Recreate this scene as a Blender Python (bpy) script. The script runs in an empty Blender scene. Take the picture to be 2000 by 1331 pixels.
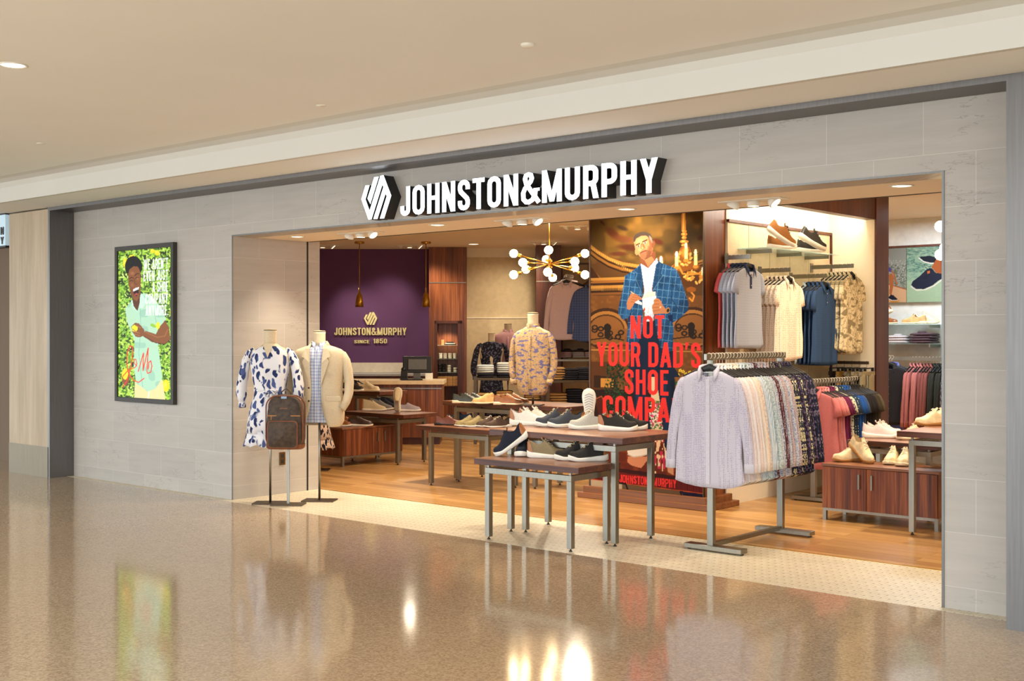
import bpy, math, random
import numpy as np
from mathutils import Vector, Matrix
PI = math.pi
R_ = math.radians
sc = bpy.context.scene
col = sc.collection
random.seed(4)

# ---------------------------------------------------------------- camera, world, big lights, exposure
FPX, CX, HZ = 2350.0, 1000.0, 653.0
YAW = math.atan2(FPX, 2682.0)
CAM = Vector((9.37, -6.737, 1.55))
FW = Vector((-math.sin(YAW), math.cos(YAW), 0.0))
RT = Vector((math.cos(YAW), math.sin(YAW), 0.0))
cam_data = bpy.data.cameras.new('camera')
cam_data.sensor_width = 36.0
cam_data.lens = FPX / 2000.0 * 36.0
cam_data.shift_y = -(665.5 - HZ) / 2000.0
cam_data.clip_end = 200
cam = bpy.data.objects.new('camera', cam_data)
cam.location = CAM
cam.rotation_euler = (PI / 2, 0, YAW)
col.objects.link(cam)
sc.camera = cam

vs = sc.view_settings
vs.view_transform = 'Standard'
vs.look = 'None'
vs.gamma = 1.0
vs.use_curve_mapping = False
vs.exposure = 0.0

world = bpy.data.worlds.new('world')
sc.world = world
world.use_nodes = True
world.node_tree.nodes['Background'].inputs[0].default_value = (0.82, 0.92, 1.0, 1)
world.node_tree.nodes['Background'].inputs[1].default_value = 3.7


def area(name, loc, size, power, colr, rot=(0, 0, 0), sy=None, spread=None):
    l = bpy.data.lights.new(name, 'AREA')
    l.energy = power
    l.color = colr
    l.size = size
    if sy:
        l.shape = 'RECTANGLE'
        l.size_y = sy
    if spread:
        l.spread = spread
    o = bpy.data.objects.new(name, l)
    o.location = loc
    o.rotation_euler = rot
    col.objects.link(o)
    return o


def spot(name, loc, target, power, colr, angle=60, blend=0.6, r=0.04):
    l = bpy.data.lights.new(name, 'SPOT')
    l.energy = power
    l.color = colr
    l.spot_size = R_(angle)
    l.spot_blend = blend
    l.shadow_soft_size = r
    o = bpy.data.objects.new(name, l)
    o.location = loc
    d = Vector(target) - Vector(loc)
    o.rotation_euler = d.to_track_quat('-Z', 'Y').to_euler()
    col.objects.link(o)
    return o


WARM = (1.0, 0.85, 0.64)
WARM2 = (1.0, 0.86, 0.68)
DAY = (0.86, 0.94, 1.0)
# broad area lamps out of view, added to light the concourse
for i, x in enumerate((-4.5, 1.5, 7.5, 13.5)):
    area('concourse_fill', (x, -7.5, 3.05), 3.0, 400, DAY, (R_(18), 0, 0), 3.0)
# wide spots without fixtures, added behind the soffit to brighten the shop
for (x, y, p) in ((3.0, 2.0, 280), (1.2, 1.9, 300), (4.9, 3.3, 240), (6.3, 2.4, 230), (0.8, 3.6, 320)):
    spot('shop_fill_spot', (x, y, 2.93), (x, y, 0), p, WARM, 130, 1.0, 0.06)

# ---------------------------------------------------------------- materials
MATS = {}


def srgb(c):
    return tuple((v / 255.0 / 12.92) if v / 255.0 <= 0.04045 else ((v / 255.0 + 0.055) / 1.055) ** 2.4 for v in c)


class NT:
    def __init__(self, name, rough=0.5, metal=0.0, spec=0.5):
        self.m = bpy.data.materials.new(name)
        self.m.use_nodes = True
        self.t = self.m.node_tree
        self.b = self.t.nodes['Principled BSDF']
        self.b.inputs['Roughness'].default_value = rough
        self.b.inputs['Metallic'].default_value = metal
        self.b.inputs['Specular IOR Level'].default_value = spec

    def n(self, typ, **kw):
        nd = self.t.nodes.new(typ)
        for k, v in kw.items():
            if k.startswith('i_'):
                key = k[2:].replace('_', ' ')
                nd.inputs[key].default_value = v
            else:
                setattr(nd, k, v)
        return nd

    def l(self, a, b):
        self.t.links.new(a, b)

    def base(self, c):
        self.b.inputs['Base Color'].default_value = (*c, 1)

    def obj(self, scale=(1, 1, 1), rot=(0, 0, 0), loc=(0, 0, 0)):
        tc = self.n('ShaderNodeTexCoord')
        mp = self.n('ShaderNodeMapping')
        mp.inputs['Scale'].default_value = scale
        mp.inputs['Rotation'].default_value = rot
        mp.inputs['Location'].default_value = loc
        self.l(tc.outputs['Object'], mp.inputs['Vector'])
        return mp.outputs['Vector']

    def ramp(self, fac, stops, interp='LINEAR'):
        r = self.n('ShaderNodeValToRGB')
        r.color_ramp.interpolation = interp
        e = r.color_ramp.elements
        while len(e) < len(stops):
            e.new(0.5)
        for i, (p, c) in enumerate(stops):
            e[i].position = p
            e[i].color = (*c, 1)
        self.l(fac, r.inputs[0])
        return r.outputs[0]

    def mix(self, fac, a, b, mode='MIX'):
        m = self.n('ShaderNodeMix', data_type='RGBA', blend_type=mode)
        if isinstance(fac, (int, float)):
            m.inputs[0].default_value = fac
        else:
            self.l(fac, m.inputs[0])
        for i, v in ((6, a), (7, b)):
            if isinstance(v, tuple):
                m.inputs[i].default_value = (*v, 1)
            else:
                self.l(v, m.inputs[i])
        return m.outputs[2]

    def math(self, op, a, b=None):
        m = self.n('ShaderNodeMath', operation=op)
        for i, v in ((0, a), (1, b)):
            if v is None:
                continue
            if isinstance(v, (int, float)):
                m.inputs[i].default_value = v
            else:
                self.l(v, m.inputs[i])
        return m.outputs[0]

    def noise(self, vec, scale, detail=3, rough=0.5):
        n = self.n('ShaderNodeTexNoise')
        n.inputs['Scale'].default_value = scale
        n.inputs['Detail'].default_value = detail
        n.inputs['Roughness'].default_value = rough
        self.l(vec, n.inputs['Vector'])
        return n.outputs[0]

    def voro(self, vec, scale, feature='F1', rnd=1.0):
        n = self.n('ShaderNodeTexVoronoi', feature=feature)
        n.inputs['Scale'].default_value = scale
        n.inputs['Randomness'].default_value = rnd
        self.l(vec, n.inputs['Vector'])
        return n

    def setc(self, sock):
        self.l(sock, self.b.inputs['Base Color'])
        return self

    def bump(self, h, strength=0.2, dist=0.01):
        b = self.n('ShaderNodeBump')
        b.inputs['Strength'].default_value = strength
        b.inputs['Distance'].default_value = dist
        self.l(h, b.inputs['Height'])
        self.l(b.outputs[0], self.b.inputs['Normal'])


def plain(name, rgb, rough=0.6, metal=0.0, spec=0.4, grain=0.0):
    if name in MATS:
        return MATS[name]
    t = NT(name, rough, metal, spec)
    amp = 0.012 if 'paint' in name else 0.08
    c = srgb(rgb)
    v = t.obj()
    n = t.noise(v, 14 if not grain else grain, 2)
    t.setc(t.ramp(n, [(0.3, tuple(k * (1 - amp) for k in c)), (0.7, tuple(min(1, k * (1 + amp * .7)) for k in c))]))
    MATS[name] = t.m
    return t.m


def emis(name, rgb, strength):
    if name in MATS:
        return MATS[name]
    t = NT(name)
    t.base(srgb(rgb))
    t.b.inputs['Emission Color'].default_value = (*srgb(rgb), 1)
    t.b.inputs['Emission Strength'].default_value = strength
    MATS[name] = t.m
    return t.m


def wood(name, dark, mid, light, axis='x', rough=0.35, freq=9, stripe=1.0):
    if name in MATS:
        return MATS[name]
    t = NT(name, rough, 0, 0.45)
    s = {'x': (0.6, freq, freq), 'y': (freq, 0.6, freq), 'z': (freq, freq, 0.6)}[axis]
    v = t.obj(s)
    n1 = t.noise(v, 1.3, 4, 0.6)
    s2 = {'x': (1.5, 70, 70), 'y': (70, 1.5, 70), 'z': (70, 70, 1.5)}[axis]
    v2 = t.obj(s2)
    n2 = t.noise(v2, 1.0, 3, 0.6)
    f = t.math('ADD', t.math('MULTIPLY', n1, 0.6), t.math('MULTIPLY', n2, 0.4 * stripe))
    t.setc(t.ramp(f, [(0.34, srgb(dark)), (0.5, srgb(mid)), (0.66, srgb(light))]))
    MATS[name] = t.m
    return t.m


def metal(name, rgb, rough=0.35):
    if name in MATS:
        return MATS[name]
    t = NT(name, rough, 1.0)
    v = t.obj((40, 40, 1))
    n = t.noise(v, 3, 3)
    c = srgb(rgb)
    t.setc(t.ramp(n, [(0.3, tuple(k * 0.85 for k in c)), (0.7, c)]))
    MATS[name] = t.m
    return t.m


# fabric patterns, all in the garment's own coordinates (x across, z down)
def fabric(name, kind, cols, scale=60, rough=0.85):
    if name in MATS:
        return MATS[name]
    t = NT(name, rough, 0, 0.2)
    c = [srgb(k) for k in cols]
    v = t.obj()
    if kind == 'plain':
        n = t.noise(v, 90, 3)
        out = t.ramp(n, [(0.3, tuple(k * 0.88 for k in c[0])), (0.7, c[0])])
    elif kind == 'dots':
        d = t.voro(v, scale, rnd=0.25)
        out = t.ramp(d.outputs['Distance'], [(0.28, c[1]), (0.34, c[0])])
    elif kind == 'rings':
        d = t.voro(v, scale, rnd=0.6)
        w = t.math('SINE', t.math('MULTIPLY', d.outputs['Distance'], 26.0))
        out = t.ramp(w, [(0.3, c[0]), (0.6, c[1])])
    elif kind == 'floral':
        vv = t.noise(v, scale * 0.8, 2)
        d = t.voro(v, scale, rnd=1.0)
        f = t.math('ADD', t.math('MULTIPLY', vv, 0.9), t.math('MULTIPLY', d.outputs['Distance'], 0.5))
        n2 = t.noise(v, scale * 0.33, 1)
        a = t.ramp(f, [(0.62, c[1]), (0.67, c[0])])
        if len(c) > 2:
            g = t.ramp(t.noise(v, scale * 1.7, 2), [(0.56, (0, 0, 0)), (0.6, (1, 1, 1))])
            a = t.mix(t.math('MULTIPLY', g, t.ramp(n2, [(0.45, (0, 0, 0)), (0.5, (1, 1, 1))])), a, c[2])
        out = a
    elif kind == 'leaves':
        dis = t.noise(t.obj((1, 1, 1)), 7, 2)
        comb = t.n('ShaderNodeVectorMath', operation='SCALE')
        comb.inputs['Scale'].default_value = 0.14
        nz = t.n('ShaderNodeTexNoise')
        nz.inputs['Scale'].default_value = 6
        t.l(v, nz.inputs['Vector'])
        t.l(nz.outputs[1], comb.inputs[0])
        ad = t.n('ShaderNodeVectorMath', operation='ADD')
        t.l(v, ad.inputs[0])
        t.l(comb.outputs[0], ad.inputs[1])
        mp = t.n('ShaderNodeMapping')
        mp.inputs['Scale'].default_value = (1.0, 1.0, 0.42)
        mp.inputs['Rotation'].default_value = (0, 0.6, 0)
        t.l(ad.outputs[0], mp.inputs[0])
        d = t.voro(mp.outputs[0], scale, rnd=1.0)
        patch = t.noise(v, scale * 0.22, 1)
        leaf = t.ramp(d.outputs['Distance'], [(0.44, (1, 1, 1)), (0.50, (0, 0, 0))])
        pm = t.ramp(patch, [(0.38, (0, 0, 0)), (0.42, (1, 1, 1))])
        shade = t.ramp(d.outputs['Color'], [(0.35, c[1]), (0.65, c[2] if len(c) > 2 else c[1])])
        out = t.mix(t.math('MULTIPLY', leaf, pm), c[0], shade)
    elif kind == 'paisley':
        nz = t.n('ShaderNodeTexNoise')
        nz.inputs['Scale'].default_value = scale
        nz.inputs['Detail'].default_value = 3
        t.l(v, nz.inputs['Vector'])
        w = t.math('SINE', t.math('MULTIPLY', nz.outputs[0], 30.0))
        a = t.ramp(w, [(0.35, c[0]), (0.7, c[1])])
        pm = t.ramp(t.noise(t.obj((1, 1, 2.2)), scale * 0.55, 1), [(0.56, (0, 0, 0)), (0.6, (1, 1, 1))])
        out = t.mix(pm, a, c[2])
    elif kind in ('check', 'grid', 'stripe', 'hstripe'):
        sx = t.n('ShaderNodeSeparateXYZ')
        t.l(v, sx.inputs[0])

        def band(sock, thr):
            f = t.math('FRACT', t.math('MULTIPLY', sock, scale))
            return t.math('LESS_THAN', f, thr)
        wd = 0.28 if kind == 'check' else 0.13
        if kind == 'stripe':
            out = t.mix(band(sx.outputs[0], 0.45), c[0], c[1])
        elif kind == 'hstripe':
            out = t.mix(band(sx.outputs[2], 0.4), c[0], c[1])
        else:
            a = band(sx.outputs[0], wd)
            b = band(sx.outputs[2], wd)
            if kind == 'check':
                out = t.mix(t.math('MULTIPLY', t.math('ADD', a, b), 0.5), c[0], c[1])
            else:
                out = t.mix(t.math('MAXIMUM', a, b), c[0], c[1])
            if len(c) > 2:
                f2 = t.math('FRACT', t.math('ADD', t.math('MULTIPLY', sx.outputs[0], scale * 0.5), 0.3))
                out = t.mix(t.math('LESS_THAN', f2, 0.06), out, c[2])
    t.setc(out)
    wv = t.noise(t.obj(), 220, 2)
    t.bump(wv, 0.15, 0.002)
    MATS[name] = t.m
    return t.m


STEEL = metal('brushed_steel', (150, 146, 134), 0.36)
BRONZE = metal('dark_bronze', (96, 82, 68), 0.45)
BRASS = metal('brass', (196, 150, 60), 0.28)
GREYMETAL = metal('grey_metal', (120, 118, 114), 0.38)
WALNUT_X = wood('walnut_long', (44, 20, 12), (84, 44, 28), (118, 70, 44), 'x')
WALNUT_TOP = wood('walnut_top', (96, 58, 38), (134, 88, 62), (160, 112, 82), 'x', 0.3)
WALNUT_Z = wood('walnut_upright', (66, 30, 14), (118, 62, 30), (162, 98, 54), 'z', 0.4)
ZEBRA_Z = wood('striped_walnut', (58, 25, 12), (112, 55, 27), (164, 98, 52), 'z', 0.35, 16)
MAHOG = wood('mahogany', (48, 20, 12), (82, 38, 22), (106, 54, 31), 'z', 0.4)
BLACK = plain('black_plastic', (22, 22, 24), 0.45)
DARK = plain('dark_paint', (45, 42, 40), 0.6)
WHITE = plain('white_paint', (232, 226, 212), 0.7)
CREAMP = plain('cream_paint', (234, 224, 202), 0.8)
LINEN = plain('linen', (218, 198, 164), 0.9, grain=160)


# ---------------------------------------------------------------- mesh helpers
class MB:
    def __init__(self):
        self.v = []
        self.f = []
        self.mi = []
        self.cm = 0

    def add(self, vs, fs):
        o = len(self.v)
        self.v += [tuple(p) for p in vs]
        for f in fs:
            self.f.append(tuple(i + o for i in f))
            self.mi.append(self.cm)
        return self

    def box(self, x0, y0, z0, x1, y1, z1):
        vs = [(x0, y0, z0), (x1, y0, z0), (x1, y1, z0), (x0, y1, z0), (x0, y0, z1), (x1, y0, z1), (x1, y1, z1), (x0, y1, z1)]
        return self.add(vs, [(0, 3, 2, 1), (4, 5, 6, 7), (0, 1, 5, 4), (1, 2, 6, 5), (2, 3, 7, 6), (3, 0, 4, 7)])

    def tube(self, pts, r, n=10, cap=True, sq=1.0):
        pts = [Vector(p) for p in pts]
        rs = r if isinstance(r, (list, tuple)) else [r] * len(pts)
        vs = []
        up = Vector((0, 0, 1))
        prev = None
        for i, p in enumerate(pts):
            d = (pts[min(i + 1, len(pts) - 1)] - pts[max(i - 1, 0)]).normalized()
            if prev is None:
                a = up.cross(d)
                if a.length < 0.05:
                    a = Vector((1, 0, 0)).cross(d)
            else:
                a = prev - d * prev.dot(d)
            a.normalize()
            prev = a
            b = d.cross(a)
            for k in range(n):
                t = 2 * PI * k / n
                vs.append(p + a * math.cos(t) * rs[i] + b * math.sin(t) * rs[i] * sq)
        fs = []
        for i in range(len(pts) - 1):
            for k in range(n):
                fs.append((i * n + k, i * n + (k + 1) % n, (i + 1) * n + (k + 1) % n, (i + 1) * n + k))
        if cap:
            fs.append(tuple(range(n))[::-1])
            fs.append(tuple((len(pts) - 1) * n + k for k in range(n)))
        return self.add(vs, fs)

    def lathe(self, prof, c=(0, 0, 0), n=24):
        vs = []
        fs = []
        for (r, z) in prof:
            for k in range(n):
                t = 2 * PI * k / n
                vs.append((c[0] + r * math.cos(t), c[1] + r * math.sin(t), c[2] + z))
        for i in range(len(prof) - 1):
            for k in range(n):
                fs.append((i * n + k, i * n + (k + 1) % n, (i + 1) * n + (k + 1) % n, (i + 1) * n + k))
        fs.append(tuple(range(n))[::-1])
        fs.append(tuple((len(prof) - 1) * n + k for k in range(n)))
        return self.add(vs, fs)

    def sphere(self, c, r, n=20, sx=1, sy=1, sz=1):
        prof = []
        m = n // 2
        vs = []
        for i in range(m + 1):
            a = -PI / 2 + PI * i / m
            for k in range(n):
                t = 2 * PI * k / n
                vs.append((c[0] + r * sx * math.cos(a) * math.cos(t), c[1] + r * sy * math.cos(a) * math.sin(t), c[2] + r * sz * math.sin(a)))
        fs = []
        for i in range(m):
            for k in range(n):
                fs.append((i * n + k, i * n + (k + 1) % n, (i + 1) * n + (k + 1) % n, (i + 1) * n + k))
        return self.add(vs, fs)

    def loops(self, rings, closed=True, cap0=False, cap1=False):
        n = len(rings[0])
        vs = [p for r in rings for p in r]
        fs = []
        for i in range(len(rings) - 1):
            for k in range(n if closed else n - 1):
                k2 = (k + 1) % n
                fs.append((i * n + k, i * n + k2, (i + 1) * n + k2, (i + 1) * n + k))
        if cap0:
            fs.append(tuple(range(n))[::-1])
        if cap1:
            fs.append(tuple((len(rings) - 1) * n + k for k in range(n)))
        return self.add(vs, fs)

    def prism(self, poly, y0, y1):
        """outline in x,z extruded between y0 and y1"""
        n = len(poly)
        vs = [(p[0], y0, p[1]) for p in poly] + [(p[0], y1, p[1]) for p in poly]
        fs = [tuple(range(n)), tuple(range(n, 2 * n))[::-1]]
        for k in range(n):
            fs.append((k, k + n, (k + 1) % n + n, (k + 1) % n))
        return self.add(vs, fs)

    def rot(self, ax, ang, c=(0, 0, 0), start=0):
        M = Matrix.Translation(c) @ Matrix.Rotation(ang, 4, ax) @ Matrix.Translation(-Vector(c))
        for i in range(start, len(self.v)):
            self.v[i] = tuple(M @ Vector(self.v[i]))
        return self

    def build(self, name, mat, parent=None, smooth=False, bevel=0, loc=None, solid=0, sub=0, segs=2):
        me = bpy.data.meshes.new(name)
        me.from_pydata(self.v, [], self.f)
        mats = mat if isinstance(mat, (list, tuple)) else [mat]
        for m in mats:
            me.materials.append(m)
        if len(mats) > 1:
            me.polygons.foreach_set('material_index', self.mi)
        if smooth:
            me.polygons.foreach_set('use_smooth', [True] * len(me.polygons))
        me.update()
        o = bpy.data.objects.new(name, me)
        col.objects.link(o)
        if parent is not None:
            o.parent = parent
        if loc is not None:
            o.location = loc
        if solid:
            s = o.modifiers.new('solid', 'SOLIDIFY')
            s.thickness = solid
            s.offset = 0
        if bevel:
            b = o.modifiers.new('bevel', 'BEVEL')
            b.width = bevel
            b.segments = segs
            b.limit_method = 'ANGLE'
            b.angle_limit = R_(40)
        if sub:
            s = o.modifiers.new('sub', 'SUBSURF')
            s.levels = s.render_levels = sub
        return o


def thing(name, label, cat, loc=(0, 0, 0), rz=0.0, group=None):
    o = bpy.data.objects.new(name, None)
    o.empty_display_size = 0.05
    col.objects.link(o)
    o.location = loc
    o.rotation_euler = (0, 0, rz)
    o['label'] = label
    o['category'] = cat
    if group:
        o['group'] = group
    return o


def tag(o, label, cat, group=None, kind=None):
    o['label'] = label
    o['category'] = cat
    if group:
        o['group'] = group
    if kind:
        o['kind'] = kind
    return o


def struct(o):
    o['kind'] = 'structure'
    return o


KIDS = {}


def dup(root, loc, rot, label=None, group=None):
    """copy a thing with its parts and sub-parts"""
    if root not in KIDS:
        ks = [c for c in col.objects if c.parent == root]
        KIDS[root] = [(c, [g for g in col.objects if g.parent == c]) for c in ks]
    r = root.copy()
    col.objects.link(r)
    r.location = loc
    r.rotation_euler = rot if isinstance(rot, (tuple, list)) else (0, 0, rot)
    r.scale = (1, 1, 1)
    if label:
        r['label'] = label
    if group:
        r['group'] = group
    parts = {}
    for c, gs in KIDS[root]:
        k = c.copy()
        col.objects.link(k)
        k.parent = r
        parts.setdefault(c.name.split('.')[0], []).append(k)
        for g in gs:
            d = g.copy()
            col.objects.link(d)
            d.parent = k
            parts.setdefault(g.name.split('.')[0], []).append(d)
    return r, parts


def paint(objs, m):
    for o in objs:
        if o.material_slots:
            o.material_slots[0].link = 'OBJECT'
            o.material_slots[0].material = m


def W(u, v, d):
    """a place d metres ahead of the photographer, seen at u, v of the 2000 x 1331 frame"""
    return CAM + d * (FW + (u - CX) / FPX * RT + Vector((0, 0, (HZ - v) / FPX)))


def G(u, v, z=0.0):
    """the spot on a level surface z"""
    r = FW + (u - CX) / FPX * RT + Vector((0, 0, (HZ - v) / FPX))
    return CAM + r * ((z - CAM.z) / r.z)


def PX(x, y, z):
    """artwork sample position of a wall point (vectorised)"""
    dx, dy, dz = x - CAM.x, y - CAM.y, z - CAM.z
    w = dx * FW.x + dy * FW.y
    return CX + FPX * (dx * RT.x + dy * RT.y) / w, HZ - FPX * dz / w


# ---------------------------------------------------------------- condensed lettering
def arc(cx, cy, r, a0, a1, n=6, ry=None):
    ry = ry or r
    return [(cx + r * math.cos(R_(a0 + (a1 - a0) * i / n)), cy + ry * math.sin(R_(a0 + (a1 - a0) * i / n))) for i in range(n + 1)]


def off(path, t, closed=False):
    """mitred strip of a centre line -> list of (left, right)"""
    n = len(path)
    out = []
    for i in range(n):
        p = Vector(path[i])
        a = Vector(path[i - 1]) if (i > 0 or closed) else None
        b = Vector(path[(i + 1) % n]) if (i < n - 1 or closed) else None
        d1 = (p - a).normalized() if a is not None else None
        d2 = (b - p).normalized() if b is not None else None
        if d1 is None:
            d1 = d2
        if d2 is None:
            d2 = d1
        m = (d1 + d2)
        m = m.normalized() if m.length > 1e-6 else d1
        nrm = Vector((-m.y, m.x))
        k = t / 2 / max(0.5, abs(nrm.dot(Vector((-d1.y, d1.x)))))
        out.append((tuple(p + nrm * k), tuple(p - nrm * k)))
    if closed:
        out.append(out[0])
    return out


T_ = 0.155


def glyph(ch):
    """(advance width, [strips]) on unit cap height"""
    t = T_
    h = t / 2
    S = []
    ln = lambda *p, c=False: S.append(off(list(p), t, c))
    bar = lambda x, y0=0, y1=1: S.append([((x - h, y0), (x + h, y0)), ((x - h, y1), (x + h, y1))])
    hb = lambda x0, x1, y, tt=None: S.append([((x0, y - (tt or t * .9) / 2), (x0, y + (tt or t * .9) / 2)), ((x1, y - (tt or t * .9) / 2), (x1, y + (tt or t * .9) / 2))])
    dg = lambda xa, ya, xb, yb, w=t * 1.06: S.append([((xa - w / 2, ya), (xa + w / 2, ya)), ((xb - w / 2, yb), (xb + w / 2, yb))])
    w = 0.46
    r = w / 2 - h
    if ch in 'O0':
        S.append(off(arc(w / 2, 1 - h - r, r, 0, 180) + arc(w / 2, h + r, r, 180, 360), t, True))
    elif ch == 'C':
        S.append(off([(w - h, .64)] + arc(w / 2, 1 - h - r, r, 0, 180) + arc(w / 2, h + r, r, 180, 360) + [(w - h, .36)], t))
    elif ch == 'G':
        S.append(off([(w - h, .68)] + arc(w / 2, 1 - h - r, r, 0, 180) + arc(w / 2, h + r, r, 180, 360) + [(w - h, .5)], t))
        hb(w / 2, w, .48)
    elif ch == 'U':
        S.append(off([(h, 1)] + arc(w / 2, h + r, r, 180, 360) + [(w - h, 1)], t))
    elif ch == 'J':
        w = .38
        r = w / 2 - h
        S.append(off([(w - h, 1)] + arc(w / 2, h + r, r, 0, -180) + [(h, .34)], t))
    elif ch == 'D':
        S.append(off([(h, h), (h, 1 - h)] + arc(w / 2, 1 - h - r, r, 90, 0) + arc(w / 2, h + r, r, 0, -90), t, True))
    elif ch in 'PR':
        w = .45
        r = .14
        S.append(off([(h, .45), (h, 1 - h)] + arc(w - h - r, 1 - h - r, r, 90, 0) + arc(w - h - r, .45 + r, r, 0, -90), t, True))
        bar(h)
        if ch == 'R':
            dg(w - h * 2.1, .47, w - h * .9, 0)
    elif ch == 'B':
        w = .46
        S.append(off([(h, h), (h, 1 - h), (w - .1, 1 - h), (w - h, .85), (w - h, .62), (w - .13, .52), (w - h, .42), (w - h, .15), (w - .1, h)], t, True))
        hb(h, w - .13, .52)
    elif ch == 'S':
        w = .43
        r = w / 2 - h
        S.append(off([(w - h, .68)] + arc(w / 2, 1 - h - r, r, 0, 180) + [(h, .70), (h + .03, .61), (w / 2, .5), (w - h - .03, .39), (w - h, .30)] + arc(w / 2, h + r, r, 0, -180) + [(h, .32)], t))
    elif ch == 'H':
        bar(h)
        bar(w - h)
        hb(h, w - h, .52)
    elif ch == 'N':
        w = .48
        bar(h)
        bar(w - h)
        dg(h, 1, w - h, 0, t * 1.1)
    elif ch == 'M':
        w = .62
        bar(h)
        bar(w - h)
        dg(h, 1, w / 2, 0.02, t * .95)
        dg(w - h, 1, w / 2, 0.02, t * .95)
    elif ch == 'W':
        w = .72
        for a, b in ((h, .2), (w / 2, .2 + .04), (w / 2, w - .24), (w - h, w - .2)):
            dg(a, 1, b, 0, t * .92)
    elif ch == 'T':
        w = .42
        bar(w / 2)
        hb(0, w, 1 - h * .9)
    elif ch == 'I':
        w = t
        bar(h)
    elif ch == 'E':
        w = .38
        bar(h)
        for y in (h * .9, .52, 1 - h * .9):
            hb(h, w if y != .52 else w - .04, y)
    elif ch == 'L':
        w = .36
        bar(h)
        hb(h, w, h * .9)
    elif ch == 'Y':
        w = .48
        bar(w / 2, 0, .42)
        dg(w / 2, .4, h, 1)
        dg(w / 2, .4, w - h, 1)
    elif ch == 'V':
        w = .48
        dg(w / 2, 0, h, 1)
        dg(w / 2, 0, w - h, 1)
    elif ch == 'A':
        w = .5
        dg(h * .9, 0, w / 2, 1)
        dg(w - h * .9, 0, w / 2, 1)
        hb(.13, w - .13, .26)
    elif ch == '&':
        w = .58
        S.append(off([(w - .0, .03), (.17, .64), (.13, .80), (.16, .90), (.24, .93), (.32, .90), (.35, .80), (.31, .70), (.13, .50), (.07, .36), (.08, .17), (.16, .08), (.26, .07), (.37, .13), (.45, .28), (.47, .42)], t * .92))
        hb(.40, .60, .44, t * .6)
    elif ch == '1':
        w = .28
        bar(w - h)
        S.append([((0, .78), (0, .68)), ((w - h, 1), (w - h, .86))])
    elif ch == '8':
        S.append(off(arc(w / 2, .74, .13, -90, 270, 14, .185)[:-1], t, True))
        S.append(off(arc(w / 2, .29, .15, -90, 270, 14, .215)[:-1], t, True))
    elif ch == '5':
        S.append(off([(w - .03, 1 - h), (h, 1 - h), (h, .55), (.2, .62), (w - h - .05, .58), (w - h, .46), (w - h, .2), (w - .13, h), (.15, h), (h, .2), (h, .3)], t))
    elif ch == '.':
        w = t
        bar(h, 0, t)
    elif ch == "'":
        w = t
        S.append([((0, 1), (t, 1)), ((0, .72), (t * .45, .72))])
    elif ch == ' ':
        w = .2
    return w, S


def layout(txt, gap=0.095):
    x = 0
    out = []
    for ch in txt:
        w, S = glyph(ch)
        for s in S:
            out.append([((a[0] + x, a[1]), (b[0] + x, b[1])) for a, b in s])
        x += w + gap
    return x - gap, out


def text_mesh(mb, txt, x0, x1, z0, z1, yf, yb):
    """raised letters between x0..x1, z0..z1; front face at yf, back at yb"""
    wd, S = layout(txt)
    sx = (x1 - x0) / wd
    sz = (z1 - z0)
    for k, s in enumerate(S):
        y = yf + 0.00012 * (k % 5)
        n = len(s)
        vs = []
        for a, b in s:
            for p in (a, b):
                X, Z = x0 + p[0] * sx, z0 + p[1] * sz
                vs += [(X, y, Z), (X, yb, Z)]
        # index: 4*i front-left, +1 back-left, +2 front-right, +3 back-right
        base_mi = mb.cm
        fr = []
        sd = []
        for i in range(n - 1):
            a, b = 4 * i, 4 * (i + 1)
            fr.append((a, a + 2, b + 2, b))
            sd += [(a, b, b + 1, a + 1), (a + 2, a + 3, b + 3, b + 2)]
        sd += [(0, 1, 3, 2), (4 * n - 4, 4 * n - 2, 4 * n - 1, 4 * n - 3)]
        o = len(mb.v)
        mb.v += vs
        for f in fr:
            mb.f.append(tuple(i + o for i in f))
            mb.mi.append(0)
        for f in sd:
            mb.f.append(tuple(i + o for i in f))
            mb.mi.append(1)
    return mb


MARK_A = [(240, 385), (345, 395), (240, 730), (345, 1020), (620, 195), (700, 191), (895, 709), (715, 1243), (608, 1238), (780, 709), (750, 646), (545, 1243), (440, 1233), (695, 481), (672, 414), (395, 1239), (315, 1237), (130, 715)]
MARK_B = [(465, 210), (580, 216), (365, 861), (290, 715)]


def mark_mesh(mb, x0, x1, z0, z1, yf, yb):
    """the hexagonal mark of slanted bars, raised"""
    for P in (MARK_A, MARK_B):
        pts = [(x0 + (p[0] - 130) / 765 * (x1 - x0), z1 - (p[1] - 191) / 1052 * (z1 - z0)) for p in P]
        n = len(pts)
        o = len(mb.v)
        mb.v += [(x, yf, z) for x, z in pts] + [(x, yb, z) for x, z in pts]
        mb.f.append(tuple(range(o, o + n)))
        mb.mi.append(0)
        for k in range(n):
            mb.f.append((o + k, o + (k + 1) % n, o + n + (k + 1) % n, o + n + k))
            mb.mi.append(1)
    return mb

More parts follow.
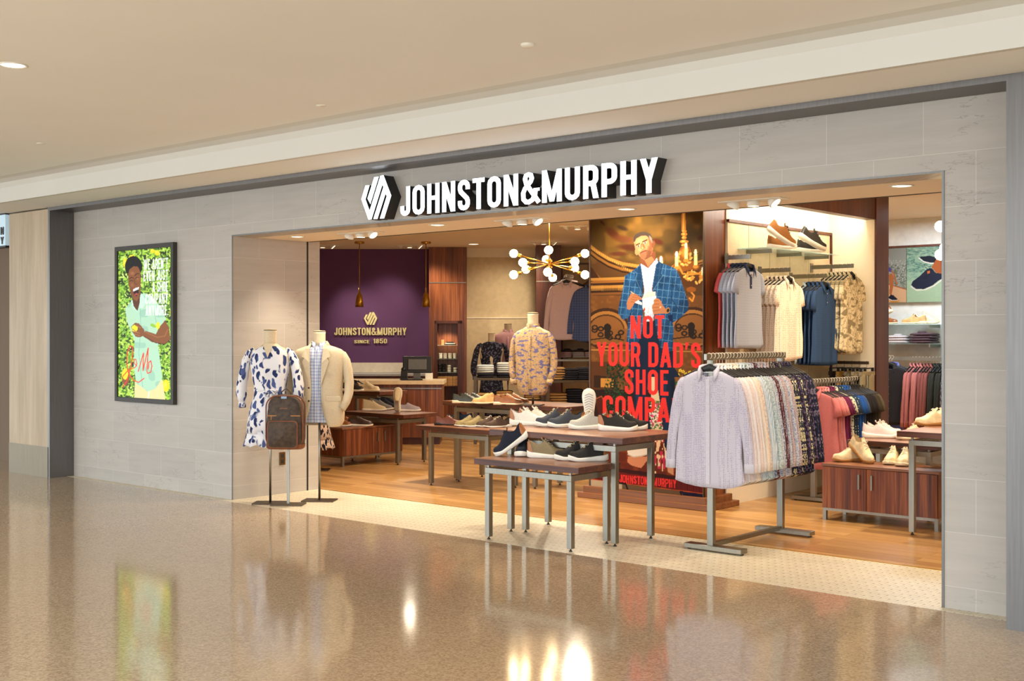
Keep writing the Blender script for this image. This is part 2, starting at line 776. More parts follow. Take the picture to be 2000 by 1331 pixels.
# ---------------------------------------------------------------- setting materials
def tile_wall(name):
    t = NT(name, 0.42, 0, 0.4)
    tc = t.n('ShaderNodeTexCoord')
    sx = t.n('ShaderNodeSeparateXYZ')
    t.l(tc.outputs['Object'], sx.inputs[0])
    cb = t.n('ShaderNodeCombineXYZ')
    t.l(t.math('ADD', sx.outputs[0], sx.outputs[1]), cb.inputs[0])
    t.l(t.math('ADD', sx.outputs[2], 0.179), cb.inputs[1])
    br = t.n('ShaderNodeTexBrick', offset=0.5)
    br.inputs['Scale'].default_value = 1.0
    br.inputs['Brick Width'].default_value = 0.60
    br.inputs['Row Height'].default_value = 0.306
    br.inputs['Mortar Size'].default_value = 0.0016
    br.inputs['Mortar Smooth'].default_value = 0.3
    br.inputs['Color1'].default_value = (*srgb((186, 178, 168)), 1)
    br.inputs['Color2'].default_value = (*srgb((178, 171, 162)), 1)
    br.inputs['Mortar'].default_value = (*srgb((208, 202, 192)), 1)
    t.l(cb.outputs[0], br.inputs['Vector'])
    mp = t.n('ShaderNodeMapping')
    mp.inputs['Scale'].default_value = (0.8, 7.0, 1)
    t.l(cb.outputs[0], mp.inputs[0])
    nz = t.noise(mp.outputs[0], 2.2, 5, 0.6)
    soft = t.ramp(nz, [(0.3, (0.93, 0.93, 0.93)), (0.7, (1.05, 1.05, 1.05))])
    c = t.mix(1.0, br.outputs[0], soft, 'MULTIPLY')
    mp2 = t.n('ShaderNodeMapping')
    mp2.inputs['Scale'].default_value = (0.55, 2.4, 1)
    mp2.inputs['Rotation'].default_value = (0, 0, 0.06)
    t.l(cb.outputs[0], mp2.inputs[0])
    v = t.noise(mp2.outputs[0], 2.4, 6, 0.62)
    vein = t.math('ABSOLUTE', t.math('SUBTRACT', v, 0.5))
    vm = t.ramp(vein, [(0.0, (1, 1, 1)), (0.007, (0, 0, 0))])
    gate = t.ramp(t.noise(cb.outputs[0], 1.7, 2), [(0.52, (0, 0, 0)), (0.62, (1, 1, 1))])
    c = t.mix(t.math('MULTIPLY', t.math('MULTIPLY', vm, gate), 0.55), c, srgb((120, 110, 102)))
    t.setc(c)
    return t.m


def terrazzo():
    t = NT('terrazzo', 0.11, 0, 0.72)
    v = t.obj()
    big = t.noise(v, 0.5, 3)
    base = t.ramp(big, [(0.3, srgb((172, 150, 124))), (0.7, srgb((186, 166, 140)))])
    d = t.voro(v, 95)
    f = t.ramp(d.outputs['Color'], [(0.2, srgb((148, 120, 92))), (0.5, srgb((184, 158, 126))), (0.85, srgb((210, 186, 152)))])
    c = t.mix(0.5, base, f)
    d2 = t.voro(v, 22)
    dot = t.ramp(d2.outputs['Distance'], [(0.05, (1, 1, 1)), (0.07, (0, 0, 0))])
    g = t.ramp(d2.outputs['Color'], [(0.62, (0, 0, 0)), (0.64, (1, 1, 1))])
    c = t.mix(t.math('MULTIPLY', dot, g), c, srgb((232, 220, 198)))
    g2 = t.ramp(d2.outputs['Color'], [(0.2, (1, 1, 1)), (0.22, (0, 0, 0))])
    c = t.mix(t.math('MULTIPLY', dot, g2), c, srgb((84, 62, 48)))
    t.setc(c)
    rn = t.noise(t.obj((1.2, 1.2, 1)), 3, 3)
    rr = t.n('ShaderNodeMapRange')
    rr.inputs['To Min'].default_value = 0.07
    rr.inputs['To Max'].default_value = 0.12
    t.l(rn, rr.inputs[0])
    t.l(rr.outputs[0], t.b.inputs['Roughness'])
    t.bump(t.noise(v, 2.2, 2), 0.02, 0.02)
    return t.m


def hex_tile():
    t = NT('small_hexagon_tile', 0.4, 0, 0.4)
    v = t.obj()
    a = t.voro(v, 24, 'DISTANCE_TO_EDGE', 0.0)
    # brick offset cells read as small hexagons with dark joints
    br = t.n('ShaderNodeTexBrick', offset=0.5)
    br.inputs['Scale'].default_value = 1.0
    br.inputs['Brick Width'].default_value = 0.052
    br.inputs['Row Height'].default_value = 0.045
    br.inputs['Mortar Size'].default_value = 0.0022
    br.inputs['Mortar Smooth'].default_value = 0.5
    br.inputs['Color1'].default_value = (*srgb((226, 214, 188)), 1)
    br.inputs['Color2'].default_value = (*srgb((216, 204, 178)), 1)
    br.inputs['Mortar'].default_value = (*srgb((186, 172, 144)), 1)
    t.l(v, br.inputs['Vector'])
    mp = t.n('ShaderNodeMapping')
    mp.inputs['Scale'].default_value = (1 / 0.052, 1 / 0.09, 1)
    t.l(v, mp.inputs[0])
    d = t.voro(mp.outputs[0], 1.0, 'F1', 0.0)
    dots = t.ramp(d.outputs['Distance'], [(0.09, (1, 1, 1)), (0.14, (0, 0, 0))])
    c = t.mix(t.math('MULTIPLY', dots, 0.8), br.outputs[0], srgb((120, 104, 84)))
    t.setc(c)
    return t.m


def plank_floor():
    t = NT('oak_planks', 0.26, 0, 0.5)
    v = t.obj()
    br = t.n('ShaderNodeTexBrick', offset=0.37)
    br.inputs['Scale'].default_value = 1.0
    br.inputs['Brick Width'].default_value = 1.3
    br.inputs['Row Height'].default_value = 0.127
    br.inputs['Mortar Size'].default_value = 0.0012
    br.inputs['Color1'].default_value = (*srgb((200, 156, 98)), 1)
    br.inputs['Color2'].default_value = (*srgb((164, 120, 70)), 1)
    br.inputs['Mortar'].default_value = (*srgb((104, 64, 32)), 1)
    br.inputs['Bias'].default_value = -0.1
    t.l(v, br.inputs['Vector'])
    n = t.noise(t.obj((1.3, 22, 1)), 2.5, 4, 0.6)
    g = t.ramp(n, [(0.3, (0.86, 0.83, 0.8)), (0.7, (1.1, 1.08, 1.05))])
    t.setc(t.mix(1.0, br.outputs[0], g, 'MULTIPLY'))
    return t.m


TILE = tile_wall('stone_wall_tile')
SOFFITP = plain('ceiling_paint', (240, 240, 236), 0.85, grain=1.5)
FASCIAP = plain('fascia_paint', (218, 216, 208), 0.85, grain=1.5)
SHOPCEIL = plain('shop_ceiling_paint', (240, 222, 194), 0.85, grain=1.5)
TRIMM = metal('trim_metal', (124, 121, 119), 0.42)

# ---------------------------------------------------------------- setting
ZO = 2.465      # clear height of the shop opening
XO = 6.708      # width of the opening
ZI = 2.95       # ceiling inside the shop
m = MB()
m.box(-30, -30, -0.1, 26, -0.085, 0.0)
m.box(-30, -0.085, -0.1, -2.9, 0.3, 0.0)
struct(m.build('floor_concourse', terrazzo()))
m = MB()
m.box(-2.9, -0.085, -0.1, 7.16, 1.04, 0.001)
struct(m.build('floor_threshold', hex_tile()))
m = MB()
m.box(-7.5, 1.04, -0.1, 10, 11.5, 0.0)
struct(m.build('floor_shop', plank_floor()))
m = MB()
m.box(-0.02, 1.032, -0.01, XO + .02, 1.046, 0.004)
struct(m.build('trim_1', BRASS))

m = MB()
m.box(-2.9, 0, 0, 0, 0.25, 2.9)
m.box(XO, 0, 0, 7.16, 0.25, 2.9)
m.box(0, 0, ZO, XO, 0.25, 2.9)
m.box(-0.25, 0.25, 0, 0, 1.04, 2.9)
m.box(XO, 0.25, 0, 7.16, 1.04, 2.9)
struct(m.build('wall_front', TILE))
# metal edge of the opening
m = MB()
m.box(-0.012, -0.006, 0, 0.0, 0.0, ZO)
m.box(XO, -0.006, 0, XO + .014, 0.0, ZO)
m.box(-0.012, -0.006, ZO, XO + .014, 0.0, ZO + .012)
struct(m.build('trim_2', GREYMETAL))
# soffit of the opening and the drop behind it
m = MB()
m.box(0, 0.25, ZO, XO, 0.93, ZI)
struct(m.build('ceiling_soffit', plain('soffit_paint', (240, 224, 200), 0.85, grain=1.5)))
# sliding door track: dark slot along the soffit and up the side wall
m = MB()
m.box(-0.002, 0.875, 0.001, 0.003, 0.895, ZO)
m.box(0, 0.90, ZO - .003, XO, 0.93, ZO)
struct(m.build('trim_3', DARK))
m = MB()
m.box(-7.5, 0.8, ZI, 10, 11.5, ZI + .15)
struct(m.build('ceiling_shop', SHOPCEIL))
# recess in which the front wall sits: metal reveals and header
m = MB()
m.box(-2.94, -0.28, 0, -2.9, 0, 2.88)
m.box(7.16, -0.28, 0, 7.36, 0, 2.88)
m.box(-2.94, -0.28, 2.88, 7.36, 0.0, 2.915)
struct(m.build('trim_4', TRIMM))
# travertine pier beside the shop and its metal base
m = MB()
m.box(-3.81, -0.28, 0.33, -2.94, 0.0, 2.90)
TRAV = wood('vertical_travertine', (176, 156, 128), (196, 176, 148), (212, 196, 170), 'z', 0.5, 5, 0.6)
struct(m.build('pillar_travertine', TRAV))
m = MB()
m.box(-3.81, -0.285, 0, -2.935, 0.0, 0.33)
struct(m.build('baseboard_pillar', metal('base_metal', (140, 128, 108), 0.5)))
m = MB()
m.box(7.36, -0.28, 0, 12, 0.6, 2.9)
struct(m.build('wall_neighbour', TRAV))
m = MB()
m.box(-12, 0.25, 0.0, -3.0, 0.5, 2.9)
struct(m.build('wall_next_shop', plain('next_shop_paint', (120, 100, 80), 0.7)))
# concourse ceilings: soffit next to the shop, upstand, main ceiling
m = MB()
m.box(-16, -0.865, 2.915, 16, 0.6, 3.3)
struct(m.build('ceiling_edge', SOFFITP))
m = MB()
m.cm = 0
prof = [(-0.866, 2.91), (-0.866, 3.06), (-0.90, 3.105), (-0.98, 3.125), (-1.06, 3.13), (-1.06, 3.3), (-0.8, 3.3), (-0.8, 2.915)]
vs_ = [(-16, p[0], p[1]) for p in prof] + [(16, p[0], p[1]) for p in prof]
n = len(prof)
m.add(vs_, [(k, (k + 1) % n, n + (k + 1) % n, n + k) for k in range(n)])
struct(m.build('ceiling_upstand', FASCIAP))
m = MB()
m.box(-16, -14, 3.13, 16, -1.06, 3.2)
struct(m.build('ceiling_concourse', SOFFITP))

# shop interior: the till wall faces the entrance at an angle
PURPLE = plain('aubergine_paint', (98, 62, 108), 0.75)
# all of these are built in the till wall's own axes: x along the wall, y away from the entrance
TW = Vector((CAM.x, CAM.y, 0))


def tw(name, m, mat, label=None, parent=None, **k):
    o = m.build(name, mat, parent, **k)
    if parent is None:
        o.location = TW
        o.rotation_euler = (0, 0, YAW)
    return o


m = MB()
m.box(-3.75, 19.8, 0, -1.30, 20.0, ZI)
struct(tw('wall_till', m, PURPLE))
m = MB()
m.box(-3.75, 19.775, 0.92, -1.36, 19.8, 1.08)
struct(tw('trim_5', m, plain('marble_splash', (226, 218, 200), 0.4)))
# walnut pilaster with a recessed niche
PX0, PX1, PY = -1.335, -0.735, 19.35
NX0, NX1 = -1.20, -0.872
m = MB()
m.box(PX0, PY, 0, NX0, PY + .5, ZI)
m.box(NX1, PY, 0, PX1, PY + .5, ZI)
m.box(NX0, PY, 1.72, NX1, PY + .5, ZI)
m.box(NX0, PY, 0, NX1, PY + .5, 0.42)
m.box(NX0, PY + .32, 0.42, NX1, PY + .5, 1.72)
struct(tw('wall_pilaster', m, WALNUT_Z))
m = MB()
m.box(NX0 - .045, PY - .02, 0.42, NX0, PY + .3, 1.765)
m.box(NX1, PY - .02, 0.42, NX1 + .07, PY + .3, 1.765)
m.box(NX0 - .045, PY - .02, 1.72, NX1 + .07, PY + .3, 1.765)
struct(tw('trim_6', m, MAHOG))
m = MB()
m.box(PX0, PY - .006, 2.372, PX1, PY + .01, 2.386)
m.box(0.38, 18.894, 2.372, 0.77, 18.91, 2.386)
struct(tw('trim_7', m, STEEL))
m = MB()
m.box(-0.735, 19.55, 0, 0.42, 19.8, 1.81)
m.box(-0.735, 19.60, 1.81, 0.42, 19.8, ZI)
struct(tw('wall_beige', m, plain('beige_panel', (206, 186, 148), 0.8)))
m = MB()
m.box(-0.735, 19.54, 1.805, 0.42, 19.61, 1.822)
m.box(-0.735, 19.56, 2.80, 0.42, 19.61, ZI)
struct(tw('trim_8', m, CREAMP))
m = MB()
m.box(0.38, 18.9, 0, 0.77, 19.8, ZI)
struct(tw('pillar_walnut', m, MAHOG))
m = MB()
m.box(0.77, 19.6, 0, 4.9, 19.8, ZI)
struct(tw('wall_shirts', m, plain('display_panel', (196, 172, 140), 0.8)))
m = MB()
m.box(0.80, 19.57, 0.2, 0.825, 19.6, 2.70)
m.box(0.80, 19.57, 2.68, 2.2, 19.6, 2.71)
m.box(1.24, 19.585, 0.2, 1.25, 19.6, 2.68)
struct(tw('trim_9', m, MAHOG))

# side wall running back from the entrance, out of the light
m = MB()
m.box(-7.0, 1.04, 0, -6.8, 7.5, ZI)
m.box(-7.0, 0.8, 0, -0.25, 1.04, ZI)
struct(m.build('wall_west', CREAMP))

# poster column
YC = 2.35
m = MB()
m.box(2.38, YC + .03, 0, 3.65, 2.72, ZI)
m.box(2.38, YC, 0, 2.40, YC + .03, ZI)
struct(m.build('pillar_poster', WALNUT_Z))
m = MB()
m.box(2.34, YC - .04, 0, 3.70, 2.76, 0.11)
m.box(2.30, YC - .08, 0, 3.75, 2.80, 0.05)
struct(m.build('baseboard_poster', wood('oak_base', (96, 56, 28), (128, 78, 42), (150, 96, 56), 'x', 0.4), bevel=0.006))

# lit bay with a panelled back, walnut header and jamb
XS = 3.67
m = MB()
m.box(XS - .12, 2.72, 0, XS - .01, 4.78, ZI)
struct(m.build('wall_bay', CREAMP))
PANELM = plain('bay_panel', (204, 186, 152), 0.75)
m = MB()
ys = [2.72, 3.1, 3.49, 3.88, 4.27, 4.75]
for i in range(5):
    m.box(XS - .01, ys[i] + .004, 0.25, XS, ys[i + 1] - .004, 2.565)
struct(m.build('wall_bay_panels', PANELM))
m = MB()
m.box(XS - .01, 2.72, 2.565, XS + .02, 4.75, 2.59)
m.box(XS - .01, 4.73, 0.25, XS + .02, 4.75, 2.565)
struct(m.build('trim_10', MAHOG))
m = MB()
m.box(XS - .01, 4.75, 0, 4.15, 4.95, ZI)
m.box(XS - .12, 2.72, 2.82, 4.05, 4.95, ZI)
struct(m.build('wall_bay_side', CREAMP))
m = MB()
m.box(4.05, 2.72, 2.70, 4.16, 4.74, ZI)
m.box(4.15, 4.74, 0, 4.17, 5.03, ZI)
struct(m.build('pillar_bay', MAHOG))
# far wall
m = MB()
m.box(0.2, 7.4, 0, 10, 7.6, ZI)
m.box(0.1, 7.4, 0, 0.2, 11.5, ZI)  # unseen return, added to stop outside light leaking in
struct(m.build('wall_north', plain('cool_panel', (206, 204, 196), 0.8)))
m = MB()
m.box(7.8, 1.04, 0, 8.0, 7.4, ZI)
m.box(7.16, 0.6, 0, 8.0, 1.04, ZI)
struct(m.build('wall_east', CREAMP))
m = MB()
m.box(2.9, 7.37, 2.600, 4.4, 7.4, 2.625)
struct(m.build('trim_11', MAHOG))

# ---------------------------------------------------------------- fixed signs
SIGNW = emis('lit_acrylic', (236, 246, 255), 2.2)
sgn = thing('shop_sign', 'large white lit shop name JOHNSTON&MURPHY above the entrance', 'sign', (2.38, -0.02, 2.49))
m = text_mesh(MB(), 'JOHNSTON&MURPHY', 0, 2.465, 0.0, 0.232, -0.09, 0.02)
m.build('lettering', [SIGNW, DARK], sgn)
m = mark_mesh(MB(), -0.465, -0.105, -0.005, 0.345, -0.09, 0.02)
m.build('logo', [SIGNW, DARK], sgn)
GOLDL = plain('pale_gold', (236, 226, 168), 0.5)
WSG = Vector((0, 0, 0))
s2 = thing('wall_sign', 'pale gold raised letters JOHNSTON&MURPHY SINCE 1850 on the purple wall', 'sign', W(723, 655, 19.79))
s2.rotation_euler = (0, 0, YAW)
k = 19.79 / FPX
m = text_mesh(MB(), 'JOHNSTON&MURPHY', -70 * k, 71 * k, 0, 14.5 * k, -0.016, 0.01)
m.build('lettering', [GOLDL, GOLDL], s2)
m = text_mesh(MB(), 'SINCE', -31 * k, -1 * k, -16.0 * k, -9.5 * k, -0.016, 0.01)
text_mesh(m, '1850', 6 * k, 33 * k, -16.0 * k, -7 * k, -0.016, 0.01)
m.build('date_lettering', [GOLDL, GOLDL], s2)
m = mark_mesh(MB(), -12 * k, 14 * k, 20 * k, 45 * k, -0.016, 0.01)
m.build('logo', [GOLDL, GOLDL], s2)
# neighbour's sign
ns = thing('neighbour_sign', 'lit pale blue sign panel of the next shop, cut off, black letters N and Y', 'sign', (-4.24, -0.30, 2.55))
MB().box(-.4, 0, 0, .375, .08, .35).build('panel', emis('sign_blue', (190, 214, 228), 0.35), ns)
m = MB()
m.box(-.4, -.004, .35, .385, .08, .362).box(-.4, -.004, -.02, .385, .08, 0)
m.build('frame', BLACK, ns)
m = text_mesh(MB(), 'N', .27, .345, .125, .212, -.006, 0)
text_mesh(m, 'Y', .27, .345, .018, .100, -.006, 0)
m.build('lettering', [BLACK, BLACK], ns)

# wall socket on the side wall of the entrance
o = thing('wall_socket', 'brown metal double socket plate low on the entrance side wall', 'socket', (0.0, 0.572, 0.28))
MB().box(0, -.035, 0, .008, .035, .125).build('plate', metal('socket_plate', (120, 96, 64), 0.5), o, bevel=.003)
m = MB()
m.box(.006, -.016, .018, .0105, .016, .052).box(.006, -.016, .072, .0105, .016, .106)
m.build('outlet', DARK, o)


# ---------------------------------------------------------------- lamps of the place
GLOW = emis('lamp_glow', (255, 232, 196), 4.0)
GLOWC = emis('lamp_glow_cool', (255, 246, 226), 5.0)


def downlight(x, y, z, r, label, power=18, colr=WARM2, group=None, glow=GLOW):
    t = thing('ceiling_light', label, 'light', (x, y, z), 0, group)
    MB().lathe([(r, 0), (r * 1.02, -.004), (r * .86, -.006), (r * .82, 0)]).build('trim_ring', WHITE, t, True)
    MB().lathe([(r * .80, -.001), (r * .5, -.0045), (0.001, -.005)]).build('lens', glow, t, True)
    if power:
        spot('downlight_beam', (x, y, z - .03), (x, y, 0), power, colr, 95, 0.8, 0.05)


DS = ['at the end nearest the left stone wall', 'second along from the plain stone wall', 'under the second half of the big sign', 'at the end by the plain end pier']
DS = ['first round downlight in the entrance soffit, beside the tiled return wall', 'second round downlight in the entrance soffit, under the letter J',
      'third round downlight in the entrance soffit, above the tall poster', 'fourth round downlight in the entrance soffit, beside the walnut beam']
for (x, lab) in zip((0.42, 2.27, 4.21, 6.29), DS):
    downlight(x, 0.42, ZO, 0.075, lab, 46, WARM2, 'round downlights in the entrance soffit')


def triple(loc, label, rz=0.0, aims=(), power=40, colr=WARM):
    t = thing('triple_spotlight', label, 'light', loc, rz, 'three-headed recessed spotlights')
    m = MB()
    m.box(-.24, -.07, -.008, .24, .07, 0)
    m.build('frame', WHITE, t, bevel=.002)
    for i, a in enumerate((-0.5, 0.0, 0.75)):
        x = (-.15, 0, .15)[i]
        h = MB()
        h.lathe([(.028, .02), (.042, .0), (.046, -.022), (.041, -.030)], (0, 0, 0), 18)
        h.rot('Y', -a)
        ho = h.build('lamp_head', WHITE, t, True, loc=(x, 0, -.012))
        g = MB()
        g.lathe([(.037, -.0305), (.001, -.032)], (0, 0, 0), 18)
        g.rot('Y', -a)
        g.build('lens', GLOW if i else WHITE, ho)
    for (tg, pw) in aims:
        d = (Vector(tg) - Vector(loc)).normalized()
        spot('spot_beam', Vector(loc) + d * 0.12, tg, pw, colr, 72 if pw > 69 else 56, 1.0, 0.08)


triple((1.20, .52, ZO), 'three-headed spotlight in the entrance soffit, near the tiled return wall', 0, [((0.7, .5, 1.0), 70), ((0.0, .6, 1.1), 45)])
triple((3.12, .52, ZO), 'three-headed spotlight in the entrance soffit, in front of the brass chandelier', 0, [((3.6, .5, .7), 70), ((2.2, 2.0, .8), 55)])
triple((5.20, .52, ZO), 'three-headed spotlight in the entrance soffit, above the rack of long shirts', 0, [((4.75, .7, 1.1), 60), ((5.3, 2.6, .4), 60), ((4.2, 3.4, 1.5), 50)])
p = W(630, 487, 18.9)
triple((p.x, p.y, ZI), 'three-headed spotlight against the purple wall, above the jacket mannequin', YAW, [(tuple(W(700, 640, 19.7)), 66), (tuple(W(650, 760, 17.5)), 90)])
p = W(800, 487, 18.9)
triple((p.x, p.y, ZI), 'three-headed spotlight against the purple wall, beside the second pendant lamp', YAW, [(tuple(W(745, 640, 19.7)), 70), (tuple(W(820, 800, 16.6)), 120), (tuple(W(870, 600, 19.3)), 110)])
p = W(1062, 476, 18.2)
triple((p.x, p.y, ZI), 'three-headed spotlight behind the rod of the brass chandelier', YAW, [(tuple(W(980, 620, 19.4)), 105), (tuple(W(1100, 610, 18)), 130), (tuple(W(990, 740, 17.3)), 110)])
p = W(1128, 459, 15.6)
triple((p.x, p.y, ZI), 'three-headed spotlight between the chandelier and the tall poster', YAW, [(tuple(W(1040, 700, 12.8)), 110), (tuple(W(1110, 740, 16.5)), 110), (tuple(W(930, 790, 12.8)), 90), (tuple(W(780, 800, 16.8)), 420)])  # last beam has no head of its own, added to brighten the counter front
p = G(925, 477, ZI)
downlight(p.x, p.y, ZI, 0.10, 'round downlight above the walnut wall with the niche', 40, WARM2)
# concourse ceiling
p = G(25, 127, 3.13)
downlight(p.x, p.y, 3.13, 0.085, 'large round downlight in the concourse ceiling, by the top left corner', 0, DAY, None, GLOWC)
p = G(1030, 86, 3.13)
t = thing('ceiling_sensor', 'small white round sensor on the concourse ceiling above the sign', 'sensor', (p.x, p.y, 3.13))
MB().lathe([(.038, 0), (.036, -.010), (.024, -.018), (.001, -.02)]).build('housing', WHITE, t, True)
for (u, v, lab) in ((627, 206, 'small flat sprinkler cover in the concourse ceiling above the logo'), (80, 280, 'small flat sprinkler cover in the concourse ceiling near the travertine pier')):
    p = G(u, v, 3.13)
    t = thing('sprinkler_cover', lab, 'sprinkler', (p.x, p.y, 3.13), 0)
    MB().lathe([(.035, 0), (.035, -.004), (.001, -.005)]).build('plate', WHITE, t, True)


def pendant(p, label):
    t = thing('pendant_lamp', label, 'lamp', (p.x, p.y, ZI), 0, 'brass pendant lamps over the counter')
    MB().lathe([(.075, 0), (.075, -.028), (.07, -.032), (.001, -.032)]).build('canopy', BRASS, t, True, bevel=.002)
    MB().tube([(0, 0, -.03), (0, 0, -.80)], .006, 8).build('rod', BRASS, t, True)
    m = MB()
    m.lathe([(.012, -.70), (.015, -.77), (.032, -.79), (.048, -.84), (.058, -.91), (.062, -.99), (.058, -.988), (.05, -.91), (.03, -.83), (.002, -.80)])
    m.build('shade', BRASS, t, True)
    MB().sphere((0, 0, -.90), .028, 14).build('bulb', GLOW, t, True)


pendant(W(702, 475, 18.2), 'brass bell pendant lamp hanging before the middle of the purple wall')
pendant(W(832, 475, 18.2), 'brass bell pendant lamp hanging at the walnut end of the purple wall')

BULB = emis('frosted_bulb', (255, 222, 168), 42.0)


def chandelier(hub, rz, label):
    t = thing('sputnik_chandelier', label, 'chandelier', hub, rz)
    MB().tube([(0, 0, .04), (0, 0, ZI - hub[2])], .007, 8).build('rod', BRASS, t, True)
    MB().lathe([(.06, 0), (.06, -.02), (.001, -.02)], (0, 0, ZI - hub[2])).build('canopy', BRASS, t, True)
    m = MB()
    m.lathe([(.012, .06), (.03, .045), (.034, .03), (.02, .02), (.02, -.02), (.034, -.03), (.03, -.045), (.006, -.07)])
    m.build('hub', BRASS, t, True)
    for dd_ in ((-.40, 0, .118), (.40, 0, .118), (-.40, 0, -.12), (.40, 0, -.12), (-.30, -.28, .0), (-.26, .28, -.045), (.27, -.28, .012), (.30, .28, -.03), (-.02, -.38, .13), (-.025, .38, .075), (-.03, -.38, -.11), (.05, .38, -.135)):
        d = Vector(dd_)
        a = MB().tube([d * .04, d * .80], .006, 8)
        ao = a.build('arm', BRASS, t, True)
        MB().tube([d * .78, d * .80, d * .93], [.012, .019, .019], 12).build('socket', BRASS, ao, True)
        MB().sphere(tuple(d * 1.0), .047, 18).build('bulb', BULB, ao, True)


chandelier(tuple(W(1073, 516, 13.5)), YAW, 'brass starburst chandelier with round bulbs, left of the tall poster')
chandelier(tuple(W(1930, 470, 10.1)), YAW, 'brass starburst chandelier half hidden behind the end pier')
# bay light behind the walnut header
area('bay_header_light', (4.045, 3.72, 2.735), 0.05, 21, (1.0, 0.90, 0.74), (0, R_(66), 0), 1.9)
area('far_wall_fill', (3.9, 6.3, 2.9), 0.8, 70, (0.80, 0.90, 1.0), (0, 0, 0), 0.8)  # lamp without a fixture, added to brighten and cool the far wall
spot('niche_light', W(874, 640, 19.46), W(874, 740, 19.5), 16, WARM, 130)


# ---------------------------------------------------------------- shoes
def interp(t, xs, ys):
    return float(np.interp(t, xs, ys))


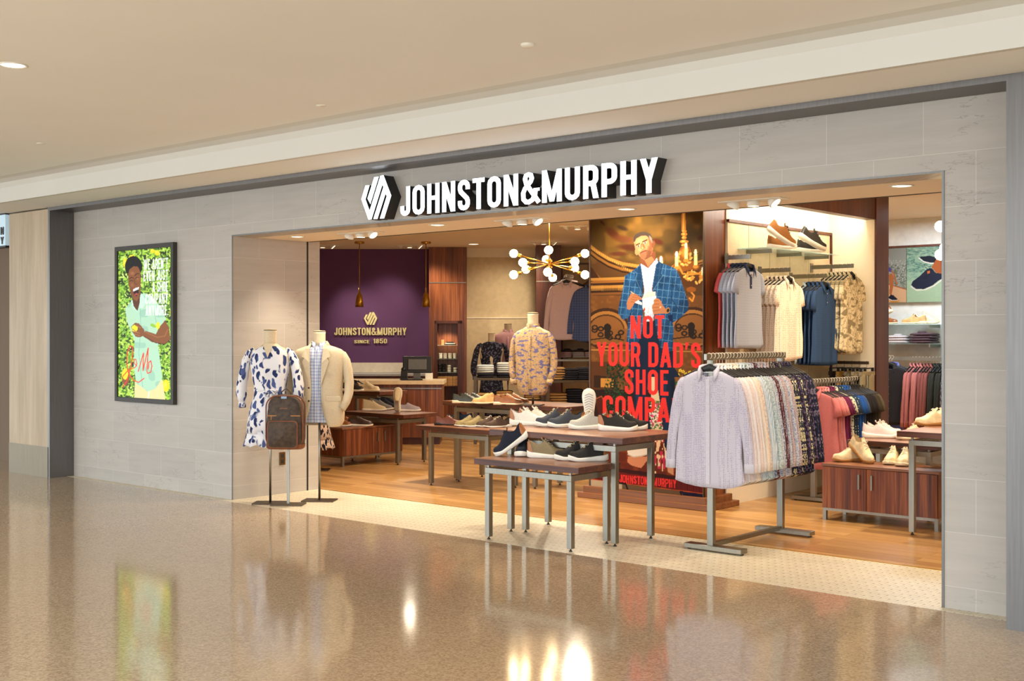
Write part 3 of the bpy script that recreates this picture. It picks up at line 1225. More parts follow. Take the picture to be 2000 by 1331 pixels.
def make_shoe(name, label, kind, up, sole, lace, heel=None, lining=(60, 50, 44), tread=False):
    """toe along +x, heel at x=0, ground at z=0"""
    t = thing(name, label, 'shoe')
    Ls = 0.295
    if kind == 'sneaker':
        zs = [(0, .040), (.12, .034), (.45, .024), (.8, .020), (1, .034)]
        top = [(0, .070), (.05, .088), (.12, .078), (.25, .060), (.36, .075), (.43, .092), (.5, .082), (.62, .062), (.75, .044), (.88, .032), (.96, .022), (1, .008)]
        wfac, stin = 1.0, 0.030
    elif kind == 'runner':
        zs = [(0, .052), (.12, .040), (.45, .030), (.8, .024), (1, .044)]
        top = [(0, .065), (.05, .090), (.12, .076), (.25, .056), (.36, .072), (.43, .090), (.5, .080), (.62, .060), (.75, .042), (.88, .030), (.96, .020), (1, .006)]
        wfac, stin = 1.0, 0.032
    elif kind == 'slip':
        zs = [(0, .026), (.5, .020), (.85, .018), (1, .026)]
        top = [(0, .076), (.05, .090), (.15, .080), (.28, .070), (.40, .080), (.46, .092), (.6, .072), (.75, .056), (.9, .043), (.97, .030), (1, .010)]
        wfac, stin = .96, .026
    elif kind == 'boot':
        zs = [(0, .026), (.5, .020), (.85, .018), (1, .024)]
        top = [(0, .125), (.05, .146), (.15, .140), (.28, .134), (.36, .128), (.44, .112), (.55, .088), (.7, .062), (.9, .043), (.97, .030), (1, .010)]
        wfac, stin = .96, .024
    else:  # dress
        zs = [(0, .026), (.22, .026), (.26, .014), (.5, .012), (.85, .012), (1, .018)]
        top = [(0, .058), (.05, .068), (.15, .056), (.28, .046), (.38, .060), (.44, .074), (.5, .068), (.62, .052), (.75, .038), (.9, .028), (.97, .020), (1, .006)]
        wfac, stin = .96, .020
    if kind in ('sneaker', 'runner'):
        top = [(0, .088), (.05, .100), (.12, .094), (.2, .080), (.28, .078), (.36, .094), (.43, .116), (.5, .102), (.62, .080), (.75, .060), (.86, .048), (.93, .042), (.975, .030), (1, .012)]
    elif kind == 'dress':
        top = [(0, .078), (.05, .090), (.12, .084), (.25, .070), (.36, .082), (.44, .102), (.5, .096), (.62, .074), (.75, .056), (.88, .047), (.95, .040), (.98, .028), (1, .012)]
    hw = [(0, .016), (.02, .026), (.06, .034), (.15, .037), (.35, .036), (.5, .041), (.65, .050), (.78, .052), (.88, .047), (.94, .038), (.975, .025), (1, .008)]
    zx, zy = zip(*zs)
    tx, ty = zip(*top)
    hx, hy = zip(*hw)
    st = [0, .01, .03, .06, .10, .15, .2, .25, .3, .35, .395, .43, .47, .52, .58, .64, .7, .76, .82, .87, .91, .945, .97, .988, 1]
    n = 18
    rings = []
    for s in st:
        w = interp(s, hx, hy) * wfac
        h = interp(s, tx, ty)
        z0 = interp(s, zx, zy)
        x = s * Ls
        off_ = 0.006 * math.sin(PI * min(1, s * 1.1))
        opening = .02 < s < .41
        ring = []
        for j in range(n + 1):
            a = PI * j / n
            cy = math.cos(a)
            y = w * math.copysign(abs(cy) ** .55, cy)
            z = h * (max(0, math.sin(a)) ** .62)
            lean = 1 - .30 * (z / max(h, .001)) * (0.9 if s < .5 else .6)
            y *= lean
            if opening and 5 < j < n - 5:
                z = .014
                y = w * .62 * cy * 2.2
            ring.append((x + (0.004 if s < .02 and z > .05 else 0), y + off_, z0 + z - .004))
        rings.append(ring)
    m = MB()
    m.loops(rings, closed=False, cap0=True, cap1=True)
    # split off the lining faces
    op = [i for i, s in enumerate(st) if .02 < s < .41]
    li = MB()
    keep = []
    nn = n + 1
    for f in m.f:
        if len(f) == 4:
            i, j = divmod(min(f), nn)
            a, b = i, i + 1
            if (a in op or b in op) and 5 <= j < n - 5:
                li.f.append(f)
                continue
        keep.append(f)
    li.v = m.v
    m.f = keep
    li.mi = [0] * len(li.f)
    m.mi = [0] * len(m.f)
    m.build('upper', up, t, True)
    li.build('lining', plain('lining_%d_%d' % lining[:2], lining, .8), t, True)
    # sole
    rings = []
    for s in st:
        w = interp(s, hx, hy) * wfac * 1.06 + .003
        z0 = interp(s, zx, zy)
        spring = .012 * max(0, (s - .72) / .28) ** 2
        hr = .010 * max(0, (.10 - s) / .1) if kind in ('sneaker', 'runner') else 0
        if kind == 'dress' and .26 < s < .4:
            spring = .004
        x = s * (Ls + .010) - .004
        off_ = 0.006 * math.sin(PI * min(1, s * 1.1))
        r = []
        for (fy, fz) in ((-.86, 0), (-.97, .25), (-1.0, .6), (-.97, 1.0), (-.5, 1.0), (.5, 1.0), (.97, 1.0), (1.0, .6), (.97, .25), (.86, 0)):
            r.append((x, w * fy + off_, spring + hr + fz * max(.004, z0 - spring - hr + .004)))
        rings.append(r)
    so = MB()
    so.loops(rings, True, True, True)
    so_o = so.build('sole', sole, t, True)
    if tread:
        m = MB()
        for k in range(11):
            x = .05 + k * .020
            w = interp(x / Ls, hx, hy) * .72
            for sgn in (-1, 1):
                m.add([(x, .004, -.0012), (x + .009, .004, -.0012), (x + .009 - .016, .004 + sgn * w, -.0012), (x - .016, .004 + sgn * w, -.0012),
                       (x, .004, .004), (x + .009, .004, .004), (x - .007, .004 + sgn * w, .004), (x - .016, .004 + sgn * w, .004)],
                      [(0, 1, 2, 3), (0, 1, 5, 4), (1, 2, 6, 5), (2, 3, 7, 6), (3, 0, 4, 7)])
        m.build('tread', plain('tread_grey', (176, 172, 164), .8), so_o)
    if heel is not None:
        rr = []
        for s in (0, .012, .035, .07, .11, .15):
            w = interp(s, hx, hy) * wfac
            h = interp(s, tx, ty) * (.78 if s < .1 else .6 if s < .13 else .3)
            z0 = interp(s, zx, zy)
            r = []
            for j in range(9):
                f = j / 8
                for_ = -w + 2 * w * f
            pts = []
            for sgn in (-1, 1):
                for q in range(4):
                    z = h * q / 3
                    lean = 1 - .27 * (z / interp(s, tx, ty))
                    pts.append((sgn, w * lean + .0018, z0 + z))
            rr.append((s, pts))
        m = MB()
        for sgn in (0, 4):
            rings = [[(s * Ls - .002, (-1 if sgn == 0 else 1) * p[sgn + q][1] + 0.002, p[sgn + q][2]) for q in range(4)] for s, p in rr]
            m.loops(rings, closed=False)
        # back of the heel
        p = rr[0][1]
        m.loops([[(-.003, -p[q][1] + .002, p[q][2]) for q in range(4)], [(-.006, 0.002, p[q][2]) for q in range(4)], [(-.003, p[4 + q][1] + .002, p[4 + q][2]) for q in range(4)]], closed=False)
        m.build('heel_patch', heel, t, True)
    if lace is not None:
        m = MB()
        for k in range(5):
            s = .46 + .045 * k
            x = s * Ls
            z = interp(s, zx, zy) + interp(s, tx, ty)
            w = .017 + .001 * k
            sk = .006 if k % 2 else -.006
            m.tube([(x - sk, -w + .004, z - .010), (x - sk * .5, -w * .5 + .004, z - .002), (x, .004, z + .0008), (x + sk * .5, w * .5 + .004, z - .002), (x + sk, w + .004, z - .010)], .0032, 6)
        s = .455
        x = s * Ls
        z = interp(s, zx, zy) + interp(s, tx, ty)
        if kind != 'dress':
            for q in (-1, 1):
                m.tube([(x, .004, z), (x + .004, .004 + q * .014, z + .006), (x + .012, .004 + q * .026, z - .004), (x + .02, .004 + q * .012, z - .004), (x, .004, z)], .0018, 6)
        m.build('laces', lace, t, True)
    if kind in ('sneaker', 'runner'):
        m = MB()
        x = .40 * Ls
        z = interp(.40, zx, zy) + interp(.40, tx, ty)
        m.loops([[(x + .012, -.018 + .004, z - .018), (x + .012, .018 + .004, z - .018)], [(x, -.019 + .004, z - .002), (x, .019 + .004, z - .002)], [(x - .010, -.015 + .004, z + .014), (x - .010, .015 + .004, z + .014)]], closed=False)
        m.build('tongue', up, t, True, solid=.005)
        MB().box(x - .0125, -.004, z + .002, x - .004, .012, z + .017).build('tongue_tab', heel or up, t)
    return t


def knit(name, rgb):
    if name in MATS:
        return MATS[name]
    t = NT(name, .8, 0, .25)
    c = srgb(rgb)
    n = t.noise(t.obj(), 260, 2)
    t.setc(t.ramp(n, [(0.35, tuple(k * .8 for k in c)), (0.65, tuple(min(1, k * 1.1) for k in c))]))
    t.bump(n, .25, .002)
    MATS[name] = t.m
    return t.m


def leather(name, rgb, rough=.38):
    if name in MATS:
        return MATS[name]
    t = NT(name, rough, 0, .5)
    c = srgb(rgb)
    n = t.noise(t.obj(), 22, 3)
    t.setc(t.ramp(n, [(0.3, tuple(k * .75 for k in c)), (0.7, tuple(min(1, k * 1.15) for k in c))]))
    MATS[name] = t.m
    return t.m


SOLEW = plain('white_rubber', (236, 230, 216), .55)
SOLEG = plain('gum_rubber', (166, 118, 66), .6)
SOLED = plain('dark_rubber', (40, 34, 34), .6)
SOLEC = plain('cream_rubber', (226, 208, 172), .6)
TANL = leather('tan_leather', (172, 106, 52))
LACEW = plain('white_lace', (226, 216, 196), .8)
LACEB = plain('black_lace', (34, 34, 38), .8)
def speckle():
    t = NT('speckled_lace', .8)
    n = t.noise(t.obj(), 190, 1)
    t.setc(t.ramp(n, [(0.46, srgb((30, 28, 28))), (0.50, srgb((226, 206, 166)))]))
    return t.m


LACET = speckle()

SHOES = {}


def shoe(key, pos, rz, label, group=None, rot=None, **kw):
    """place a shoe of a style; the first is the pattern for the rest"""
    if key not in SHOES:
        SHOES[key] = make_shoe(*STYLES[key][:1], label, *STYLES[key][1:])
        o = SHOES[key]
        o.location = pos
        o.rotation_euler = rot or (0, 0, rz)
        if group:
            o['group'] = group
        return o
    o, _ = dup(SHOES[key], pos, rot or rz, label, group)
    if not group and 'group' in o:
        del o['group']
    return o


STYLES = {
    'white': ('sneaker', 'runner', knit('white_knit', (236, 228, 214)), SOLEW, LACEW, TANL, (190, 170, 150)),
    'charcoal': ('sneaker', 'runner', knit('charcoal_knit', (66, 70, 78)), SOLEW, LACET, TANL, (40, 44, 50)),
    'grey': ('sneaker', 'runner', knit('grey_knit', (186, 184, 172)), SOLEW, LACET, TANL, (150, 146, 136)),
    'grey_sole': ('sneaker', 'runner', knit('grey_knit', (186, 184, 172)), SOLEW, LACET, TANL, (150, 146, 136), True),
    'black': ('sneaker', 'runner', knit('black_knit', (46, 43, 40)), SOLEW, LACET, TANL, (36, 32, 30)),
    'navy': ('sneaker', 'runner', knit('navy_knit', (34, 37, 50)), SOLEW, LACEB, TANL, (26, 28, 38)),
    'khaki': ('sneaker', 'runner', knit('khaki_knit', (142, 124, 92)), SOLEW, LACET, TANL, (196, 164, 124)),
    'tanup': ('sneaker', 'sneaker', knit('tan_suede', (158, 104, 52)), SOLEW, LACEB, None, (70, 46, 30)),
    'blackl': ('sneaker', 'sneaker', leather('black_leather', (44, 42, 40)), SOLEW, LACEB, None, (34, 32, 30)),
    'cream': ('sneaker', 'sneaker', leather('cream_leather', (224, 204, 164), .6), SOLEG, LACEW, None, (200, 178, 138)),
    'creamw': ('sneaker', 'sneaker', leather('cream_leather', (224, 204, 164), .6), SOLEC, LACEW, TANL, (200, 178, 138)),
    'blush': ('sneaker', 'runner', knit('blush_knit', (232, 214, 210)), SOLEW, LACEW, None, (230, 216, 190)),
    'dblack': ('dress_shoe', 'dress', leather('green_black_leather', (52, 52, 42)), SOLEC, LACEB, None, (60, 44, 36)),
    'dtan': ('desert_shoe', 'dress', leather('sand_suede', (204, 160, 102), .8), SOLEC, None, None, (120, 84, 56)),
    'dcognac': ('dress_shoe', 'dress', leather('cognac_leather', (142, 84, 40)), SOLEC, LACEW, None, (90, 50, 30)),
    'dbrown': ('dress_shoe', 'dress', leather('brown_leather', (108, 54, 34)), SOLED, LACEB, None, (90, 50, 34)),
    'dblue': ('dress_shoe', 'slip', leather('blue_suede', (58, 76, 96), .8), SOLED, None, None, (50, 40, 34)),
    'dolive': ('dress_shoe', 'dress', leather('olive_suede', (150, 132, 88), .85), SOLEW, LACET, None, (110, 94, 60)),
    'dchoc': ('dress_shoe', 'dress', leather('chocolate_suede', (78, 58, 46), .85), SOLEW, LACEW, None, (60, 44, 36)),
    'bcream': ('ankle_sneaker', 'boot', knit('oat_knit', (212, 194, 156)), SOLEW, None, None, (180, 160, 130)),
    'bgrey': ('ankle_sneaker', 'boot', knit('mid_grey_knit', (128, 124, 120)), SOLEW, None, None, (80, 76, 74)),
    'bnavy': ('ankle_sneaker', 'boot', knit('ink_knit', (30, 34, 48)), SOLEW, None, None, (24, 26, 34)),
    'lilac': ('slip_on_shoe', 'slip', knit('lilac_knit', (172, 160, 166)), SOLEW, None, None, (120, 108, 110)),
    'oat': ('slip_on_shoe', 'slip', knit('oat_knit', (212, 194, 156)), SOLEW, None, None, (190, 170, 136)),
    'sdark': ('slip_on_shoe', 'slip', leather('plum_leather', (62, 44, 42)), SOLEW, None, None, (40, 30, 28)),
    'stan': ('slip_on_shoe', 'slip', leather('cognac_leather', (142, 84, 40)), SOLEW, None, None, (90, 50, 30)),
}


# ---------------------------------------------------------------- hanging garments
def ringpt(a, w, d, p=2.6):
    c, s = math.cos(a), math.sin(a)
    return w * math.copysign(abs(c) ** (2 / p), c), d * math.copysign(abs(s) ** (2 / p), s)


def make_top(name, label, cat, mat, long=True, L=.76, half=.255, depth=.017, trim=None, pocket=True, seed=1, flare=1.0, vest=False, sleeve_half=1.0, label_patch=False, hem=0.045, collar='shirt'):
    """a shirt hanging from z=0 (base of the collar), front towards -y"""
    rnd = random.Random(seed)
    ph = [rnd.uniform(0, 6.28) for _ in range(4)]
    t = thing(name, label, cat)
    nr = 40
    lv = [(.066, 0.0), (.10, -.010), (.145, -.026), (.19, -.043), (.222, -.058), (.238, -.080), (.240, -.12), (.236, -.18), (.238, -.25), (.242, -.34), (.248, -.45), (.254, -.56), (.260, -.66), (.264, -.72), (.266, -.76)]
    rings = []
    for w, z in lv:
        zz = z * L / .76
        w = w * half / .255 * (1 + (flare - 1) * min(1, -z / .76))
        r = []
        f = min(1, max(0, (-z - .1) / .45))
        for k in range(nr):
            a = 2 * PI * k / nr
            dd = depth * (1.25 if z > -.3 else 1.0)
            x, y = ringpt(a, w, dd)
            fold = (.010 * math.sin(x * 34 + ph[0]) + .007 * math.sin(x * 61 + ph[1])) * f
            fold *= min(1, abs(x) / .06)
            y += fold * (1 if y < 0 else .6)
            x += .006 * math.sin(zz * 17 + ph[2]) * f
            z2 = zz
            if z > -.03 and y < 0 and abs(x) < .075:
                z2 -= (.062 if z == 0.0 else .058) * (1 - (abs(x) / .075) ** 1.5) * (1.0 if z > -.02 else .35)
            if -z > .70:
                q = (-z - .70) / .06
                z2 += q * hem * (1.2 * (abs(x) / w) ** 3 - .25) - q * .006 * math.sin(a * 3 + ph[3])
            r.append((x, y, z2))
        rings.append(r)
    m = MB()
    m.loops(rings, True, False, True)
    body = m.build('body', mat, t, True)
    tm = trim or mat
    if not vest:
        for s in (-1, 1):
            m = MB()
            if long:
                oi = [(.190, -.044, .186, -.072), (.222, -.056, .196, -.12), (.246, -.082, .200, -.18), (.272, -.15, .204, -.24), (.298, -.26, .222, -.31), (.322, -.40, .246, -.42), (.336, -.52, .262, -.53), (.340, -.60, .266, -.60)]
                ds = [.012, .020, .023, .024, .022, .021, .020, .018]
            else:
                k = sleeve_half
                oi = [(.186, -.044, .182, -.072), (.220, -.056, .190, -.12), (.246, -.080, .196, -.17), (.272, -.140, .198, -.222), (.294, -.225, .202, -.262)]
                ds = [.012, .020, .024, .026, .027]
            rg = []
            for i, (ox_, oz_, ix_, iz_) in enumerate(oi):
                mx, mz = (ox_ + ix_) / 2, (oz_ + iz_) / 2
                vx, vz = (ox_ - ix_) / 2, (oz_ - iz_) / 2
                r = []
                for q in range(16):
                    a = 2 * PI * q / 16
                    e = .006 * math.sin(3 * a + i * 1.3 + ph[0]) if 1 < i else 0
                    c_ = math.cos(a) * (1 + e * 6)
                    r.append((s * (mx + vx * c_) * half / .255, math.sin(a) * ds[i] + e - .002, (mz + vz * c_) * L / .76))
                rg.append(r)
            m.loops(rg, True, True, not long)
            so = m.build('sleeve', mat, t, True)
            if long:
                m = MB()
                a = [tuple(np.array(p) * 1.0) for p in rg[-1]]
                cx = sum(p[0] for p in a) / 16
                cyy = sum(p[1] for p in a) / 16
                g = lambda k, dz: [(cx + (p[0] - cx) * k, cyy + (p[1] - cyy) * k, p[2] + dz) for p in a]
                m.loops([g(1.02, .004), g(1.06, -.004), g(1.05, -.062), g(.9, -.062)], True, False, True)
                m.build('cuff', tm, so, True)
    # collar: stand plus turned leaf
    nc = 22
    if collar == 'shirt':
        A, B, Cc, D = [], [], [], []
        for i in range(nc + 1):
            f = i / nc
            a = R_(-90 + 36 + (360 - 72) * f)
            e = max(0, 1 - min(f, 1 - f) * 7)
            wx, wy = .074, .026
            c_, s_ = math.cos(a), math.sin(a)
            back = max(0, s_)
            A.append((wx * c_ * 1.0, wy * s_ - .004 * e, -.006 - .030 * e))
            B.append((wx * c_ * .92, wy * s_ * .95, .024 + .016 * back - .036 * e))
            Cc.append((wx * c_ * 1.05, wy * s_ * 1.2 - .003, .026 + .016 * back - .036 * e))
            D.append((wx * c_ * (1.18 + .10 * e), wy * s_ * 1.35 - .008 - .008 * e, -.006 - .084 * e))
        m = MB()
        m.loops([A, B, Cc, D], closed=False)
        m.build('collar', tm, t, True, solid=.0025)
    elif collar == 'crew':
        m = MB()
        m.loops([[(.07 * math.cos(a), .022 * math.sin(a) - .002, -.006 - .02 * max(0, -math.sin(a))) for a in np.linspace(0, 2 * PI, 20)[:-1]],
                 [(.062 * math.cos(a), .019 * math.sin(a), .012 - .03 * max(0, -math.sin(a))) for a in np.linspace(0, 2 * PI, 20)[:-1]]], True)
        m.build('collar', tm, t, True, solid=.003)
    # placket and buttons
    yf = -depth * 1.25 - .0035
    if collar == 'shirt':
        m = MB()
        zend = -L + .02 if long or pocket == 'full' else -.19
        m.loops([[(-.015, yf, -.066), (.015, yf, -.066)], [(-.015, yf + .001, -.30 if zend < -.3 else zend), (.015, yf + .001, -.30 if zend < -.3 else zend)]] + ([[(-.015, yf + .002, zend), (.015, yf + .002, zend)]] if zend < -.3 else []), closed=False)
        m.build('placket', tm, t, solid=.003)
        m = MB()
        z = -.078
        while z > zend + .02:
            m.lathe([(.0045, 0), (.0045, .002), (.001, .002)], (0, 0, 0), 10)
            st_ = len(m.v) - 30
            for i in range(st_, len(m.v)):
                x, y, zz = m.v[i]
                m.v[i] = (x, yf - .0025 - zz, z + y)
            z -= .085
        m.build('buttons', plain('shirt_button', (214, 206, 196), .4), t)
    if label_patch:
        MB().box(-.020, .008, -.012, .020, .012, .004).build('neck_label', DARK, t)
        MB().box(-.052, -.020, -.022, .052, .016, -.018).build('neck_lining', plain('neck_lining', (206, 210, 214), .8), t)
    if pocket is True and long:
        MB().box(.055, yf - .015, -.2365, .135, yf - .014, -.234).build('pocket_hem', plain('pocket_hem', (206, 200, 210), .8), t)
    return t


def make_hanger(label):
    t = thing('clothes_hanger', label, 'hanger')
    m = MB()
    rg = []
    for i in range(15):
        f = -1 + 2 * i / 14
        x = .205 * f
        z = .020 - .072 * abs(f)
        hh = .010 + .014 * (1 - abs(f))
        dd = .005 + .006 * abs(f)
        rg.append([(x, dd * math.cos(q * PI / 4), z + hh * math.sin(q * PI / 4)) for q in range(8)])
    m.loops(rg, True, True, True)
    m.build('arms', BLACK, t, True)
    pts = [(0, 0, .03)] + [(0, 0, .075)] + [(.020 * math.sin(a), 0, .098 - .020 * math.cos(a)) for a in np.linspace(0, 4.2, 10)]
    MB().tube(pts, .0022, 6).build('hook', plain('clear_hook', (226, 216, 196), .25), t, True)
    return t


TOPS = {}
HANG = []


def hang(key, spec, mat, pos, rz, label, group, hlabel, hgroup, trim=None, tilt=0.0):
    """a garment on its own hanger; pos is the point of the rail it hangs from"""
    pos = Vector(pos)
    gp = pos - Vector((0, 0, .118))
    if not HANG:
        h = make_hanger(hlabel)
        HANG.append(h)
        h.location = gp
        h.rotation_euler = (0, 0, rz)
    else:
        h, _ = dup(HANG[0], gp, (0, 0, rz), hlabel)
    h['group'] = hgroup
    g2 = gp - Vector((0, 0, .0))
    if key not in TOPS:
        o = make_top(mat=mat, label=label, trim=trim, **spec)
        TOPS[key] = o
        o.location = g2
        o.rotation_euler = (0, 0, rz)
    else:
        o, parts = dup(TOPS[key], g2, (0, 0, rz), label)
        for nme, lst in parts.items():
            if nme in ('body', 'sleeve'):
                paint(lst, mat)
            if nme in ('cuff', 'collar', 'placket'):
                paint(lst, trim or mat)
    if group:
        o['group'] = group
    return o


# ---------------------------------------------------------------- furniture
def nest_table(label, x0, y0, x1, y1, z, lx0, ly0, lx1, ly1, group=None, th=.045, cat='table'):
    """walnut slab on a steel frame with four square legs"""
    t = thing('display_table', label, cat, (x0, y0, 0), 0, group)
    X, Y = x1 - x0, y1 - y0
    MB().box(0, 0, z - th, X, Y, z).build('tabletop', [WALNUT_TOP], t, bevel=.002)
    e = MB()
    e.box(-.001, -.002, z - th, X + .002, 0, z - .004).box(X, -.001, z - th, X + .002, Y, z - .004)
    e.build('edge_band', WALNUT_X, t)
    a, b, c, d = lx0 - x0, ly0 - y0, lx1 - x0, ly1 - y0
    zt = z - th - .022
    s = .042
    f = MB()
    f.box(a, b, zt - s, c, b + s, zt).box(a, d - s, zt - s, c, d, zt).box(a, b + s, zt - s, a + s, d - s, zt).box(c - s, b + s, zt - s, c, d - s, zt)
    f.build('frame', STEEL, t, bevel=.0015)
    for (px, py) in ((a, b), (c - s, b), (a, d - s), (c - s, d - s)):
        lg = MB().box(px, py, .022, px + s, py + s, zt - s).build('leg', STEEL, t, bevel=.0015)
        MB().lathe([(.013, 0), (.013, .006), (.006, .010), (.006, .024)], (px + s / 2, py + s / 2, 0), 12).build('foot', DARK, lg, True)
        MB().box(px + s / 2 - .008, py + s / 2 - .008, zt, px + s / 2 + .008, py + s / 2 + .008, z - th).build('spacer', STEEL, t)
    return t


def cabinet(label, x0, y0, x1, y1, z, base, face, doorsplit):
    """low walnut cabinet; doors on the -y ('front') or +x ('east') side"""
    t = thing('low_cabinet', label, 'cabinet', (x0, y0, 0))
    X, Y = x1 - x0, y1 - y0
    MB().box(0, 0, base, X, Y, z - .022).build('body', ZEBRA_Z, t)
    MB().box(-.008, -.012, z - .022, X + .012, Y + .008, z).build('cabinet_top', WALNUT_TOP, t, bevel=.002)
    f = MB()
    f.box(0, 0, base - .022, X, Y, base)
    f.build('base_frame', STEEL, t)
    for (px, py) in ((0, 0), (X - .03, 0), (0, Y - .03), (X - .03, Y - .03)):
        MB().box(px, py, 0, px + .03, py + .03, base - .022).build('leg', STEEL, t)
    if face == 'front':
        mid = X * doorsplit
        for (a, b, hx) in ((.004, mid - .003, mid - .065), (mid + .003, X - .004, mid + .045)):
            d = MB().box(a, -.018, base + .004, b, 0, z - .026).build('door', ZEBRA_Z, t, bevel=.001)
            h = MB()
            h.box(hx, -.038, z - .19, hx + .014, -.032, z - .07)
            h.box(hx, -.034, z - .19, hx + .014, -.018, z - .182).box(hx, -.034, z - .078, hx + .014, -.018, z - .07)
            h.build('handle', STEEL, d)
    else:
        mid = Y * doorsplit
        for (a, b, hy) in ((.004, mid - .003, mid - .065), (mid + .003, Y - .004, mid + .045)):
            d = MB().box(X, a, base + .004, X + .018, b, z - .026).build('door', ZEBRA_Z, t, bevel=.001)
            h = MB()
            h.box(X + .032, hy, z - .19, X + .038, hy + .014, z - .07)
            h.box(X + .018, hy, z - .19, X + .034, hy + .014, z - .182).box(X + .018, hy, z - .078, X + .034, hy + .014, z - .07)
            h.build('handle', STEEL, d)
    return t


def make_folded(label, mat, w=.26, d=.32, h=.028, collar=False):
    t = thing('folded_shirt' if collar else 'folded_trousers', label, 'clothing')
    rings = []
    m = MB()
    rg = []
    for i in range(9):
        f = i / 8
        y = -d / 2 + d * f
        e = 1 - .10 * abs(2 * f - 1) ** 6
        r = []
        for q in range(16):
            a = 2 * PI * q / 16
            c_, s_ = math.cos(a), math.sin(a)
            r.append((w / 2 * e * math.copysign(abs(c_) ** .35, c_) + .004 * math.sin(5 * f + q), y, h / 2 + h / 2 * math.copysign(abs(s_) ** .6, s_) * (1 if 0 < i < 8 else .7) + .002 * math.sin(9 * f + 2 * c_)))
        rg.append(r)
    m.loops(rg, True, True, True)
    # front fold line
    m.build('folded_body', mat, t, True)
    if collar:
        c = MB()
        c.loops([[(.045 * math.cos(a), -d / 2 + .085 + .04 * math.sin(a), h - .002) for a in np.linspace(0, 2 * PI, 14)[:-1]],
                 [(.040 * math.cos(a), -d / 2 + .085 + .034 * math.sin(a), h + .022) for a in np.linspace(0, 2 * PI, 14)[:-1]],
                 [(.060 * math.cos(a), -d / 2 + .085 + .055 * math.sin(a), h + .004) for a in np.linspace(0, 2 * PI, 14)[:-1]]], True)
        c.build('collar', mat, t, True, solid=.002)
    return t


FOLD = {}


def fold(key, pos, rz, label, mat, group, collar=False, **kw):
    if key not in FOLD:
        o = make_folded(label, mat, collar=collar, **kw)
        FOLD[key] = o
        o.location = pos
        o.rotation_euler = (0, 0, rz)
        o['group'] = group
        return o
    o, parts = dup(FOLD[key], pos, (0, 0, rz), label, group)
    for l in parts.values():
        paint(l, mat)
    return o


def stack(key, base, rz, n, h, mats, what, where, group, collar=False, rnd=None, **kw):
    rnd = rnd or random.Random(n)
    ordn = ['bottom one', 'second from bottom', 'third from bottom', 'fourth from bottom', 'fifth from bottom', 'sixth from bottom', 'seventh from bottom']
    for i in range(n):
        m_ = mats[i % len(mats)]
        pos = '%s' % (ordn[i] if i < n - 1 else 'topmost')
        p = Vector(base) + Vector((rnd.uniform(-.006, .006), rnd.uniform(-.006, .006), i * h))
        fold(key, p, rz + rnd.uniform(-.04, .04), '%s %s, %s' % (what if isinstance(what, str) else what[i % len(what)], where, pos), m_, group, collar, h=h * .98, **kw)


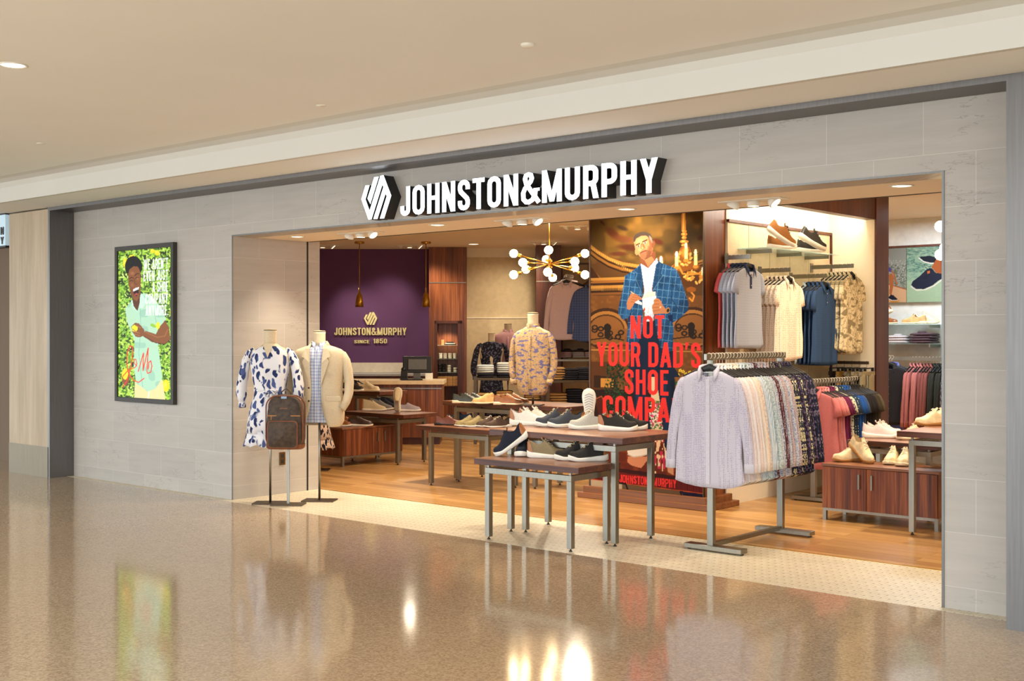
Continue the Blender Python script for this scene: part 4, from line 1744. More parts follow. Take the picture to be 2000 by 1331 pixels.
# ---------------------------------------------------------------- printed artwork
class Art:
    """a printed sheet: a fine grid whose point colours carry the picture"""

    def __init__(self, ox, oy, oz, w, h, nx, nz, axis='x', emit=0.0, toward=None):
        self.o = (ox, oy, oz)
        gx, gz = np.meshgrid(np.linspace(0, w, nx), np.linspace(0, h, nz))
        self.lx, self.lz = gx.ravel(), gz.ravel()
        self.nx, self.nz = nx, nz
        self.X, self.Y = PX(ox + self.lx, oy + 0 * self.lx, oz + self.lz)
        self.C = np.zeros((len(self.lx), 3))
        self.k = (0, 0, 1)
        self.emit = emit
        self.dim = 1.0
        self.gam = 1.0

    def frame(self, x0, y0, s):
        """following shapes are given in a magnified view's coordinates"""
        self.U = (self.X - x0) * s
        self.V = (self.Y - y0) * s
        return self

    def put(self, mask, c, a=1.0):
        if mask.dtype == bool:
            mask = mask.astype(float)
        al = (mask * a)[:, None]
        c = np.array(c, float)
        self.C = self.C * (1 - al) + c * al

    def ins(self, pts):
        x, y = self.U, self.V
        r = np.zeros(len(x), bool)
        n = len(pts)
        j = n - 1
        for i in range(n):
            xi, yi = pts[i]
            xj, yj = pts[j]
            if yi != yj:
                c = ((yi > y) != (yj > y)) & (x < (xj - xi) * (y - yi) / (yj - yi) + xi)
                r ^= c
            j = i
        return r

    def poly(self, pts, c, a=1.0):
        self.put(self.ins(pts), c, a)

    def ell(self, cx, cy, rx, ry, c, a=1.0, rot=0, soft=0.0):
        dx, dy = self.U - cx, self.V - cy
        q = math.radians(rot)
        u = dx * math.cos(q) + dy * math.sin(q)
        v = -dx * math.sin(q) + dy * math.cos(q)
        d = np.sqrt((u / rx) ** 2 + (v / ry) ** 2)
        m = (d < 1).astype(float) if not soft else np.clip((1 - d) / soft, 0, 1)
        self.put(m, c, a)

    def line(self, pts, w, c, a=1.0):
        best = np.full(len(self.U), 1e9)
        for (x0, y0), (x1, y1) in zip(pts[:-1], pts[1:]):
            dx, dy = x1 - x0, y1 - y0
            L = dx * dx + dy * dy or 1
            t = np.clip(((self.U - x0) * dx + (self.V - y0) * dy) / L, 0, 1)
            best = np.minimum(best, (self.U - x0 - t * dx) ** 2 + (self.V - y0 - t * dy) ** 2)
        self.put(np.clip((w / 2 + .8 - np.sqrt(best)) / 1.6, 0, 1), c, a)

    def noise(self, s, seed=0, stretch=1.0):
        x, y = self.U / s, self.V / s / stretch
        i, j = np.floor(x).astype(int), np.floor(y).astype(int)
        fx, fy = x - i, y - j
        fx, fy = fx * fx * (3 - 2 * fx), fy * fy * (3 - 2 * fy)

        def h(a, b):
            v = (a * 374761393 + b * 668265263 + seed * 1442695041) & 0x7fffffff
            v = (v ^ (v >> 13)) * 1274126177 & 0x7fffffff
            return ((v ^ (v >> 16)) & 1023) / 1023.0
        return (h(i, j) * (1 - fx) + h(i + 1, j) * fx) * (1 - fy) + (h(i, j + 1) * (1 - fx) + h(i + 1, j + 1) * fx) * fy

    def text(self, txt, x0, x1, z0, z1, c):
        """lettering laid out on the sheet itself, in metres"""
        wd, S = layout(txt)
        sx, sz = (x1 - x0) / wd, z1 - z0
        u, v = self.U, self.V
        self.U, self.V = self.lx + self.o[0], self.lz + self.o[2]
        for s in S:
            for i in range(len(s) - 1):
                q = [s[i][0], s[i][1], s[i + 1][1], s[i + 1][0]]
                self.poly([(x0 + p[0] * sx, z0 + p[1] * sz) for p in q], c)
        self.U, self.V = u, v

    def build(self, name, parent, rough=.25, thick=.006):
        nx, nz = self.nx, self.nz
        n = nx * nz
        co = np.stack([self.lx, np.zeros(n), self.lz], 1)
        me = bpy.data.meshes.new(name)
        i = np.arange((nx - 1) * (nz - 1))
        r, c = i // (nx - 1), i % (nx - 1)
        a = r * nx + c
        F = np.stack([a, a + 1, a + 1 + nx, a + nx], 1)
        b = n
        X1, Z1 = self.lx.max(), self.lz.max()
        extra = np.array([[0, 0, 0], [X1, 0, 0], [X1, 0, Z1], [0, 0, Z1], [0, thick, 0], [X1, thick, 0], [X1, thick, Z1], [0, thick, Z1]])
        co = np.concatenate([co, extra])
        F2 = np.array([[4, 7, 6, 5], [0, 4, 5, 1], [1, 5, 6, 2], [2, 6, 7, 3], [3, 7, 4, 0]]) + n
        F = np.concatenate([F, F2])
        me.vertices.add(len(co))
        me.vertices.foreach_set('co', co.ravel())
        me.loops.add(F.size)
        me.loops.foreach_set('vertex_index', F.ravel())
        me.polygons.add(len(F))
        me.polygons.foreach_set('loop_start', np.arange(len(F)) * 4)
        me.polygons.foreach_set('loop_total', np.full(len(F), 4))
        me.update(calc_edges=True)
        at = me.color_attributes.new('print', 'FLOAT_COLOR', 'POINT')
        s = np.clip(self.C, 0, 255) / 255
        lin = np.where(s <= .04045, s / 12.92, ((s + .055) / 1.055) ** 2.4) ** self.gam * self.dim
        full = np.ones((len(co), 4))
        full[:n, :3] = lin
        full[n:, :3] = .02
        at.data.foreach_set('color', full.ravel())
        t = NT('print_' + name, rough, 0, .12)
        an = t.n('ShaderNodeVertexColor', layer_name='print')
        t.l(an.outputs[0], t.b.inputs['Base Color'])
        if self.emit:
            t.l(an.outputs[0], t.b.inputs['Emission Color'])
            t.b.inputs['Emission Strength'].default_value = self.emit
        me.materials.append(t.m)
        o = bpy.data.objects.new(name, me)
        col.objects.link(o)
        o.parent = parent
        return o


# ---- the tall poster on the column
def tall_poster():
    t = thing('tall_poster', 'tall poster, man in blue checked blazer, red words NOT YOUR DAD\'S SHOE COMPANY', 'poster', (2.405, YC - .004, 0.085))
    w, h = 1.243, 2.80
    A = Art(2.405, YC - .004, .085, w, h, 250, 560)
    A.frame(1160, 400, 4.158)
    A.put(np.ones(len(A.U)), (96, 66, 34))
    n1, n2, n3 = A.noise(60, 1), A.noise(22, 2), A.noise(9, 3)
    # painted ceiling
    A.poly([(-60, -400), (1000, -400), (1000, 470), (700, 500), (380, 490), (200, 440), (60, 370), (-60, 330)], (92, 70, 34))
    A.put(np.clip((n1 - .45) * 3, 0, 1) * (A.V < 480), (132, 98, 48), .7)
    A.put(np.clip((A.noise(120, 7) - .5) * 3, 0, 1) * (A.V < 420), (60, 48, 28), .6)
    for (x, y, rx, ry, rt, c) in ((150, 230, 80, 40, 35, (84, 44, 28)), (240, 280, 120, 38, 10, (104, 62, 40)), (300, 350, 130, 34, 5, (78, 40, 26)), (230, 190, 60, 22, 20, (60, 44, 34)),
                                  (70, 150, 34, 12, 45, (70, 34, 24)), (520, 300, 60, 28, 20, (84, 40, 26)), (870, 270, 40, 26, -10, (74, 36, 26)), (200, 400, 90, 22, 0, (92, 50, 34))):
        A.ell(x, y, rx, ry, c, .85, rt, .5)
    # gilded cornice: curved bands with dentils
    for k, (dy, wd, c) in enumerate(((0, 26, (176, 128, 62)), (26, 12, (60, 40, 22)), (44, 20, (150, 104, 48)), (66, 10, (50, 32, 18)))):
        A.line([(-40, 330 + dy), (30, 385 + dy), (120, 440 + dy), (230, 480 + dy), (360, 500 + dy), (470, 500 + dy)], wd, c)
        A.line([(640, 500 + dy * .5), (800, 480 + dy * .5), (930, 440 + dy * .5)], wd * .6, c)
    den = (np.sin(A.U * .42) > .1)
    dl = A.V - (385 + (A.U - 30) * .58)
    A.put(den & (A.U < 380) & (abs(dl) < 10), (220, 176, 96), .6)
    A.poly([(-60, 470), (60, 600), (260, 590), (260, 640), (60, 650), (-60, 650)], (150, 100, 46))
    A.poly([(-60, 480), (-10, 520), (50, 600), (-60, 640)], (70, 44, 22))
    for y, c in ((600, (178, 130, 62)), (640, (66, 42, 22)), (665, (170, 120, 56)), (700, (60, 38, 20)), (720, (128, 84, 40))):
        A.poly([(-60, y), (270, y - 12), (270, y + 8), (-60, y + 18)], c)
    A.put((np.sin(A.U * .6) > 0) & (A.V > 655) & (A.V < 700) & (A.U < 250), (206, 158, 82), .6)
    # wall with arches and vine relief
    A.poly([(-60, 740), (1000, 740), (1000, 1900), (-60, 1900)], (118, 78, 38))
    A.put(np.clip((n2 - .4) * 2, 0, 1) * (A.V > 740), (146, 98, 48), .6)
    for cx, cy in ((100, 1010), (800, 1000)):
        A.ell(cx, cy, 190, 170, (70, 44, 24))
        A.ell(cx, cy + 5, 172, 150, (168, 118, 60))
        A.ell(cx, cy + 10, 150, 128, (84, 54, 28))
        A.ell(cx, cy + 12, 140, 118, (142, 96, 50))
    A.poly([(-60, 1010), (1000, 1010), (1000, 1130), (-60, 1130)], (138, 92, 46), .9)
    for cx, cy in ((110, 1040), (790, 1030)):
        for k in range(9):
            a = k * .7
            A.ell(cx + 110 * math.cos(a), cy + 42 * math.sin(a * 1.3), 26, 22, (48, 36, 24), .95)
            A.ell(cx + 110 * math.cos(a), cy + 42 * math.sin(a * 1.3), 13, 10, (138, 92, 46), .95)
        A.ell(cx, cy - 40, 30, 34, (44, 34, 24))
        A.ell(cx, cy + 10, 26, 44, (44, 34, 24))
        A.line([(cx - 150, cy + 60), (cx, cy + 40), (cx + 130, cy + 60)], 9, (48, 36, 24))
    A.line([(-60, 1140), (1000, 1150)], 10, (80, 50, 26))
    A.line([(-60, 1180), (1000, 1196)], 8, (186, 134, 72))
    # chandelier
    G1, G2, G3 = (214, 148, 62), (150, 92, 34), (246, 200, 110)
    A.poly([(716, -60), (742, -60), (746, 210), (712, 210)], G1)
    A.poly([(722, -60), (730, -60), (732, 210), (722, 210)], G3)
    for y, r in ((215, 20), (240, 26), (268, 20), (300, 36), (330, 24)):
        A.ell(733, y, r, 14, G1)
        A.ell(727, y - 2, r * .5, 7, G3)
    A.ell(740, 400, 52, 70, G2)
    A.ell(735, 390, 36, 52, G1, 1, 0, .6)
    A.ell(750, 500, 110, 48, G2)
    A.ell(800, 600, 115, 70, (96, 58, 24))
    for k in range(26):
        a = k * 2.4
        r = 12 + 84 * ((k * 37 % 100) / 100)
        A.ell(790 + r * math.cos(a), 590 + r * .6 * math.sin(a), 17, 9, G1 if k % 2 else G3, .85, k * 40)
    for k in range(14):
        a = k * 1.9
        A.ell(738 + 50 * math.cos(a), 430 + 60 * math.sin(a), 16, 9, G3 if k % 3 else G1, .8, k * 50)
    A.line([(690, 500), (720, 560), (780, 570), (850, 560), (905, 520)], 14, G1)
    A.line([(780, 700), (815, 740), (800, 785), (775, 760)], 13, G1)
    A.ell(790, 690, 40, 22, G2)
    for x, y, hh in ((672, 400, 90), (748, 330, 100), (826, 385, 95), (909, 390, 95), (545, 440, 40), (885, 530, 30)):
        A.poly([(x - 14, y + 20), (x + 14, y + 20), (x + 14, y + 20 + hh), (x - 14, y + 20 + hh)], (255, 232, 160))
        A.ell(x, y + 6, 34, 42, (226, 150, 60), .55, 0, 1)
        A.ell(x, y + 4, 12, 26, (255, 246, 210))
        A.ell(x, y + 24 + hh, 22, 14, G1)
    # dresser, plants and orchids behind the words
    A.frame(1150, 720, 4.59)
    A.poly([(-40, -60), (260, -60), (260, 190), (-40, 190)], (96, 60, 30))
    A.poly([(45, 60), (240, 80), (240, 180), (45, 170)], (60, 38, 22))
    A.poly([(105, 90), (220, 92), (220, 170), (105, 168)], (196, 140, 66))
    A.poly([(-40, 190), (900, 190), (900, 560), (-40, 560)], (52, 34, 28))
    A.put((A.noise(14, 11) > .55) & (A.U > 140) & (A.U < 360) & (A.V > -40) & (A.V < 420), (30, 52, 34), .9)
    A.put((A.noise(10, 12) > .7) & (A.U > 140) & (A.U < 360) & (A.V > -40) & (A.V < 420), (62, 92, 52), .8)
    A.poly([(50, 270), (110, 240), (150, 300), (180, 420), (90, 420)], (88, 40, 26))
    A.line([(60, 275), (115, 250), (150, 330), (170, 420)], 6, (190, 110, 60))
    A.poly([(760, 60), (900, 60), (900, 200), (760, 200)], (150, 100, 52))
    A.poly([(770, 205), (900, 215), (900, 250), (770, 240)], (196, 150, 84))
    for (x, y) in ((775, 45), (800, 60), (845, 30), (870, 50), (905, 35), (930, 55), (760, 30), (820, 20)):
        for k in range(5):
            A.ell(x + 9 * math.cos(k * 1.26), y + 8 * math.sin(k * 1.26), 8, 6, (236, 206, 70), 1, k * 72)
        A.ell(x, y, 4, 4, (150, 50, 80))
        A.line([(x, y + 10), (x + 6, y + 90)], 3, (60, 84, 40))
    A.put((A.noise(16, 15) > .5) & (A.U > 770) & (A.U < 900) & (A.V > 120) & (A.V < 200), (58, 96, 50))
    # bright window and flowers between the legs
    A.poly([(560, -60), (640, -60), (660, 600), (560, 600)], (226, 206, 170))
    A.put((A.noise(12, 16) > .42) & (A.U > 540) & (A.U < 680) & (A.V > 290) & (A.V < 545), (98, 130, 66))
    A.put((A.noise(13, 17) > .6) & (A.U > 540) & (A.U < 680) & (A.V > 310) & (A.V < 520), (226, 64, 130))
    A.put((A.noise(10, 18) > .68) & (A.U > 540) & (A.U < 680) & (A.V > 330) & (A.V < 545), (240, 224, 220))
    # polished table top with reflections
    A.poly([(-40, 560), (1100, 590), (1100, 1000), (600, 960), (-40, 870)], (112, 48, 26))
    A.put(np.clip((A.noise(60, 21, .4) - .45) * 3, 0, 1) * (A.V > 570) * (A.V < 990), (150, 72, 38), .7)
    A.poly([(-40, 560), (230, 590), (230, 700), (-40, 720)], (90, 100, 130), .8)
    A.put((A.noise(16, 22, 2.5) > .5) & (A.U > 575) & (A.U < 690) & (A.V > 620) & (A.V < 900), (206, 60, 96))
    A.put((A.noise(12, 23, 3) > .62) & (A.U > 575) & (A.U < 700) & (A.V > 640) & (A.V < 960), (244, 214, 176))
    A.poly([(350, 790), (530, 790), (520, 830), (470, 895), (380, 870), (345, 840)], (214, 148, 110))
    A.poly([(695, 850), (760, 860), (760, 960), (710, 930)], (214, 158, 120))
    A.poly([(-40, 880), (300, 900), (1100, 1010), (1100, 1045), (300, 935), (-40, 905)], (66, 24, 18))
    A.poly([(-40, 905), (300, 935), (1100, 1045), (1100, 1130), (540, 1060), (-40, 985)], (120, 36, 26))
    A.put((np.sin(A.U * .45) > .3) & (A.V > 905 + (A.U + 40) * .125) & (A.V < 985 + (A.U + 40) * .13), (66, 20, 26), .7)
    A.line([(-40, 985), (540, 1062), (1100, 1132)], 7, (196, 90, 44))
    A.poly([(-40, 990), (540, 1068), (1100, 1138), (1100, 1400), (-40, 1400)], (118, 92, 64))
    A.poly([(-40, 990), (300, 1030), (300, 1130), (-40, 1100)], (196, 176, 146))
    A.poly([(820, 1100), (1100, 1140), (1100, 1220), (880, 1180)], (30, 26, 56))
    A.line([(195, 1020), (330, 1035), (350, 1090)], 14, (34, 20, 26))
    A.line([(820, 1110), (850, 1180)], 14, (34, 20, 30))
    # trousers and shoes
    NV, NV2, NV3 = (28, 44, 68), (40, 62, 92), (18, 28, 46)
    A.poly([(370, -160), (560, -160), (545, -20), (520, 200), (540, 400), (560, 600), (560, 660), (460, 640), (420, 400), (395, 200)], NV)
    A.poly([(420, -100), (470, -100), (450, 200), (480, 500), (455, 600), (420, 400)], NV2, .8)
    A.poly([(520, -160), (770, -160), (770, 100), (775, 300), (780, 500), (765, 720), (735, 735), (680, 710), (660, 480), (630, 250), (600, 60), (565, -60)], NV)
    A.poly([(640, -60), (690, -60), (700, 300), (730, 600), (700, 700), (665, 480)], NV2, .8)
    A.poly([(735, 100), (772, 100), (780, 500), (750, 500)], NV3, .7)
    A.poly([(345, 730), (370, 712), (440, 705), (525, 695), (525, 770), (470, 785), (395, 795), (350, 770)], (240, 230, 214))
    A.line([(350, 772), (400, 795), (470, 786), (525, 772)], 10, (210, 196, 178))
    A.poly([(680, 740), (720, 728), (760, 735), (790, 770), (790, 860), (745, 862), (705, 840), (682, 800)], (242, 236, 224))
    A.line([(700, 800), (712, 842), (750, 862), (790, 856)], 8, (200, 188, 172))
    for k in range(5):
        A.line([(708, 745 + k * 14), (742, 740 + k * 14)], 4, (200, 196, 190))
    # ---- the man, upper body
    A.frame(1160, 400, 4.158)
    BL, BL2, BL3, LN = (38, 82, 124), (58, 108, 152), (24, 52, 84), (140, 180, 206)
    A.poly([(385, 940), (640, 940), (640, 1300), (700, 1400), (280, 1400), (300, 1180)], NV)
    # blazer outline
    bz = [(378, 482), (340, 520), (252, 580), (232, 700), (200, 830), (196, 880), (230, 935), (275, 920), (275, 1000), (258, 1180), (330, 1186), (385, 1060), (400, 960), (392, 740), (400, 600), (480, 600), (478, 740), (500, 980), (540, 1160), (600, 1200), (640, 1186), (648, 1000), (640, 960), (700, 920), (765, 860), (770, 800), (735, 700), (700, 590), (664, 520), (560, 478), (520, 455)]
    A.poly(bz, BL)
    inb = A.ins(bz)
    A.put(inb * np.clip((n1 - .5) * 3, 0, 1), BL2, .5)
    A.put(inb * np.clip((.42 - A.noise(50, 31)) * 4, 0, 1), BL3, .6)
    gx_ = np.abs(((A.U + .12 * A.V) / 46) % 1 - .5) > .455
    gy_ = np.abs(((A.V - .10 * A.U) / 58) % 1 - .5) > .462
    A.put(inb & (gx_ | gy_), LN, .55)
    A.line([(296, 640), (288, 780), (300, 860)], 5, BL3, .8)
    A.line([(640, 600), (628, 760), (690, 860)], 6, BL3, .8)
    A.poly([(230, 935), (275, 920), (305, 860), (290, 850), (262, 800), (240, 880)], BL2, .6)
    A.line([(240, 940), (290, 925), (310, 858)], 5, BL3)
    # shirt
    SH = (200, 208, 224)
    A.poly([(380, 484), (410, 700), (396, 760), (420, 948), (480, 948), (500, 760), (470, 690), (505, 480), (516, 440), (440, 500)], SH)
    ins = A.ins([(380, 484), (410, 700), (396, 760), (420, 948), (480, 948), (500, 760), (470, 690), (505, 480), (516, 440), (440, 500)])
    A.put(ins & ((np.abs((A.U / 17) % 1 - .5) > .43) | (np.abs((A.V / 20) % 1 - .5) > .43)), (150, 166, 204), .8)
    A.line([(438, 510), (440, 700)], 3, (170, 176, 196))
    A.poly([(395, 948), (485, 948), (488, 990), (398, 990)], (30, 34, 46))
    # lapels
    A.poly([(380, 484), (330, 540), (338, 640), (400, 745), (402, 640)], BL3, .55)
    A.poly([(516, 445), (566, 486), (545, 560), (560, 570), (478, 700), (490, 600)], BL3, .55)
    A.line([(330, 540), (352, 560), (338, 600), (400, 745)], 3, LN, .6)
    A.line([(566, 486), (548, 560), (562, 572), (478, 700)], 3, LN, .6)
    # collar
    A.poly([(380, 478), (392, 465), (440, 512), (418, 536), (384, 510)], (206, 216, 238))
    A.poly([(512, 432), (520, 470), (478, 515), (448, 512)], (226, 232, 244))
    A.line([(384, 512), (418, 536), (440, 512), (478, 515)], 3, (150, 160, 190))
    # neck and head
    SK, SK2, SK3 = (182, 124, 88), (122, 76, 52), (212, 160, 122)
    A.poly([(372, 440), (380, 480), (440, 516), (500, 450), (500, 380), (380, 400)], SK2)
    A.poly([(410, 450), (440, 508), (490, 450), (470, 420)], SK, .8)
    hd = [(324, 300), (330, 262), (362, 236), (410, 226), (452, 244), (470, 282), (476, 330), (478, 380), (462, 410), (436, 440), (400, 448), (374, 424), (350, 392), (334, 352)]
    A.poly(hd, SK)
    A.ell(482, 322, 14, 30, SK2, 1, 10)
    A.ell(344, 388, 12, 24, SK, 1, -14)
    A.poly([(436, 250), (468, 290), (478, 380), (460, 410), (436, 440), (410, 446), (440, 400), (452, 330)], SK2, .75)
    A.ell(370, 300, 38, 30, SK3, .6, -20, .8)
    A.ell(374, 365, 22, 24, SK3, .5, 0, .8)
    A.poly([(324, 306), (322, 268), (340, 240), (376, 222), (420, 220), (456, 238), (474, 268), (478, 312), (466, 300), (456, 270), (420, 252), (380, 256), (344, 276), (332, 300)], (70, 60, 54))
    A.poly([(444, 244), (470, 272), (478, 312), (468, 306), (454, 278)], (134, 122, 112), .9)
    A.line([(344, 328), (372, 314)], 8, (48, 32, 24))
    A.line([(396, 302), (432, 286)], 8, (48, 32, 24))
    A.ell(360, 338, 16, 9, (96, 62, 44), .8, -20, .6)
    A.ell(362, 337, 12, 6, (206, 190, 178), 1, -20)
    A.ell(414, 312, 17, 9, (96, 62, 44), .8, -20, .6)
    A.ell(414, 310, 13, 6, (206, 190, 178), 1, -20)
    A.ell(362, 337, 6, 6, (30, 24, 22))
    A.ell(415, 310, 6, 6, (30, 24, 22))
    A.poly([(392, 312), (404, 318), (414, 346), (402, 358), (398, 340)], SK2, .8)
    A.line([(388, 316), (384, 346), (382, 357), (400, 361), (414, 350)], 5, SK2)
    A.poly([(440, 330), (458, 350), (440, 400), (424, 420), (430, 380)], SK2, .5)
    A.ell(396, 352, 12, 7, SK3, .5)
    A.line([(376, 394), (398, 382), (426, 374)], 9, (128, 66, 56))
    A.line([(384, 398), (404, 392), (420, 384)], 4, (206, 138, 116))
    A.poly([(372, 400), (384, 376), (424, 364), (466, 380), (460, 412), (436, 440), (400, 446), (378, 426)], (84, 60, 46), .42)
    # hands, box, chopsticks, watch
    A.poly([(295, 708), (300, 704), (386, 762), (380, 768)], (222, 180, 120))
    A.poly([(300, 722), (340, 726), (385, 756), (392, 772), (360, 776), (330, 800), (296, 855), (268, 850), (266, 800), (280, 760)], SK)
    for k, (a, b) in enumerate((((318, 730), (372, 748)), ((310, 748), (376, 764)), ((304, 768), (360, 780)), ((300, 788), (344, 796)))):
        A.line([a, b], 4, SK2, .7)
    A.poly([(330, 796), (360, 776), (392, 800), (388, 816)], (236, 232, 226))
    A.poly([(392, 760), (430, 700), (452, 706), (498, 712), (505, 760), (520, 870), (430, 894), (396, 840)], (240, 236, 230))
    A.poly([(398, 746), (434, 706), (500, 706), (500, 740), (450, 748), (396, 764)], (206, 200, 190))
    A.line([(396, 762), (450, 748), (504, 740)], 3, (170, 164, 156))
    A.poly([(432, 890), (462, 790), (440, 880)], (150, 140, 130))
    A.ell(410, 850, 5, 14, (220, 50, 50))
    A.poly([(486, 772), (512, 758), (540, 776), (560, 820), (586, 850), (590, 884), (540, 886), (484, 892), (476, 866), (470, 826), (484, 806)], SK)
    for a, b in (((484, 784), (524, 780)), ((474, 812), (530, 806)), ((472, 838), (530, 832)), ((482, 866), (536, 856))):
        A.line([a, b], 4, SK2, .7)
    A.ell(539, 833, 6, 7, (210, 196, 160))
    A.ell(600, 860, 18, 24, (176, 130, 70), 1, 20)
    A.ell(602, 860, 11, 16, (60, 44, 34), 1, 20)
    A.poly([(600, 900), (640, 890), (640, 960), (610, 940)], (24, 44, 84))
    # red words
    RD = (238, 66, 60)
    A.text('NOT', 2.867, 3.243, 1.512, 1.719, RD)
    A.text("YOUR DAD'S", 2.478, 3.624, 1.250, 1.475, RD)
    A.text('SHOE', 2.800, 3.288, 0.995, 1.225, RD)
    A.text('COMPANY', 2.548, 3.60, 0.752, 0.975, RD)
    A.text('JOHNSTON&MURPHY', 2.742, 3.37, 0.170, 0.245, RD)
    A.dim = .85
    A.gam = 1.15
    A.build('printed_sheet', t, .5)
    m = MB()
    m.box(-.012, -.004, 0, 0, .03, 2.84).box(w, -.004, 0, w + .006, .03, 2.84)
    m.build('frame', BRONZE, t)
    return t


tall_poster()


def lit_poster():
    x0, z0, w, h = -1.945, .90, .985, 1.51
    t = thing('lit_poster_box', 'lit poster of a laughing man among lemon leaves, dark frame, on the stone wall', 'poster', (x0, -.03, z0))
    A = Art(x0, -.03, z0, w, h, 150, 300, emit=.5)
    A.frame(220, 460, 3.914)
    A.put(np.ones(len(A.U)), (46, 72, 20))
    for i, (s, thr, c) in enumerate(((26, .45, (74, 120, 30)), (18, .52, (120, 168, 44)), (13, .60, (164, 206, 70)), (22, .70, (34, 50, 18)), (9, .72, (206, 232, 120)))):
        A.put(A.noise(s, 40 + i) > thr, c, .9)
    rnd = random.Random(9)
    for k in range(170):
        x, y = rnd.uniform(50, 490), rnd.uniform(90, 1270)
        rt = rnd.uniform(0, 180)
        c = rnd.choice([(96, 150, 36), (140, 190, 56), (66, 108, 30), (178, 214, 84), (120, 176, 60)])
        A.ell(x, y, rnd.uniform(14, 30), rnd.uniform(6, 11), c, .95, rt)
        A.line([(x - 10 * math.cos(R_(rt)), y - 10 * math.sin(R_(rt))), (x + 10 * math.cos(R_(rt)), y + 10 * math.sin(R_(rt)))], 1.5, (200, 226, 130), .7)
    for (x, y, rx, ry) in ((96, 210, 18, 34), (150, 170, 26, 22), (466, 240, 16, 34), (340, 135, 20, 20), (464, 950, 20, 40), (408, 1150, 26, 46), (460, 590, 22, 34), (305, 120, 18, 16), (92, 1080, 24, 50)):
        A.ell(x, y, rx, ry, (222, 206, 30))
        A.ell(x - 4, y - 6, rx * .6, ry * .6, (248, 240, 110), .8, 0, .8)
    # trousers, shirt
    A.poly([(170, 1120), (380, 1100), (405, 1270), (164, 1270)], (214, 206, 150))
    A.line([(285, 1150), (270, 1260)], 8, (246, 244, 220))
    S1, S2 = (164, 208, 186), (130, 178, 158)
    sh = [(146, 500), (180, 470), (240, 440), (300, 470), (360, 540), (410, 640), (385, 690), (340, 690), (350, 860), (380, 1090), (330, 1170), (270, 1196), (180, 1130), (160, 1000), (168, 800), (110, 660), (96, 560)]
    A.poly(sh, S1)
    ip = A.ins(sh)
    A.put(ip & ((np.sin(A.U * .42 + A.V * .1) * np.sin(A.V * .42)) > .5), (196, 200, 140), .8)
    A.put(ip & (A.noise(60, 50) > .62), S2, .5)
    A.line([(210, 560), (216, 700), (200, 900), (230, 1160)], 4, S2)
    A.line([(340, 690), (320, 600), (330, 560)], 4, S2)
    A.poly([(140, 500), (176, 470), (200, 540), (190, 584), (160, 560)], (190, 224, 204))
    A.poly([(216, 440), (262, 500), (230, 560), (200, 560)], (190, 224, 204))
    # arm across
    SK, SK2, SK3 = (128, 78, 44), (88, 50, 28), (170, 112, 70)
    A.poly([(400, 650), (430, 700), (442, 790), (400, 836), (300, 816), (230, 770), (250, 730), (330, 756), (360, 700)], SK)
    A.line([(250, 740), (340, 780), (400, 770), (420, 720)], 8, SK3, .6)
    A.line([(240, 772), (330, 822), (400, 832), (438, 800)], 6, SK2)
    A.poly([(140, 700), (170, 670), (200, 672), (240, 720), (250, 760), (210, 780), (176, 776), (150, 740)], SK)
    A.ell(168, 712, 24, 26, (216, 220, 40))
    for a, b in (((176, 690), (212, 708)), ((160, 736), (206, 748)), ((170, 756), (206, 768)), ((150, 716), (184, 738))):
        A.line([a, b], 7, SK3, .8)
    A.ell(346, 690, 16, 26, (216, 220, 50))
    A.ell(310, 690, 24, 12, (140, 190, 60), 1, 30)
    A.ell(100, 1090, 28, 60, SK)
    A.ell(96, 1060, 22, 44, (226, 206, 50))
    # neck and laughing head
    A.poly([(146, 470), (212, 420), (206, 520), (190, 580), (160, 540)], SK2)
    hr = [(98, 280), (104, 210), (130, 172), (168, 160), (204, 178), (224, 220), (226, 270), (216, 300), (196, 250), (150, 246), (124, 290), (122, 350), (106, 330)]
    A.ell(160, 240, 66, 82, (20, 16, 14))
    A.poly([(118, 300), (128, 262), (160, 236), (194, 240), (212, 280), (216, 340), (212, 420), (200, 480), (184, 506), (160, 490), (140, 450), (122, 380)], SK)
    A.ell(150, 290, 24, 20, SK3, .7, 0, .8)
    A.ell(192, 330, 14, 22, SK3, .6, 0, .8)
    A.ell(150, 380, 14, 20, SK3, .5, 0, .8)
    A.line([(128, 334), (144, 320), (156, 326)], 5, (30, 18, 12))
    A.line([(170, 308), (186, 292), (200, 294)], 5, (30, 18, 12))
    A.line([(130, 352), (144, 344), (156, 350)], 4, (24, 14, 10))
    A.line([(174, 330), (188, 320), (200, 324)], 4, (24, 14, 10))
    A.line([(164, 330), (172, 372), (186, 374)], 5, SK2)
    A.poly([(152, 416), (176, 400), (202, 394), (198, 440), (182, 468), (164, 452)], (40, 14, 12))
    A.poly([(154, 416), (176, 402), (201, 396), (199, 412), (178, 420), (158, 430)], (244, 240, 234))
    A.ell(180, 450, 12, 8, (170, 70, 66), 1, -30)
    A.line([(146, 396), (150, 440), (166, 470)], 3, SK2)
    # words in white, right-aligned
    WT = (226, 236, 226)
    rx = -1.03
    for txt, xl, zt in (('WE AREN\'T', -1.47, 2.305), ('EVEN JUST', -1.47, 2.19), ('A SHOE', -1.31, 2.075), ('COMPANY', -1.43, 1.957), ('ANYMORE.', -1.43, 1.84)):
        A.text(txt, xl, rx, zt - .105, zt, WT)
    # red brush script
    RD = (226, 60, 44)
    A.line([(78, 1160), (110, 1110), (140, 1000), (156, 890), (150, 850), (132, 846), (112, 900), (108, 980), (124, 1060), (160, 1110), (200, 1124), (240, 1094)], 7, RD)
    A.line([(78, 1078), (120, 1030), (172, 1010), (186, 985), (178, 950), (166, 948), (164, 975), (184, 1000)], 6, RD)
